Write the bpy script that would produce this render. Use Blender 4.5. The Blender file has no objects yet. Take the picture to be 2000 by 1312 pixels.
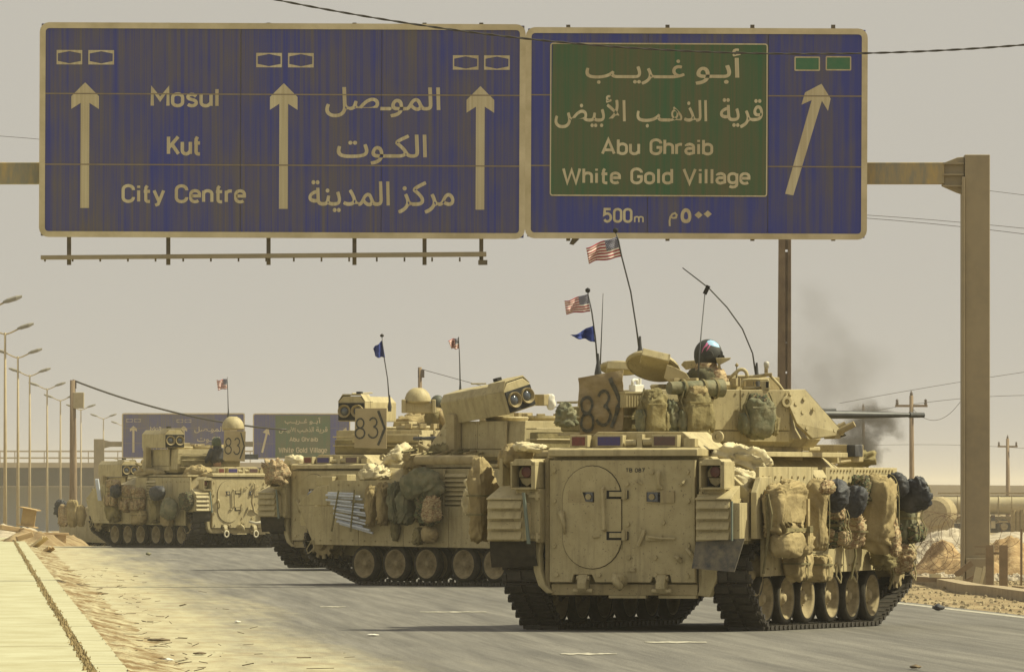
import bpy, bmesh, math, random
from mathutils import Vector, Matrix, noise, Euler
sin, cos, pi, rad = math.sin, math.cos, math.pi, math.radians
SC = bpy.context.scene
COL = SC.collection
# ---------------------------------------------------------------- camera, light, exposure
F = 16700.0            # focal length in pixels of the 2000 px wide photograph
CZ = 1.64              # eye height
HY = 958.0             # row of the horizon
cam = bpy.data.cameras.new('camera'); camo = bpy.data.objects.new('camera', cam); COL.objects.link(camo)
camo.location = (0, 0, CZ); camo.rotation_euler = (rad(90), 0, 0)
cam.sensor_width = 36; cam.lens = 36 * F / 2000; cam.shift_y = (HY - 656) / 2000
cam.clip_start = 1; cam.clip_end = 12000
SC.camera = camo
SUN = Vector((0.63, 0.05, 0.775)).normalized()
w = bpy.data.worlds.new('World'); SC.world = w; w.use_nodes = True
nt = w.node_tree; nt.nodes.clear()
sky = nt.nodes.new('ShaderNodeTexSky'); sky.sky_type = 'NISHITA'; sky.sun_disc = False
sky.sun_elevation = math.asin(SUN.z); sky.sun_rotation = math.atan2(SUN.x, SUN.y)
sky.dust_density = 8; sky.air_density = 1.2; sky.ozone_density = 1
mx = nt.nodes.new('ShaderNodeMix'); mx.data_type = 'RGBA'; mx.inputs[0].default_value = 0.9
mx.inputs[7].default_value = (3.74, 3.55, 3.12, 1)
nt.links.new(sky.outputs[0], mx.inputs[6])
bg = nt.nodes.new('ShaderNodeBackground'); bg.inputs[1].default_value = 0.12
out = nt.nodes.new('ShaderNodeOutputWorld')
nt.links.new(mx.outputs[2], bg.inputs[0]); nt.links.new(bg.outputs[0], out.inputs[0])
sl = bpy.data.lights.new('sun', 'SUN'); sl.energy = 5.0; sl.angle = rad(1.5); sl.color = (1, 0.945, 0.68)
so = bpy.data.objects.new('sun', sl); COL.objects.link(so)
so.rotation_euler = SUN.to_track_quat('Z', 'Y').to_euler()
SC.view_settings.view_transform = 'Standard'; SC.view_settings.look = 'None'
SC.view_settings.exposure = 0.35; SC.view_settings.gamma = 1.0
SC.cycles.use_denoising = True
SC.cycles.volume_bounces = 1
SC.cycles.max_bounces = 6
SC.cycles.volume_step_rate = 1.0

# ---------------------------------------------------------------- helpers
def tag(o, label=None, cat=None, group=None, kind=None):
    if label: o['label'] = label
    if cat: o['category'] = cat
    if group: o['group'] = group
    if kind: o['kind'] = kind
    return o
def empty(name, M=None, label=None, cat=None, group=None):
    o = bpy.data.objects.new(name, None); COL.objects.link(o); o.empty_display_size = .3
    if M is not None: o.matrix_world = M
    return tag(o, label, cat, group)
def TR(x=0, y=0, z=0, rz=0, rx=0, ry=0):
    return Matrix.Translation((x, y, z)) @ Euler((rad(rx), rad(ry), rad(rz))).to_matrix().to_4x4()
class G:
    def __init__(s): s.v = []; s.f = []; s.uv = None
    def add(s, vs, fs):
        n = len(s.v); s.v += [Vector(p) for p in vs]; s.f += [tuple(n + i for i in f) for f in fs]; return s
    def hexa(s, p): return s.add(p, [(0,3,2,1),(4,5,6,7),(0,1,5,4),(1,2,6,5),(2,3,7,6),(3,0,4,7)])
    def box(s, cx, cy, cz, sx, sy, sz, M=None):
        p = [Vector((x*sx/2, y*sy/2, z*sz/2)) for z in (-1,1) for x, y in ((-1,-1),(1,-1),(1,1),(-1,1))]
        if M is not None: p = [M @ q for q in p]
        return s.hexa([q + Vector((cx,cy,cz)) for q in p])
    def bx(s, x0, x1, y0, y1, z0, z1): return s.box((x0+x1)/2,(y0+y1)/2,(z0+z1)/2,abs(x1-x0),abs(y1-y0),abs(z1-z0))
    def prism(s, poly, ax, a, b):
        def P(u, v, t): return {'x':(t,u,v),'y':(u,t,v),'z':(u,v,t)}[ax]
        n = len(poly)
        return s.add([P(u,v,a) for u,v in poly] + [P(u,v,b) for u,v in poly],
                     [tuple(range(n)), tuple(range(2*n-1, n-1, -1))] + [(i,(i+1)%n,n+(i+1)%n,n+i) for i in range(n)])
    def loft(s, secs, cap=True, closed=True):
        n = len(secs[0]); vs = [p for c in secs for p in c]; fs = []
        for k in range(len(secs)-1):
            for i in range(n if closed else n-1):
                j = (i+1) % n; fs.append((k*n+i, k*n+j, (k+1)*n+j, (k+1)*n+i))
        if cap and closed: fs += [tuple(range(n-1,-1,-1)), tuple((len(secs)-1)*n+i for i in range(n))]
        return s.add(vs, fs)
    def tube(s, pts, r, n=8, cap=True):
        pts = [Vector(p) for p in pts]; secs = []; up = None
        for i, p in enumerate(pts):
            d = (pts[min(i+1,len(pts)-1)] - pts[max(i-1,0)]).normalized()
            if up is None: up = Vector((0,0,1)) if abs(d.z) < .9 else Vector((1,0,0))
            a = d.cross(up).normalized(); b = a.cross(d).normalized(); up = b
            rr = r[i] if isinstance(r, (list,tuple)) else r
            secs.append([p + a*(rr*cos(2*pi*k/n)) + b*(rr*sin(2*pi*k/n)) for k in range(n)])
        return s.loft(secs, cap)
    def cyl(s, p0, p1, r, n=12, r1=None): return s.tube([p0,p1], [r, r if r1 is None else r1], n)
    def lathe(s, prof, o=(0,0,0), ax=(0,0,1), n=16, cap=True):   # prof: (r, h)
        ax = Vector(ax).normalized(); o = Vector(o)
        u = ax.orthogonal().normalized(); v = ax.cross(u)
        return s.loft([[o + ax*h + u*(max(r,1e-4)*cos(2*pi*k/n)) + v*(max(r,1e-4)*sin(2*pi*k/n)) for k in range(n)] for r, h in prof], cap)
    def xf(s, M): s.v = [M @ p for p in s.v]; return s
    def mesh(s, name, smooth=False, recalc=True):
        me = bpy.data.meshes.new(name); me.from_pydata([tuple(p) for p in s.v], [], s.f); me.update()
        if recalc:
            bm = bmesh.new(); bm.from_mesh(me); bmesh.ops.recalc_face_normals(bm, faces=bm.faces); bm.to_mesh(me); bm.free()
        if smooth: me.polygons.foreach_set('use_smooth', [True]*len(me.polygons))
        return me
    def obj(s, name, m, parent=None, smooth=False, bevel=0, M=None, recalc=True, label=None, cat=None, group=None, kind=None):
        me = s.mesh(name, smooth, recalc)
        if m: me.materials.append(m)
        o = bpy.data.objects.new(name, me); COL.objects.link(o)
        if parent is not None: o.parent = parent
        if M is not None: o.matrix_local = M
        if bevel:
            b = o.modifiers.new('bevel', 'BEVEL'); b.width = bevel; b.segments = 2; b.limit_method = 'ANGLE'; b.angle_limit = rad(35)
            b.harden_normals = False
        if smooth == 'auto':
            me.polygons.foreach_set('use_smooth', [True]*len(me.polygons))
            e = o.modifiers.new('es', 'EDGE_SPLIT'); e.split_angle = rad(38)
        return tag(o, label, cat, group, kind)
def copy(o, parent=None, M=None, deep=True):
    c = o.copy(); COL.objects.link(c); c.parent = parent
    if M is not None: c.matrix_local = M
    if deep:
        for ch in o.children:
            copy(ch, c, ch.matrix_local.copy())
    return c
def inst(name, me, parent, M):
    o = bpy.data.objects.new(name, me); COL.objects.link(o); o.parent = parent; o.matrix_local = M; return o
def at(px, py, Y): return Vector(((px-1000)*Y/F, Y, CZ-(py-HY)*Y/F))
def ray(px, py, P0, n):
    d = Vector(((px-1000)/F, 1, -(py-HY)/F)); O = Vector((0,0,CZ)); n = Vector(n)
    return O + d * (n.dot(Vector(P0)-O)/n.dot(d))
def sst(a, b, x):
    t = min(1, max(0, (x-a)/(b-a))); return t*t*(3-2*t)

# ---------------------------------------------------------------- materials
def mat(name, c1, c2=None, rough=.7, scale=3, bump=0, bscale=None, metal=0, dust=0, dcol=(.40,.32,.19), stretch=(1,1,1), spec=.3, detail=5, contrast=(.35,.65), streak=0):
    m = bpy.data.materials.new(name); m.use_nodes = True; n = m.node_tree; N = n.nodes; L = n.links
    b = N['Principled BSDF']; b.inputs['Roughness'].default_value = rough; b.inputs['Metallic'].default_value = metal
    b.inputs['Specular IOR Level'].default_value = spec
    b.inputs['Base Color'].default_value = (*c1, 1)
    if c2 or bump or dust:
        tc = N.new('ShaderNodeTexCoord'); mp = N.new('ShaderNodeMapping'); mp.inputs['Scale'].default_value = stretch
        L.new(tc.outputs['Object'], mp.inputs[0])
    col = None
    if c2:
        no = N.new('ShaderNodeTexNoise'); no.inputs['Scale'].default_value = scale; no.inputs['Detail'].default_value = detail; no.inputs['Roughness'].default_value = .62
        L.new(mp.outputs[0], no.inputs[0])
        cr = N.new('ShaderNodeValToRGB'); cr.color_ramp.elements[0].position = contrast[0]; cr.color_ramp.elements[1].position = contrast[1]
        cr.color_ramp.elements[0].color = (*c1, 1); cr.color_ramp.elements[1].color = (*c2, 1)
        L.new(no.outputs[0], cr.inputs[0]); col = cr.outputs[0]; L.new(col, b.inputs['Base Color'])
    if dust:
        n2 = N.new('ShaderNodeTexNoise'); n2.inputs['Scale'].default_value = 7.3; n2.inputs['Detail'].default_value = 6
        L.new(tc.outputs['Object'], n2.inputs[0])
        mr = N.new('ShaderNodeMapRange'); mr.inputs[1].default_value = .35; mr.inputs[2].default_value = .75; mr.inputs[4].default_value = dust
        L.new(n2.outputs[0], mr.inputs[0])
        mm = N.new('ShaderNodeMix'); mm.data_type = 'RGBA'; mm.inputs[6].default_value = (*c1, 1); mm.inputs[7].default_value = (*dcol, 1)
        if col: L.new(col, mm.inputs[6])
        L.new(mr.outputs[0], mm.inputs[0]); L.new(mm.outputs[2], b.inputs['Base Color'])
    if streak:
        mp4 = N.new('ShaderNodeMapping'); mp4.inputs['Scale'].default_value = (9,9,.9); L.new(tc.outputs['Object'], mp4.inputs[0])
        n4 = N.new('ShaderNodeTexNoise'); n4.inputs['Scale'].default_value = 1.0; n4.inputs['Detail'].default_value = 9; n4.inputs['Roughness'].default_value = .72; L.new(mp4.outputs[0], n4.inputs[0])
        n5 = N.new('ShaderNodeTexNoise'); n5.inputs['Scale'].default_value = 42; n5.inputs['Detail'].default_value = 3; L.new(tc.outputs['Object'], n5.inputs[0])
        m4 = N.new('ShaderNodeMapRange'); m4.inputs[1].default_value = .50; m4.inputs[2].default_value = .68; m4.inputs[4].default_value = streak; L.new(n4.outputs[0], m4.inputs[0])
        m5 = N.new('ShaderNodeMapRange'); m5.inputs[1].default_value = .66; m5.inputs[2].default_value = .70; m5.inputs[4].default_value = .75; L.new(n5.outputs[0], m5.inputs[0])
        src = b.inputs['Base Color'].links[0].from_socket
        for fac, cc in ((m4, (.14,.112,.065,1)), (m5, (.10,.08,.05,1))):
            q = N.new('ShaderNodeMix'); q.data_type = 'RGBA'; q.inputs[7].default_value = cc; L.new(src, q.inputs[6]); L.new(fac.outputs[0], q.inputs[0]); src = q.outputs[2]
        L.new(src, b.inputs['Base Color'])
    if bump:
        n3 = N.new('ShaderNodeTexNoise'); n3.inputs['Scale'].default_value = bscale or scale*6; n3.inputs['Detail'].default_value = 6
        L.new(mp.outputs[0], n3.inputs[0])
        bp = N.new('ShaderNodeBump'); bp.inputs['Strength'].default_value = bump; bp.inputs['Distance'].default_value = .02 if bump < .6 else .04
        L.new(n3.outputs[0], bp.inputs['Height']); L.new(bp.outputs[0], b.inputs['Normal'])
    return m
PAINT = mat('sand_paint', (.325,.268,.140), (.41,.345,.190), .62, 2.6, bump=.06, bscale=30, dust=.4, dcol=(.50,.43,.25), stretch=(1,1,.6), streak=.5)
PAINTD = mat('sand_paint_worn', (.29,.235,.12), (.38,.315,.17), .7, 5, bump=.1, bscale=40, dust=.4, streak=.6)
PAINTG = mat('sand_paint_grubby', (.22,.172,.085), (.33,.266,.14), .8, 6, bump=.15, bscale=30, dust=.3)
UNDER = mat('near_black_brown', (.022,.018,.012), (.05,.04,.025), .9, 5, bump=.2)  # near-black brown, far darker than the sand paint
RUB = mat('dusty_rubber', (.016,.015,.011), (.04,.034,.024), .85, 9, bump=.2, dust=.18, dcol=(.13,.10,.06))
TRK = mat('track_steel', (.012,.011,.009), (.036,.030,.022), .6, 12, bump=.2, dust=.18, dcol=(.15,.12,.08), spec=.5)
GUN = mat('gun_steel', (.035,.036,.038), (.06,.06,.06), .5, 12, spec=.5)
DARK = mat('black_and_recess_shade', (.02,.02,.02), rough=.9)  # black for small fittings; also paints the shade in gaps and recesses
WHEEL = mat('dusty_wheel', (.19,.15,.08), (.33,.268,.15), .85, 7, bump=.15, dust=.3)
CANV = mat('tan_canvas', (.25,.195,.10), (.37,.295,.155), .95, 4, bump=.65, bscale=9, spec=.1)
CANV2 = mat('pale_canvas', (.50,.43,.26), (.60,.53,.35), .95, 4, bump=.65, bscale=9, spec=.1)
CANV3 = mat('olive_canvas', (.165,.14,.07), (.25,.21,.105), .95, 4, bump=.65, bscale=9, spec=.1)
GREENT = mat('grey_green_tarp', (.095,.10,.06), (.16,.165,.105), .85, 5, bump=.65, bscale=9, dust=.35, spec=.2)
BLKBAG = mat('black_nylon', (.022,.024,.03), (.05,.052,.06), .6, 8, bump=.65, bscale=9, dust=.2, dcol=(.15,.13,.1))
STRAP = mat('webbing_strap', (.13,.115,.06), (.2,.17,.09), .9, 20, spec=.1)
RED = mat('red_reflector', (.16,.03,.022), (.10,.025,.02), .35, 30, spec=.5)
BLUEL = mat('blue_reflector', (.03,.028,.16), (.05,.03,.10), .35, 30, spec=.5)
GLASS = mat('dark_optic_glass', (.05,.06,.075), rough=.12, spec=.8)
METAL = mat('brushed_aluminium', (.50,.53,.60), (.40,.43,.48), .5, 20, metal=.15, spec=.5)
WHITE = mat('white_plastic', (.72,.70,.62), (.6,.57,.48), .5, 9)
SKIN = mat('skin', (.32,.19,.12), rough=.6)
HELM = mat('black_helmet', (.02,.022,.02), (.045,.045,.04), .7, 14, spec=.5)
PAINTMARK = mat('black_paint_marks', (.035,.038,.035), (.11,.10,.075), .8, 25)
def camo(name, cols, scale=9):
    m = bpy.data.materials.new(name); m.use_nodes = True; N = m.node_tree.nodes; L = m.node_tree.links
    b = N['Principled BSDF']; b.inputs['Roughness'].default_value = .95; b.inputs['Specular IOR Level'].default_value = .1
    tc = N.new('ShaderNodeTexCoord'); mp = N.new('ShaderNodeMapping'); mp.inputs['Scale'].default_value = (1,1,2.2); L.new(tc.outputs['Object'], mp.inputs[0])
    no = N.new('ShaderNodeTexNoise'); no.inputs['Scale'].default_value = scale; no.inputs['Detail'].default_value = 2; L.new(mp.outputs[0], no.inputs[0])
    cr = N.new('ShaderNodeValToRGB'); cr.color_ramp.interpolation = 'CONSTANT'
    ps = [0, .44, .53, .62][:len(cols)]
    while len(cr.color_ramp.elements) < len(cols): cr.color_ramp.elements.new(.5)
    for e, p, c in zip(cr.color_ramp.elements, ps, cols): e.position = p; e.color = (*c, 1)
    L.new(no.outputs[0], cr.inputs[0]); L.new(cr.outputs[0], b.inputs['Base Color'])
    n3 = N.new('ShaderNodeTexNoise'); n3.inputs['Scale'].default_value = 12; L.new(tc.outputs['Object'], n3.inputs[0])
    bp = N.new('ShaderNodeBump'); bp.inputs['Strength'].default_value = 1.0; bp.inputs['Distance'].default_value = .03
    L.new(n3.outputs[0], bp.inputs['Height']); L.new(bp.outputs[0], b.inputs['Normal'])
    return m
DCAMO = camo('desert_camouflage', [(.40,.31,.18),(.24,.16,.09),(.36,.29,.17),(.28,.24,.14)])
WCAMO = camo('woodland_camouflage', [(.10,.115,.06),(.045,.045,.035),(.17,.13,.075),(.13,.14,.075)], 12)
# ---------------------------------------------------------------- lettering: a stroked road-sign alphabet, and Arabic
def _arc(cx, cy, rx, ry, a0, a1, n=8): return [(cx+rx*cos(rad(a0+(a1-a0)*i/n)), cy+ry*sin(rad(a0+(a1-a0)*i/n))) for i in range(n+1)]
XH = .70
def _rr(x0, y0, x1, y1):
    r = (x1-x0)/2; return _arc(x1-r,y1-r,r,r,0,90,5)[0:]+_arc(x0+r,y1-r,r,r,90,180,5)[1:]+_arc(x0+r,y0+r,r,r,180,270,5)+_arc(x1-r,y0+r,r,r,270,360,5)[1:]+[(x1,y1-r)]
GL = {
 'M': (.66, [[(0,0),(0,1),(.33,.38),(.66,1),(.66,0)]]), 'K': (.52, [[(0,0),(0,1)], [(.50,1),(.04,.38)], [(.18,.56),(.52,0)]]),
 'C': (.50, [[(.5,.72)]+_arc(.25,.75,.25,.25,0,180,8)+_arc(.25,.25,.25,.25,180,360,8)+[(.5,.28)]]),
 'G': (.50, [[(.5,.74)]+_arc(.25,.75,.25,.25,0,180,8)+_arc(.25,.25,.25,.25,180,360,8)+[(.5,.46),(.28,.46)]]),
 'A': (.60, [[(0,0),(.30,1),(.60,0)], [(.11,.27),(.49,.27)]]), 'V': (.58, [[(0,1),(.29,0),(.58,1)]]),
 'W': (.84, [[(0,1),(.2,0),(.42,.9),(.64,0),(.84,1)]]), 'T': (.5, [[(0,1),(.5,1)], [(.25,.97),(.25,0)]]),
 'B': (.48, [[(0,0),(0,1),(.26,1)]+_arc(.26,.77,.2,.23,80,-90,6)+[(.02,.54)], [(.26,.54)]+_arc(.26,.27,.22,.27,80,-90,6)+[(.03,0)]]),
 'o': (.42, [_rr(0,0,.42,XH)]), '0': (.44, [_rr(0,0,.44,1)]),
 's': (.38, [[(.38,.58)]+_arc(.19,.53,.18,.16,30,180,6)+_arc(.19,.17,.19,.17,90,-160,8)][0:1] and [[(.37,.56)]+_arc(.19,.53,.17,.15,40,230,7)+_arc(.19,.18,.19,.18,60,-150,8)]),
 'u': (.42, [[(0,XH),(0,.2)]+_arc(.2,.2,.2,.2,180,300,6)+[(.42,.18)], [(.42,XH),(.42,0)]]),
 'l': (.1, [[(.05,1),(.05,0)]]), 'i': (.1, [[(.05,XH),(.05,0)], [(.05,1),(.05,.86)]]),
 't': (.30, [[(.17,1),(.10,.86),(.10,.14)]+_arc(.22,.12,.12,.12,180,270,4)+[(.30,0)], [(0,XH-.06),(.30,XH-.06)]]),
 'y': (.46, [[(0,XH),(.23,.02)], [(.46,XH),(.20,-.16),(.06,-.24)]]),
 'e': (.42, [[(.03,.37),(.42,.37),(.42,.50)]+_arc(.21,.49,.21,.21,10,180,7)+_arc(.21,.21,.21,.21,180,320,7)]),
 'n': (.40, [[(0,0),(0,XH)], [(0,.50)]+_arc(.2,.50,.2,.2,150,0,6)+[(.40,0)]]),
 'h': (.40, [[(0,0),(0,1)], [(0,.50)]+_arc(.2,.50,.2,.2,150,0,6)+[(.40,0)]]),
 'r': (.26, [[(0,0),(0,XH)], [(0,.48)]+_arc(.2,.49,.2,.2,160,70,4)]),
 'b': (.42, [[(0,0),(0,1)], [(0,.45)]+_arc(.21,.49,.21,.21,160,0,6)+_arc(.21,.21,.21,.21,0,-160,6)+[(0,.22)]]),
 'd': (.42, [[(.42,0),(.42,1)], [(.42,.45)]+_arc(.21,.49,.21,.21,20,180,6)+_arc(.21,.21,.21,.21,180,340,6)+[(.42,.22)]]),
 'a': (.40, [[(.03,.56)]+_arc(.2,.50,.2,.2,150,0,5)+[(.40,0)], [(.38,.40),(.18,.40)]+_arc(.18,.21,.18,.20,100,270,6)+[(.38,.08)]]),
 'g': (.42, [[(.42,XH),(.42,-.06)]+_arc(.21,-.06,.21,.2,0,-140,5), [(.42,.45)]+_arc(.21,.49,.21,.21,20,180,6)+_arc(.21,.25,.21,.21,180,340,6)]),
 'm': (.66, [[(0,0),(0,XH)], [(0,.52)]+_arc(.165,.54,.165,.16,150,0,5)+[(.33,0)], [(.33,.52)]+_arc(.495,.54,.165,.16,150,0,5)+[(.66,0)]]),
 '5': (.44, [[(.42,1),(.05,1),(.02,.56)]+_arc(.21,.33,.22,.33,110,-150,9)]),
 '8': (.46, [_arc(.23,.76,.18,.24,0,360,14), _arc(.23,.26,.23,.26,0,360,14)]), '7': (.44, [[(0,1),(.44,1),(.14,0)]]),
 '3': (.46, [[(.04,.86)]+_arc(.22,.78,.19,.22,150,-80,8)+_arc(.21,.28,.24,.28,85,-160,9)]),
 ')': (.36, [[(.02,1.28),(.30,.5),(.02,-.25)]]),
 'N': (.5, [[(0,0),(0,1),(.5,0),(.5,1)]]), '1': (.25, [[(0,.78),(.2,1),(.2,0)]]), 'I': (.1, [[(.05,0),(.05,1)]]),
}
def ribbon(g, pts, wd, z, M=None):
    pts = [Vector((p[0], p[1])) for p in pts]; L = []; R = []
    cl = (pts[0]-pts[-1]).length < 1e-5
    n = len(pts)
    for i, p in enumerate(pts):
        a = pts[i]-pts[i-1] if i else (pts[-1]-pts[-2] if cl else pts[1]-pts[0])
        b = pts[i+1]-pts[i] if i < n-1 else (pts[1]-pts[0] if cl else pts[-1]-pts[-2])
        if a.length < 1e-6: a = b
        if b.length < 1e-6: b = a
        a = a.normalized(); b = b.normalized(); t = (a+b)
        t = t.normalized() if t.length > .2 else a
        nn = Vector((-t.y, t.x)); k = wd/2/max(.45, abs(nn.dot(Vector((-a.y, a.x)))))
        L.append(p+nn*k); R.append(p-nn*k)
    vs = [(q.x, -z, q.y) for q in L] + [(q.x, -z, q.y) for q in R]
    g.add(vs, [(i, n+i, n+i+1, i+1) for i in range(n-1)])
def text_g(s, x0, z0, x1, z1, wd=.155, z=0, space=.2, gap=.42, split=False):
    """lettering in the x-z plane, facing -y, fitted between x0 and x1, cap height z0..z1"""
    x = 0; items = []
    for ch in s:
        if ch == ' ': x += gap; continue
        W, st = GL[ch]; items.append((x, st)); x += W + space
    tot = x - space; h = z1-z0; sx = (x1-x0-wd*h)/tot; g = G(); k = 0; many = []
    for ox, st in items:
        if split: g = G(); many.append(g)
        for p in st:
            ribbon(g, [(x0+wd*h/2+(ox+a)*sx, z0+wd*h/2+b*(h-wd*h)) for a, b in p], wd*h, z+k*.0008); k = (k+1) % 3
    return many if split else g
AR = {'mosul':'\uFEDE\uFEBB\u0640\uFEEE\uFEE4\uFEDF\uFE8D', 'kut':'\uFE95\uFEEE\u0640\uFEDC\uFEDF\uFE8D', 'markaz':'\uFEB0\uFEDB\uFEAE\uFEE3', 'madina':'\uFE94\uFEE8\uFEF3\uFEAA\uFEE4\uFEDF\uFE8D',
      'abu':'\uFEEE\u0640\uFE91\uFE83', 'ghraib':'\uFE90\u0640\u0640\uFEF3\uFEAE\u0640\u0640\uFECF', 'qarya':'\uFE94\uFEF3\uFEAE\uFED7', 'dhahab':'\uFE90\u0640\uFEEB\uFEAC\uFEDF\uFE8D', 'abyad':'\uFEBE\uFEF4\uFE91\uFEF7\uFE8D',
      'm':'\uFEE1', 'five':'\u0665', 'zero':'\u0660'}
from mathutils.geometry import tessellate_polygon
def _txt(body, bold=0):
    """outline of a short text as triangles: every outer contour filled on its own with the holes inside it"""
    c = bpy.data.curves.new('lettering', 'FONT'); c.body = body; c.resolution_u = 3
    o = bpy.data.objects.new('lettering', c); COL.objects.link(o)
    dg = bpy.context.evaluated_depsgraph_get(); dg.update()
    if body == '\uFEEB':
        me = bpy.data.meshes.new_from_object(o.evaluated_get(dg)); r_ = [v.co.copy() for v in me.vertices], [tuple(p.vertices) for p in me.polygons]
        bpy.data.objects.remove(o); bpy.data.curves.remove(c); bpy.data.meshes.remove(me); return r_
    cu = o.to_curve(dg); loops = []
    for sp in cu.splines:
        P = [Vector(p.co[:3]) for p in sp.points]; bp = sp.bezier_points; n = len(bp)
        for i in range(n):
            p0, h0, h1, p1 = bp[i].co, bp[i].handle_right, bp[(i+1)%n].handle_left, bp[(i+1)%n].co
            for k in range(4):
                t = k/4; q = p0*(1-t)**3+h0*3*t*(1-t)**2+h1*3*t*t*(1-t)+p1*t**3
                if not P or (q-P[-1]).length > 1e-4: P.append(q.copy())
        if len(P) > 2 and (P[0]-P[-1]).length < 1e-4: P.pop()
        ch_ = True
        while ch_ and len(P) > 3:      # drop points on straight runs, they trip the triangulation
            Q = [P[i] for i in range(len(P)) if abs((P[i]-P[i-1]).cross(P[(i+1)%len(P)]-P[i]).z) > 1e-5*(P[(i+1)%len(P)]-P[i-1]).length]
            ch_ = len(Q) < len(P) and len(Q) > 2; P = Q if ch_ else P
        if len(P) > 2: loops.append(P)
    o.to_curve_clear(); bpy.data.objects.remove(o); bpy.data.curves.remove(c)
    if bold is None: return [q for P in loops for q in P], []
    area = lambda P: sum(P[i-1].x*P[i].y-P[i].x*P[i-1].y for i in range(len(P)))/2
    if not loops: return [], []
    sg = 1 if area(max(loops, key=lambda P: abs(area(P)))) > 0 else -1
    def grow(P):
        out = []
        for i in range(len(P)):
            d = (P[(i+1)%len(P)]-P[i-1]); d = d.normalized() if d.length > 1e-6 else Vector((0,0,0)); out.append(P[i]+Vector((d.y,-d.x,0))*bold*sg)
        return out
    def inside(p, P):
        r_ = False
        for i in range(len(P)):
            a_, b_ = P[i-1], P[i]
            if (a_.y > p.y) != (b_.y > p.y) and p.x < (b_.x-a_.x)*(p.y-a_.y)/(b_.y-a_.y)+a_.x: r_ = not r_
        return r_
    outers = [P for P in loops if area(P)*sg > 0]; holes = [P for P in loops if area(P)*sg <= 0]
    vs, fs = [], []
    for oi, P in enumerate(outers):
        polys = [grow(P)]+[grow(H) for H in holes if inside(H[0], P)]
        n = len(vs); vs += [Vector((q.x, q.y, (oi % 3)*.0006)) for pl in polys for q in pl]
        fs += [tuple(n+i for i in t) for t in tessellate_polygon(polys)]
    return vs, fs
_adv = {}
def arab_g(key, x0, z0, x1, z1, z=0, bold=.013):
    body = AR[key]; g = G(); V = []; Fc = []
    if None not in _adv: _adv[None] = max(v.x for v in _txt('l', None)[0])
    x = 0
    for i, ch in enumerate(body):
        if (ch, bold) not in _adv:
            _adv[(ch, bold)] = (_txt(ch, bold), max(v.x for v in _txt(ch+'l', None)[0]) - _adv[None])
        (vs, fs), ad = _adv[(ch, bold)]
        n = len(V); V += [(v.x+x, v.y, (i % 2)*.0022+v.z) for v in vs]; Fc += [tuple(n+k for k in f) for f in fs]; x += ad
    a = min(v[0] for v in V); b = max(v[0] for v in V); lo = min(v[1] for v in V); hi = max(v[1] for v in V)
    g.add([(x0+(v[0]-a)/(b-a)*(x1-x0), -z-v[2], z0+(v[1]-lo)/(hi-lo)*(z1-z0)) for v in V], Fc)
    return g
# ---------------------------------------------------------------- ground, road, kerb
def kerbx(y): return -3.24 - .0617*(y-72.6)
def edgex(y): return 6.6 - .07*(y-110)
def gz(x, y):
    z = -.8*sst(252, 294, y) - 1.9*sst(294, 470, y)
    e = x - edgex(y) - 3
    z -= 1.5*sst(3, 22, e)*sst(175, 270, y)*(1-.6*sst(294,470,y))
    return z
def dune(x, y):
    """extra relief of the bare ground, zero on the carriageway"""
    e = x-edgex(y)-1.2; k = kerbx(y)-x
    a = sst(0, 3, e) if e > 0 else 0
    return a*(.10*noise.noise(Vector((x*.35,y*.12,0)))+.04*noise.noise(Vector((x*1.3,y*.7,3))))
def sheet(name, m, xs_fn, ys, nx, zoff, kind='structure', rel=True):
    g = G(); vs = []
    for y in ys:
        a, b = xs_fn(y)
        for i in range(nx+1):
            t = i/nx; x = a+(b-a)*t
            vs.append((x, y, gz(x,y)+zoff+(dune(x,y) if rel else 0)))
    ny = len(ys); g.add(vs, [(j*(nx+1)+i, j*(nx+1)+i+1, (j+1)*(nx+1)+i+1, (j+1)*(nx+1)+i) for j in range(ny-1) for i in range(nx)])
    return g.obj(name, m, smooth=True, kind=kind, recalc=False)
DIRT = mat('desert_dirt', (.196,.140,.076), (.323,.255,.145), .95, .9, bump=.8, bscale=9, stretch=(1,.35,1), spec=.1, detail=8)
DIRT2 = mat('brown_dirt', (.162,.106,.053), (.306,.234,.128), .95, 1.4, bump=1, bscale=8, spec=.1, detail=8)
ys = [20,40,55]+[55+i*1.5 for i in range(1,140)]+[265+i*6 for i in range(1,40)]+[500+i*25 for i in range(1,28)]+[1200,1500,2000,3000,5000]
def gx(y): h = 16+y*.16; return (-h-20*(y>300)*0, h)
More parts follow.
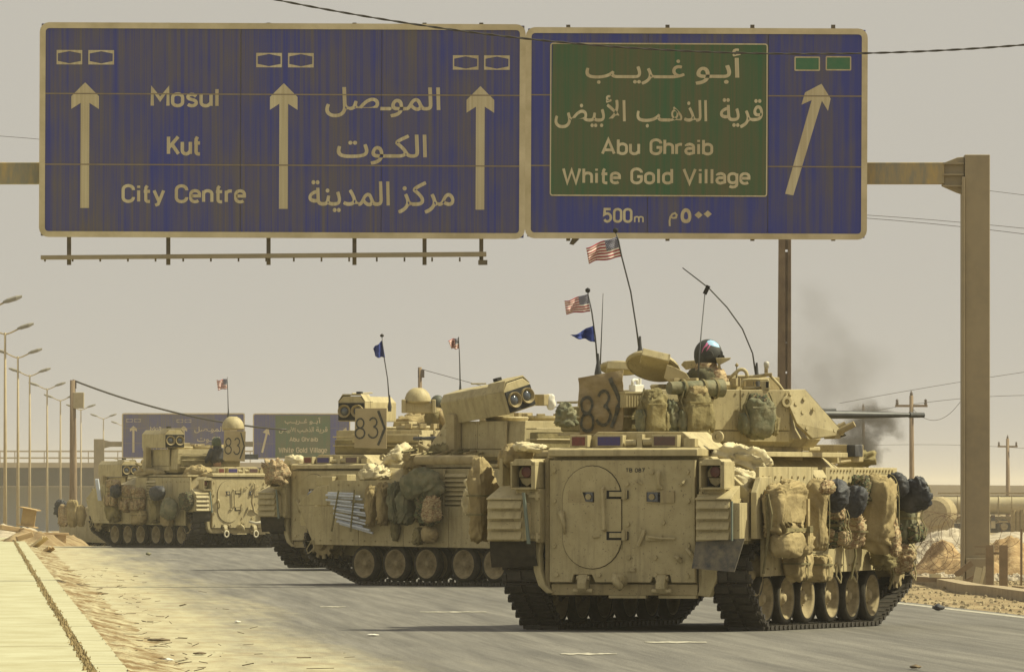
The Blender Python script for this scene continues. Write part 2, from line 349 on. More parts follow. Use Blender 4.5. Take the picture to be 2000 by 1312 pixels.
# non-uniform spread: fine near the road
def ground():
    vs = []; fr = [-1,-.8,-.6]+[-.5+i/110 for i in range(111)]+[.6,.8,1]
    fr = sorted(set(round(f,5) for f in fr)); nx = len(fr)
    for y in ys:
        h = 16+y*.16
        for f in fr:
            x = f*h; vs.append((x, y, gz(x,y)+dune(x,y)-.02))
    g = G(); g.add(vs, [(j*nx+i, j*nx+i+1, (j+1)*nx+i+1, (j+1)*nx+i) for j in range(len(ys)-1) for i in range(nx-1)])
    g.add([(-3000,-300,-6),(3000,-300,-6),(3000,9000,-6),(-3000,9000,-6)], [(0,1,2,3)])
    return g.obj('ground', DIRT, smooth=True, kind='structure', recalc=False)
ground()
def road_mat():
    m = bpy.data.materials.new('dusty_asphalt'); m.use_nodes = True; N = m.node_tree.nodes; L = m.node_tree.links
    b = N['Principled BSDF']; b.inputs['Roughness'].default_value = .85; b.inputs['Specular IOR Level'].default_value = .25
    tc = N.new('ShaderNodeTexCoord'); sp = N.new('ShaderNodeSeparateXYZ'); L.new(tc.outputs['Object'], sp.inputs[0])
    def mth(op, a, c=None):
        n = N.new('ShaderNodeMath'); n.operation = op
        for i, v in enumerate((a, c)):
            if v is None: continue
            if isinstance(v, (int,float)): n.inputs[i].default_value = v
            else: L.new(v, n.inputs[i])
        return n.outputs[0]
    u = mth('ADD', mth('ADD', sp.outputs[0], mth('MULTIPLY', sp.outputs[1], .0617)), -1.24)   # metres from the kerb
    cb = N.new('ShaderNodeCombineXYZ'); L.new(u, cb.inputs[0]); L.new(sp.outputs[1], cb.inputs[1])
    def nz(scale, st, det=5):
        mp = N.new('ShaderNodeMapping'); mp.inputs['Scale'].default_value = st; L.new(cb.outputs[0], mp.inputs[0])
        n = N.new('ShaderNodeTexNoise'); n.inputs['Scale'].default_value = scale; n.inputs['Detail'].default_value = det; n.inputs['Roughness'].default_value = .65; L.new(mp.outputs[0], n.inputs[0]); return n.outputs[0]
    n1 = nz(1.0, (1.2,.045,1)); n2 = nz(1.0, (3,.6,1), 8); n3 = nz(6, (4,1,1), 6)
    edge = mth('ADD', mth('ADD', u, mth('MULTIPLY', mth('SUBTRACT', n1, .5), 3.6)), mth('MULTIPLY', mth('SUBTRACT', n2, .5), 1.5))
    mr = N.new('ShaderNodeMapRange'); mr.interpolation_type = 'SMOOTHSTEP'; L.new(edge, mr.inputs[0])
    mr.inputs[1].default_value = .7; mr.inputs[2].default_value = 3.3; mr.inputs[3].default_value = 1; mr.inputs[4].default_value = 0
    cr = N.new('ShaderNodeValToRGB'); cr.color_ramp.elements[0].position = .3; cr.color_ramp.elements[1].position = .72
    cr.color_ramp.elements[0].color = (.120,.115,.106,1); cr.color_ramp.elements[1].color = (.205,.195,.172,1)
    L.new(nz(1, (2.4,.05,1), 7), cr.inputs[0])
    fine = N.new('ShaderNodeMix'); fine.data_type = 'RGBA'; fine.blend_type = 'MULTIPLY'; fine.inputs[0].default_value = .45
    L.new(cr.outputs[0], fine.inputs[6]); cf = N.new('ShaderNodeValToRGB'); cf.color_ramp.elements[0].position=.3; cf.color_ramp.elements[0].color=(.55,.55,.55,1); cf.color_ramp.elements[1].position=.65
    L.new(n3, cf.inputs[0]); L.new(cf.outputs[0], fine.inputs[7])
    sand = N.new('ShaderNodeValToRGB'); sand.color_ramp.elements[0].position = .32; sand.color_ramp.elements[1].position = .6
    sand.color_ramp.elements[0].color = (.289,.230,.132,1); sand.color_ramp.elements[1].color = (.422,.387,.246,1)
    L.new(nz(1, (2.5,.5,1), 8), sand.inputs[0])
    sc = N.new('ShaderNodeValToRGB'); sc.color_ramp.elements[0].position=.40; sc.color_ramp.elements[1].position=.60; sc.color_ramp.elements[0].color=(.72,.70,.68,1); sc.color_ramp.elements[1].color=(1.12,1.1,1.06,1)
    mp2 = N.new('ShaderNodeMapping'); mp2.inputs['Rotation'].default_value=(0,0,rad(-3)); mp2.inputs['Scale'].default_value=(5,.09,1); L.new(cb.outputs[0], mp2.inputs[0]); n5 = N.new('ShaderNodeTexNoise'); n5.inputs['Scale'].default_value=1; n5.inputs['Detail'].default_value=8; n5.inputs['Roughness'].default_value=.7; L.new(mp2.outputs[0], n5.inputs[0]); L.new(n5.outputs[0], sc.inputs[0])
    f2 = N.new('ShaderNodeMix'); f2.data_type='RGBA'; f2.blend_type='MULTIPLY'; f2.inputs[0].default_value=.8; L.new(fine.outputs[2], f2.inputs[6]); L.new(sc.outputs[0], f2.inputs[7]); fine = f2
    # thin veil of sand over the far carriageway and right-hand shoulder
    mm = N.new('ShaderNodeMix'); mm.data_type = 'RGBA'; L.new(mr.outputs[0], mm.inputs[0]); L.new(fine.outputs[2], mm.inputs[6]); L.new(sand.outputs[0], mm.inputs[7])
    L.new(mm.outputs[2], b.inputs['Base Color'])
    bp = N.new('ShaderNodeBump'); bp.inputs['Strength'].default_value = .5; bp.inputs['Distance'].default_value = .03; L.new(n3, bp.inputs['Height']); L.new(bp.outputs[0], b.inputs['Normal'])
    return m
sheet('road', road_mat(), lambda y: (kerbx(y)-.02, edgex(y)+.35), ys[:-3], 24, .0, rel=False)
LINE = mat('worn_white_line', (.46,.43,.34), (.27,.25,.2), .8, 5, stretch=(2,.6,1))
o = sheet('edge_line', LINE, lambda y: (edgex(y)-.02, edgex(y)+.16), ys[:-6], 1, .004, rel=False)
# worn lane dashes, ragged patches of paint
for k, (px, py, wpx) in enumerate([(1320,1254,120),(1150,1277,110),(650,1185,50),(885,1195,130),(640,1140,60),(330,1080,60),(500,1075,60),(340,1092,36)]):
    Y = CZ*F/(py-HY); X = (px-1000)*Y/F; wd = wpx*Y/F; g = G(); n = 14
    r = random.Random(k); top = [(X-wd/2+wd*i/n, Y+r.uniform(.25,.75)*(1-abs(i/n-.5)*1.2)) for i in range(n+1)]; bot = [(X-wd/2+wd*i/n, Y-r.uniform(.25,.75)*(1-abs(i/n-.5)*1.2)) for i in range(n+1)]
    g.add([(x,y,.006) for x,y in top]+[(x,y,.006) for x,y in bot], [(n+1+i, n+2+i, i+1, i) for i in range(n)])
    g.obj('lane_marking', LINE, kind='structure', recalc=False)
# pale raised footway with its kerbstones and the weed-filled joint between
CONC = mat('pale_concrete', (.349,.324,.199), (.432,.419,.282), .9, 1.1, bump=.25, bscale=12, stretch=(1.3,.5,1), spec=.15, detail=7)
CONC2 = mat('kerb_concrete', (.357,.332,.207), (.440,.423,.286), .9, 2, bump=.2, bscale=10, spec=.15)
ky = [30+i*3.0 for i in range(104)]
g = G(); vs = []
for y in ky:
    x = kerbx(y); z0 = .105
    vs += [(x-14,y,z0),(x-3,y,z0),(x-.36,y,z0),(x-.36,y,-.3)]
n = 4; g.add(vs, [(j*n+i,j*n+i+1,(j+1)*n+i+1,(j+1)*n+i) for j in range(len(ky)-1) for i in range(3)])
foot = g.obj('footway', CONC, kind='structure', recalc=False)
for j in range(len(ky)-1):                       # kerbstones, 3 m each
    y0, y1 = ky[j], ky[j+1]-.003; r = random.Random(j); dz = r.uniform(-.0012,.0012); dx = r.uniform(-.004,.004)
    a, b = kerbx(y0)+dx, kerbx(y1)+dx
    g = G(); g.hexa([(a-.29,y0,-.2),(a,y0,-.2),(b,y1,-.2),(b-.29,y1,-.2),(a-.29,y0,.12+dz),(a-.02,y0,.12+dz),(b-.02,y1,.12+dz),(b-.29,y1,.12+dz)])
    g.obj('kerbstone', CONC2, foot)
WEED = mat('dry_weeds', (.20,.15,.07), (.33,.25,.12), 1, 20)
g = G(); r = random.Random(5)
for i in range(2600):
    y = 55+ (r.random()**1.3)*210; x = kerbx(y)-.325+r.gauss(0,.022); h = r.uniform(.015,.05)*(1.6 if r.random()<.08 else 1); a = r.uniform(0,6.28); s_ = r.uniform(.012,.03)
    p = Vector((x,y,.095)); d = Vector((cos(a),sin(a),0))*s_; e = Vector((-sin(a),cos(a),0))*s_
    g.add([p-d-e, p+d-e, p+d+e, p-d+e, p+Vector((r.gauss(0,.012),r.gauss(0,.012),h))], [(0,1,4),(1,2,4),(2,3,4),(3,0,4)])
g.obj('weeds', WEED, kind='stuff')
# narrow cracks running across the footway
CRK = mat('crack_dirt', (.36,.30,.17), rough=1)
for k, (Y0, ln) in enumerate([(84.5,2.2),(118,.9),(77,.5),(99,.6)]):
    g = G(); r = random.Random(k+9); pts = []
    for i in range(9):
        t = i/8; x = kerbx(Y0)-.36-ln*t; pts.append((x, Y0+.25*noise.noise(Vector((t*4,k,0))), .04*(1-t)+.003))
    g.add([(x,y-h*1.3,.1065) for x,y,h in pts]+[(x,y+h*1.3,.1065) for x,y,h in pts], [(i,i+1,10+i,9+i) for i in range(8)])
    g.obj('footway_crack', CRK, kind='structure', recalc=False)
# soil piled against the kerb
SOIL = mat('roadside_soil', (.187,.128,.064), (.391,.348,.221), .95, 2.2, bump=1, bscale=14, stretch=(1,.3,1), spec=.05, detail=9, contrast=(.42,.60))
g = G(); vs = []; yy = [50+i*.3 for i in range(720)]; NX = 20
for y in yy:
    for i in range(NX+1):
        t = i/NX; wv = .8+.35*noise.noise(Vector((0,y*.23,1)))+.12*noise.noise(Vector((0,y*1.3,5)))
        h = (.12*(1-t)**1.2+ .035*noise.noise(Vector((t*5,y*1.1,2)))*(1-t)+.02*noise.noise(Vector((t*14,y*3,2)))*(1-t))*(1-sst(225,262,y)*0)
        vs.append((kerbx(y)-.03+wv*t, y, h*(1-t**3)-.006-.012*t*t))
g.add(vs, [(j*(NX+1)+i,j*(NX+1)+i+1,(j+1)*(NX+1)+i+1,(j+1)*(NX+1)+i) for j in range(len(yy)-1) for i in range(NX)])
g.obj('roadside_soil', SOIL, smooth=True, kind='stuff', recalc=False)
# loose stones and twigs
STN = mat('loose_stones', (.14,.11,.065), (.36,.29,.17), .95, 6)
STND = mat('dark_litter', (.07,.055,.035), (.16,.12,.07), .95, 6)
def stones(name, n, fx, sz, m, seed, zf=None):
    r = random.Random(seed); g = G()
    for i in range(n):
        x, y = fx(r); s_ = sz*(.4+r.random()**3*2.2); z = (zf(x,y) if zf else gz(x,y)+dune(x,y))+.0
        a = [Vector((r.uniform(.6,1.2)*s_*cos(t), r.uniform(.6,1.2)*s_*sin(t), 0)) for t in (0,1.3,2.5,3.8,5)]
        b = [p*.55+Vector((0,0,s_*r.uniform(.4,.8))) for p in a]; o_ = Vector((x,y,z-.01))
        g.add([o_+p for p in a+b], [(0,1,6,5),(1,2,7,6),(2,3,8,7),(3,4,9,8),(4,0,5,9),(5,6,7,8,9)])
    return g.obj(name, m, kind='stuff')
stones('gravel', 3500, lambda r: ((lambda y: (edgex(y)+.25+abs(r.gauss(0,2.2)), y))(95+r.random()*110)), .022, STN, 3)
stones('roadside_debris', 900, lambda r: ((lambda y: (kerbx(y)+.2+abs(r.gauss(0,.9)), y))(62+r.random()**1.5*120)), .009, STND, 4, lambda x,y:.0)
g = G(); r = random.Random(11)
for i in range(170):
    y = 66+r.random()**1.6*110; x = kerbx(y)+.15+abs(r.gauss(0,.7)); l = r.uniform(.03,.14)*(2 if r.random()<.05 else 1); a = r.gauss(0,.4)
    g.cyl((x,y,.02+r.random()*.04),(x+l*cos(a),y+l*sin(a)*2,.015+r.random()*.05), r.uniform(.002,.005), 4)
g.obj('dry_twigs', STND, kind='stuff')
def scrap(px, py, wpx, hpx, m, name, label, seed, flat=.35):
    Y = CZ*F/(py-HY); s_ = Y/F; g = G(); r = random.Random(seed); W = wpx*s_; H = hpx*s_
    secs = []
    for i in range(7):
        t = i/6; k = math.sin(pi*(.12+.76*t)); secs.append([Vector((W*(t-.5), .14*k*cos(a)*r.uniform(.7,1.2), H*.5+H*.5*k*sin(a)*r.uniform(.6,1.15))) for a in [q*pi/4 for q in range(8)]])
    g.loft(secs); return g.obj(name, m, M=TR((px-1000)*s_, Y, 0.006, r.uniform(-10,10)), label=label, cat='litter', smooth=True)
scrap(1833,1194,24,15,BLKBAG,'black_lump','shiny black lump lying beside the white edge line',2)
scrap(1788,1307,22,9,STND,'road_debris','dark scrap lying on asphalt in front of the big armoured vehicle',3)
scrap(238,1249,22,10,STND,'road_debris','dark brown clod on the sand beside the kerb',4)
scrap(728,1242,24,4,WHITE,'paper_scrap','small pale scrap lying on the grey asphalt',5)
scrap(464,1217,12,5,WHITE,'paper_scrap','tiny pale scrap lying near the edge of the sand drift',6)
scrap(390,1279,26,6,STND,'road_debris','flat dark twig clump lying on the sand-covered road',7)
scrap(326,1293,24,8,WHITE,'paper_scrap','crumpled whitish scrap in the dry twigs beside the kerb',8)
scrap(310,1254,44,8,STND,'road_debris','long broken piece of bark on the sand near the kerb',9)
scrap(150,1158,26,10,STN,'road_debris','grey stone lump against the kerb in the middle distance',10)
scrap(124,1130,14,9,STN,'road_debris','small grey stone against the far part of the kerb',12)
scrap(290,1085,10,7,GREENT,'road_debris','small green lump on the road in front of the far tracked vehicle',13)
# low kerb along the right-hand shoulder
g = G(); a = at(2300,0,1); 
def rk(y): return 7.75 - .028*(y-128)
vs = []; ks = [100+i*4 for i in range(30)]
for y in ks:
    x = rk(y); z = gz(x,y)+dune(x,y)
    vs += [(x,y,z-.2),(x,y,z+.13),(x+.3,y,z+.13),(x+.3,y,z-.2)]
g.add(vs, [(j*4+i,j*4+i+1,(j+1)*4+i+1,(j+1)*4+i) for j in range(len(ks)-1) for i in range(3)])
g.obj('shoulder_kerb', mat('dusty_kerb',(.27,.21,.13),(.36,.29,.18),.95,2), kind='structure')
# ---------------------------------------------------------------- far ridge, berm, bridge
HILL = mat('distant_ridge', (.088,.067,.042), (.14,.11,.068), .95, .02, detail=6, spec=.05)
g = G(); vs = []; xs_ = [-260+i*6 for i in range(110)]
for x in xs_:
    h = 2.45+.25*noise.noise(Vector((x*.02,0,0)))+.12*noise.noise(Vector((x*.2,5,0))); h -= .25*sst(120,150,x)
    vs += [(x,1090,-4),(x,1100,h*.75),(x,1112,h),(x,1180,h*.9),(x,1230,-4)]
g.add(vs, [(j*5+i,(j+1)*5+i,(j+1)*5+i+1,j*5+i+1) for j in range(len(xs_)-1) for i in range(4)])
g.obj('ridge', HILL, smooth=True, kind='structure')
g = G(); vs = []; xs_ = [20+i*2 for i in range(60)]
for x in xs_:
    h = .55+.2*noise.noise(Vector((x*.06,9,0)))+.1*noise.noise(Vector((x*.4,5,0)))
    vs += [(x,640,-3),(x,646,h*.8),(x,650,h),(x,664,h*.9),(x,680,-3)]
g.add(vs, [(j*5+i,(j+1)*5+i,(j+1)*5+i+1,j*5+i+1) for j in range(len(xs_)-1) for i in range(4)])
g.obj('earth_bank', mat('bank_soil',(.20,.155,.09),(.30,.24,.14),.95,.2), smooth=True, kind='structure')
BR = mat('bridge_concrete', (.05,.045,.04), (.08,.075,.065), .9, .3); BR2 = mat('bridge_parapet', (.40,.34,.24), (.46,.40,.29), .9, .3)
YB = 930.; sb = F/YB
def bz(py): return CZ-(py-HY)/sb
br = empty('overpass', TR((100-1000)/sb, YB, 0), 'hazy concrete road overpass crossing behind the street lamps', 'bridge')
G().bx(-60,34,0,11,bz(949),bz(911)).obj('bridge_deck', BR, br)
G().bx(-60,34,-.25,-.02,bz(913),bz(903)).obj('parapet', BR2, br)
for zz in (881, 894):
    G().bx(-60,34,-.16,-.06,bz(zz+1.5),bz(zz-1.5)).obj('railing', BR2, br)
gp = G()
for i in range(60): gp.bx(-60+i*1.6,-59.9+i*1.6,-.18,-.08,bz(904),bz(880))
gp.obj('railing_post', BR2, br, kind='stuff')
for x in (-38,-14,22): G().bx(x,x+1.6,2,9,-5,bz(949)-.01).obj('bridge_pier', BR2, br)
G().bx(-60,34,10,11.5,-5,bz(950)).obj('haze_pale_wall', mat('haze_pale_concrete',(.62,.62,.61),(.72,.72,.70),.9,.1), br)  # the wall's pale colour stands in for bright haze below the deck
# ---------------------------------------------------------------- street lamps
POLE = mat('lamp_pole', (.34,.27,.16), (.42,.35,.22), .8, 1); LHEAD = mat('lamp_head', (.20,.19,.16), (.26,.24,.19), .7, 4)
def lamp_make(M, hgt, label):
    root = empty('street_lamp', M, label, 'street lamp', 'twin-headed street lamps along the road')
    G().tube([(0,0,0),(0,0,hgt*.5),(0,0,hgt)], [.11,.085,.055], 8).obj('pole', POLE, root, smooth=True)
    for s_ in (-1,1):
        G().tube([(0,0,hgt-.1),(s_*.3,0,hgt),(s_*.75,0,hgt+.22)], .045, 6).obj('lamp_arm', POLE, root)
        g = G(); secs = [[Vector((s_*(.62+.85*t), q*.17*k, hgt+.2+.26*t+h_*.11*k)) for q,h_ in ((-1,-1),(1,-1),(1,.4),(.5,1),(-.5,1),(-1,.4))] for t,k in ((0,.45),(.25,.95),(.7,1),(1,.5))]
        g.loft(secs).obj('lamp_head', LHEAD, root)
    return root
LP = [(-22,588,.0),(10,640,0),(35,688,0),(58,725,0),(92,752,0),(118,775,0),(158,794,0),(202,812,0),(240,826,0)]
WH = ['first and tallest of the row, its pole outside the picture','tallest whole lamp of the row, nearest to the viewer','second lamp of the row, just behind the tallest','third lamp of the row, between the second and the debris heap',
 'fourth lamp of the row, above the broken guardrail pieces','fifth lamp, close to the cable pole with the box','sixth lamp, just beyond the cable pole','seventh lamp, above the post of the far sign gantry','last lamp, half behind the far blue sign']
for (px, py, _), wh in zip(LP, WH):
    s_ = (HY-py)/(10-CZ); Y = F/s_; X = (px-1000)/s_
    b_ = gz(X, Y); lamp_make(TR(X, Y, b_), 10-b_-.25, 'slim twin-headed street lamp, '+wh)
# ---------------------------------------------------------------- utility poles and wires
WOOD = mat('weathered_pole', (.17,.12,.075), (.27,.20,.13), .9, 3, stretch=(4,4,.4)); INS = mat('insulator', (.12,.10,.09), rough=.4)
WIRE = mat('black_wire', (.05,.045,.04), rough=.6)
def util_pole(px, ytop, Y, label, r=.13, arm=1.7, dy=.55, bare=False):
    top = at(px, ytop, Y); b_ = gz(top.x, Y)-.2; root = empty('utility_pole', TR(top.x, Y, b_), label, 'utility pole', 'wooden utility poles'); h = top.z-b_
    G().tube([(0,0,0),(.03,0,h*.5),(0,0,h)], [r*1.3,r*1.1,r*.8], 8).obj('pole', WOOD, root, smooth=True)
    if bare:
        G().box(.05,0,h-.25,.25,.12,.3).obj('cable_clamp', INS, root); return root
    G().box(0,0,h-dy,arm,.12,.12).obj('crossarm', WOOD, root)
    for x in (-arm/2+.1, arm/2-.1):
        G().lathe([(.06,0),(.09,.08),(.05,.16),(.09,.22),(.03,.3)], (x,0,h-dy+.06), n=8).obj('insulator', INS, root, smooth=True)
    G().lathe([(.06,0),(.09,.08),(.05,.16),(.03,.26)], (0,0,h), n=8).obj('insulator', INS, root, smooth=True)
    return root
util_pole(1780,772,450,'wooden utility pole with crossarm behind the gun muzzle')
util_pole(1968,856,640,'smaller wooden utility pole with crossarm beyond the sign gantry post', .15, 1.5, .6)
util_pole(1686,795,620,'faint far utility pole standing in the dark smoke', .12, 1.6, .6)
util_pole(820,717,330,'utility pole top rising behind the domed hatch of the middle vehicle', .09, .7, .3, True)
# tall twin-column mast behind the turret
Y = 225.; s_ = F/Y; mroot = empty('twin_mast', TR((1533-1000)/s_, Y, gz(7,Y)), 'tall rusty twin-column steel pole rising behind the nearest turret', 'pole')
MST = mat('rusty_mast', (.11,.08,.055), (.18,.135,.09), .85, 2)
H = 8.6
for x0, x1, wd in ((-.10,-.08,.20),(.10,.12,.10)):
    G().loft([[Vector((x+a*w_/2, b*.1, z)) for a,b in ((-1,-1),(1,-1),(1,1),(-1,1))] for x, z, w_ in ((x0-.06,-.2,wd*1.2),((x0+x1)/2,H*.5,wd*1.05),(x1,H,wd*.85))]).obj('mast_column', MST, mroot, bevel=.01)
rb = random.Random(2)
for k in range(11): G().box(.04,.0,.4+k*.8+rb.uniform(-.06,.06),.22,.06,rb.uniform(.66,.9)).obj('mast_batten', MST, mroot)
# left pole with transformer box
pl = util_pole(142,742,400,'leaning pole with a switch box and heavy cable among the street lamps', .16, .9, .35, True)
hp = at(142,742,400).z - (gz(at(142,742,400).x,400)-.2)
G().box(.28,0,hp-.95,.5,.4,.75).obj('switch_box', mat('box_grey',(.36,.31,.2),(.42,.36,.24),.8,3), pl, bevel=.02)
def cable(name, label, pts, r, n=24, twist=0):
    """pts: three world points (start, sag point, end) joined by a parabola through them"""
    a, b, c = [Vector(p) for p in pts]; g = G(); P = []
    for i in range(n+1):
        t = i/n; P.append(a*(2*(t-.5)*(t-1)) + b*(-4*t*(t-1)) + c*(2*t*(t-.5)))
    if twist:
        for ph in (0, pi):
            g.tube([p+Vector((0, r*.9*cos(i*twist+ph), r*.9*sin(i*twist+ph))) for i, p in enumerate(P)], r, 5)
    else: g.tube(P, r, 5)
    return g.obj(name, WIRE, smooth=True, label=label, cat='cable')
def quadfit(pxs, Y, x0, x2):
    """parabola through three picture points, evaluated at x0, mid, x2 on the plane at distance Y"""
    (a,A),(b,B),(c,C) = pxs
    f = lambda x: A*(x-b)*(x-c)/((a-b)*(a-c)) + B*(x-a)*(x-c)/((b-a)*(b-c)) + C*(x-a)*(x-b)/((c-a)*(c-b))
    return [at(x, f(x), Y) for x in (x0,(x0+x2)/2,x2)]
cable('overhead_cable', 'thick twisted black cable sagging across the top of both signs', quadfit([(540,0),(1300,98),(2000,88)],132,100,2700), .010, 260, .9)
cable('power_wire', 'upper of the two thin wires right of the blue sign', quadfit([(1690,420),(1850,432),(2000,446)],420,900,2600), .014)
cable('power_wire', 'lower of the two thin wires right of the blue sign', quadfit([(1690,426),(1850,440),(2000,457)],420,900,2600), .014)
cable('power_wire', 'single thin wire passing behind the top of the gantry post', quadfit([(1500,300),(1935,373),(2000,381)],420,1300,2700), .012)
cable('power_wire', 'thin wire entering beside the upper corner of the big sign', quadfit([(0,266),(40,269),(75,272)],420,-500,700), .012)
cable('power_wire', 'heavy cable dropping from the switch box pole to the far blue sign', quadfit([(142,742),(250,780),(345,806)],400,142,560), .045)
cable('power_wire', 'faint wire from the pole behind the muzzle up towards the post', quadfit([(1700,776),(1880,745),(2060,718)],450,1640,2200), .012)
cable('power_wire', 'faint wire meeting the pole crossarm behind the muzzle', quadfit([(1660,812),(1765,792),(2050,772)],450,1640,2150), .012)
cable('power_wire', 'faint low wire between the gun muzzle and the gantry post', quadfit([(1780,795),(1830,820),(1885,770)],450,1780,1885), .012)
cable('power_wire', 'faint wire running from the pole top behind the middle vehicle', quadfit([(820,720),(900,742),(1000,770)],330,820,1200), .012)
cable('power_wire', 'thin lower wire strung to the far utility pole', quadfit([(1680,870),(1830,868),(1968,873)],640,1500,2200), .013)
# ---------------------------------------------------------------- sign gantries
def sign_mat(name, clean, dirt, bias=.5, seed=0, vscale=1.0):
    m = bpy.data.materials.new(name); m.use_nodes = True; N = m.node_tree.nodes; L = m.node_tree.links
    b = N['Principled BSDF']; b.inputs['Roughness'].default_value = .55; b.inputs['Specular IOR Level'].default_value = .3
    tc = N.new('ShaderNodeTexCoord')
    geo = N.new('ShaderNodeNewGeometry')
    def nz(scale, st, det, off):
        mp = N.new('ShaderNodeMapping'); mp.inputs['Scale'].default_value = st; mp.inputs['Location'].default_value = (off,0,off); mp.inputs['Rotation'].default_value = (0, rad(-2.5), 0)
        L.new(geo.outputs['Position'], mp.inputs[0])
        n = N.new('ShaderNodeTexNoise'); n.inputs['Scale'].default_value = scale; n.inputs['Detail'].default_value = det; n.inputs['Roughness'].default_value = .7; L.new(mp.outputs[0], n.inputs[0]); return n.outputs[0]
    a = nz(1, (16*vscale,0,.16), 9, seed); c = nz(1, (.9,0,.35), 3, seed+7); d = nz(1, (60,0,40), 2, seed)
    m1 = N.new('ShaderNodeMath'); m1.operation = 'MULTIPLY_ADD'; m1.inputs[1].default_value = .7; L.new(c, m1.inputs[0]); L.new(a, m1.inputs[2])
    m2 = N.new('ShaderNodeMath'); m2.operation = 'MULTIPLY_ADD'; m2.inputs[1].default_value = .12; L.new(d, m2.inputs[0]); L.new(m1.outputs[0], m2.inputs[2])
    mr = N.new('ShaderNodeMapRange'); L.new(m2.outputs[0], mr.inputs[0]); mr.inputs[1].default_value = bias+.20; mr.inputs[2].default_value = bias+.52
    mr.inputs[3].default_value = 0.0; mr.inputs[4].default_value = 1.0
    mm = N.new('ShaderNodeMix'); mm.data_type = 'RGBA'; L.new(mr.outputs[0], mm.inputs[0]); mm.inputs[6].default_value = (*clean,1); mm.inputs[7].default_value = (*dirt,1)
    L.new(mm.outputs[2], b.inputs['Base Color'])
    return m
SBLUE = sign_mat('dusty_blue_sheet', (.030,.042,.25), (.115,.10,.104), .54)
SBLUER = sign_mat('blue_sheet_cleaner', (.030,.042,.25), (.11,.097,.098), .63, 3, .6)
SGREEN = sign_mat('dusty_green_sheet', (.028,.11,.045), (.10,.10,.045), .53, 5)
SGREEN2 = mat('green_sheet', (.035,.15,.075), (.06,.16,.08), .6, 8)
SCREAM = sign_mat('aged_white_sheet', (.60,.54,.36), (.43,.36,.22), .52, 11)
SBORD = mat('sign_border', (.44,.37,.22), (.60,.52,.34), .65, 1.5, stretch=(1,1,1))
SEAM = mat('seam_dirt', (.20,.16,.11), (.26,.21,.14), .8, 4)
STEEL = mat('gantry_steel', (.235,.20,.135), (.31,.26,.17), .75, 1.1, bump=.08, stretch=(1,1,.5), dust=.25)
STEEL2 = mat('gantry_steel_mottled', (.24,.225,.17), (.42,.31,.13), .75, 2.5, stretch=(3,1,.7))
DKST = mat('bracket_steel', (.10,.085,.06), (.17,.14,.09), .8, 4)
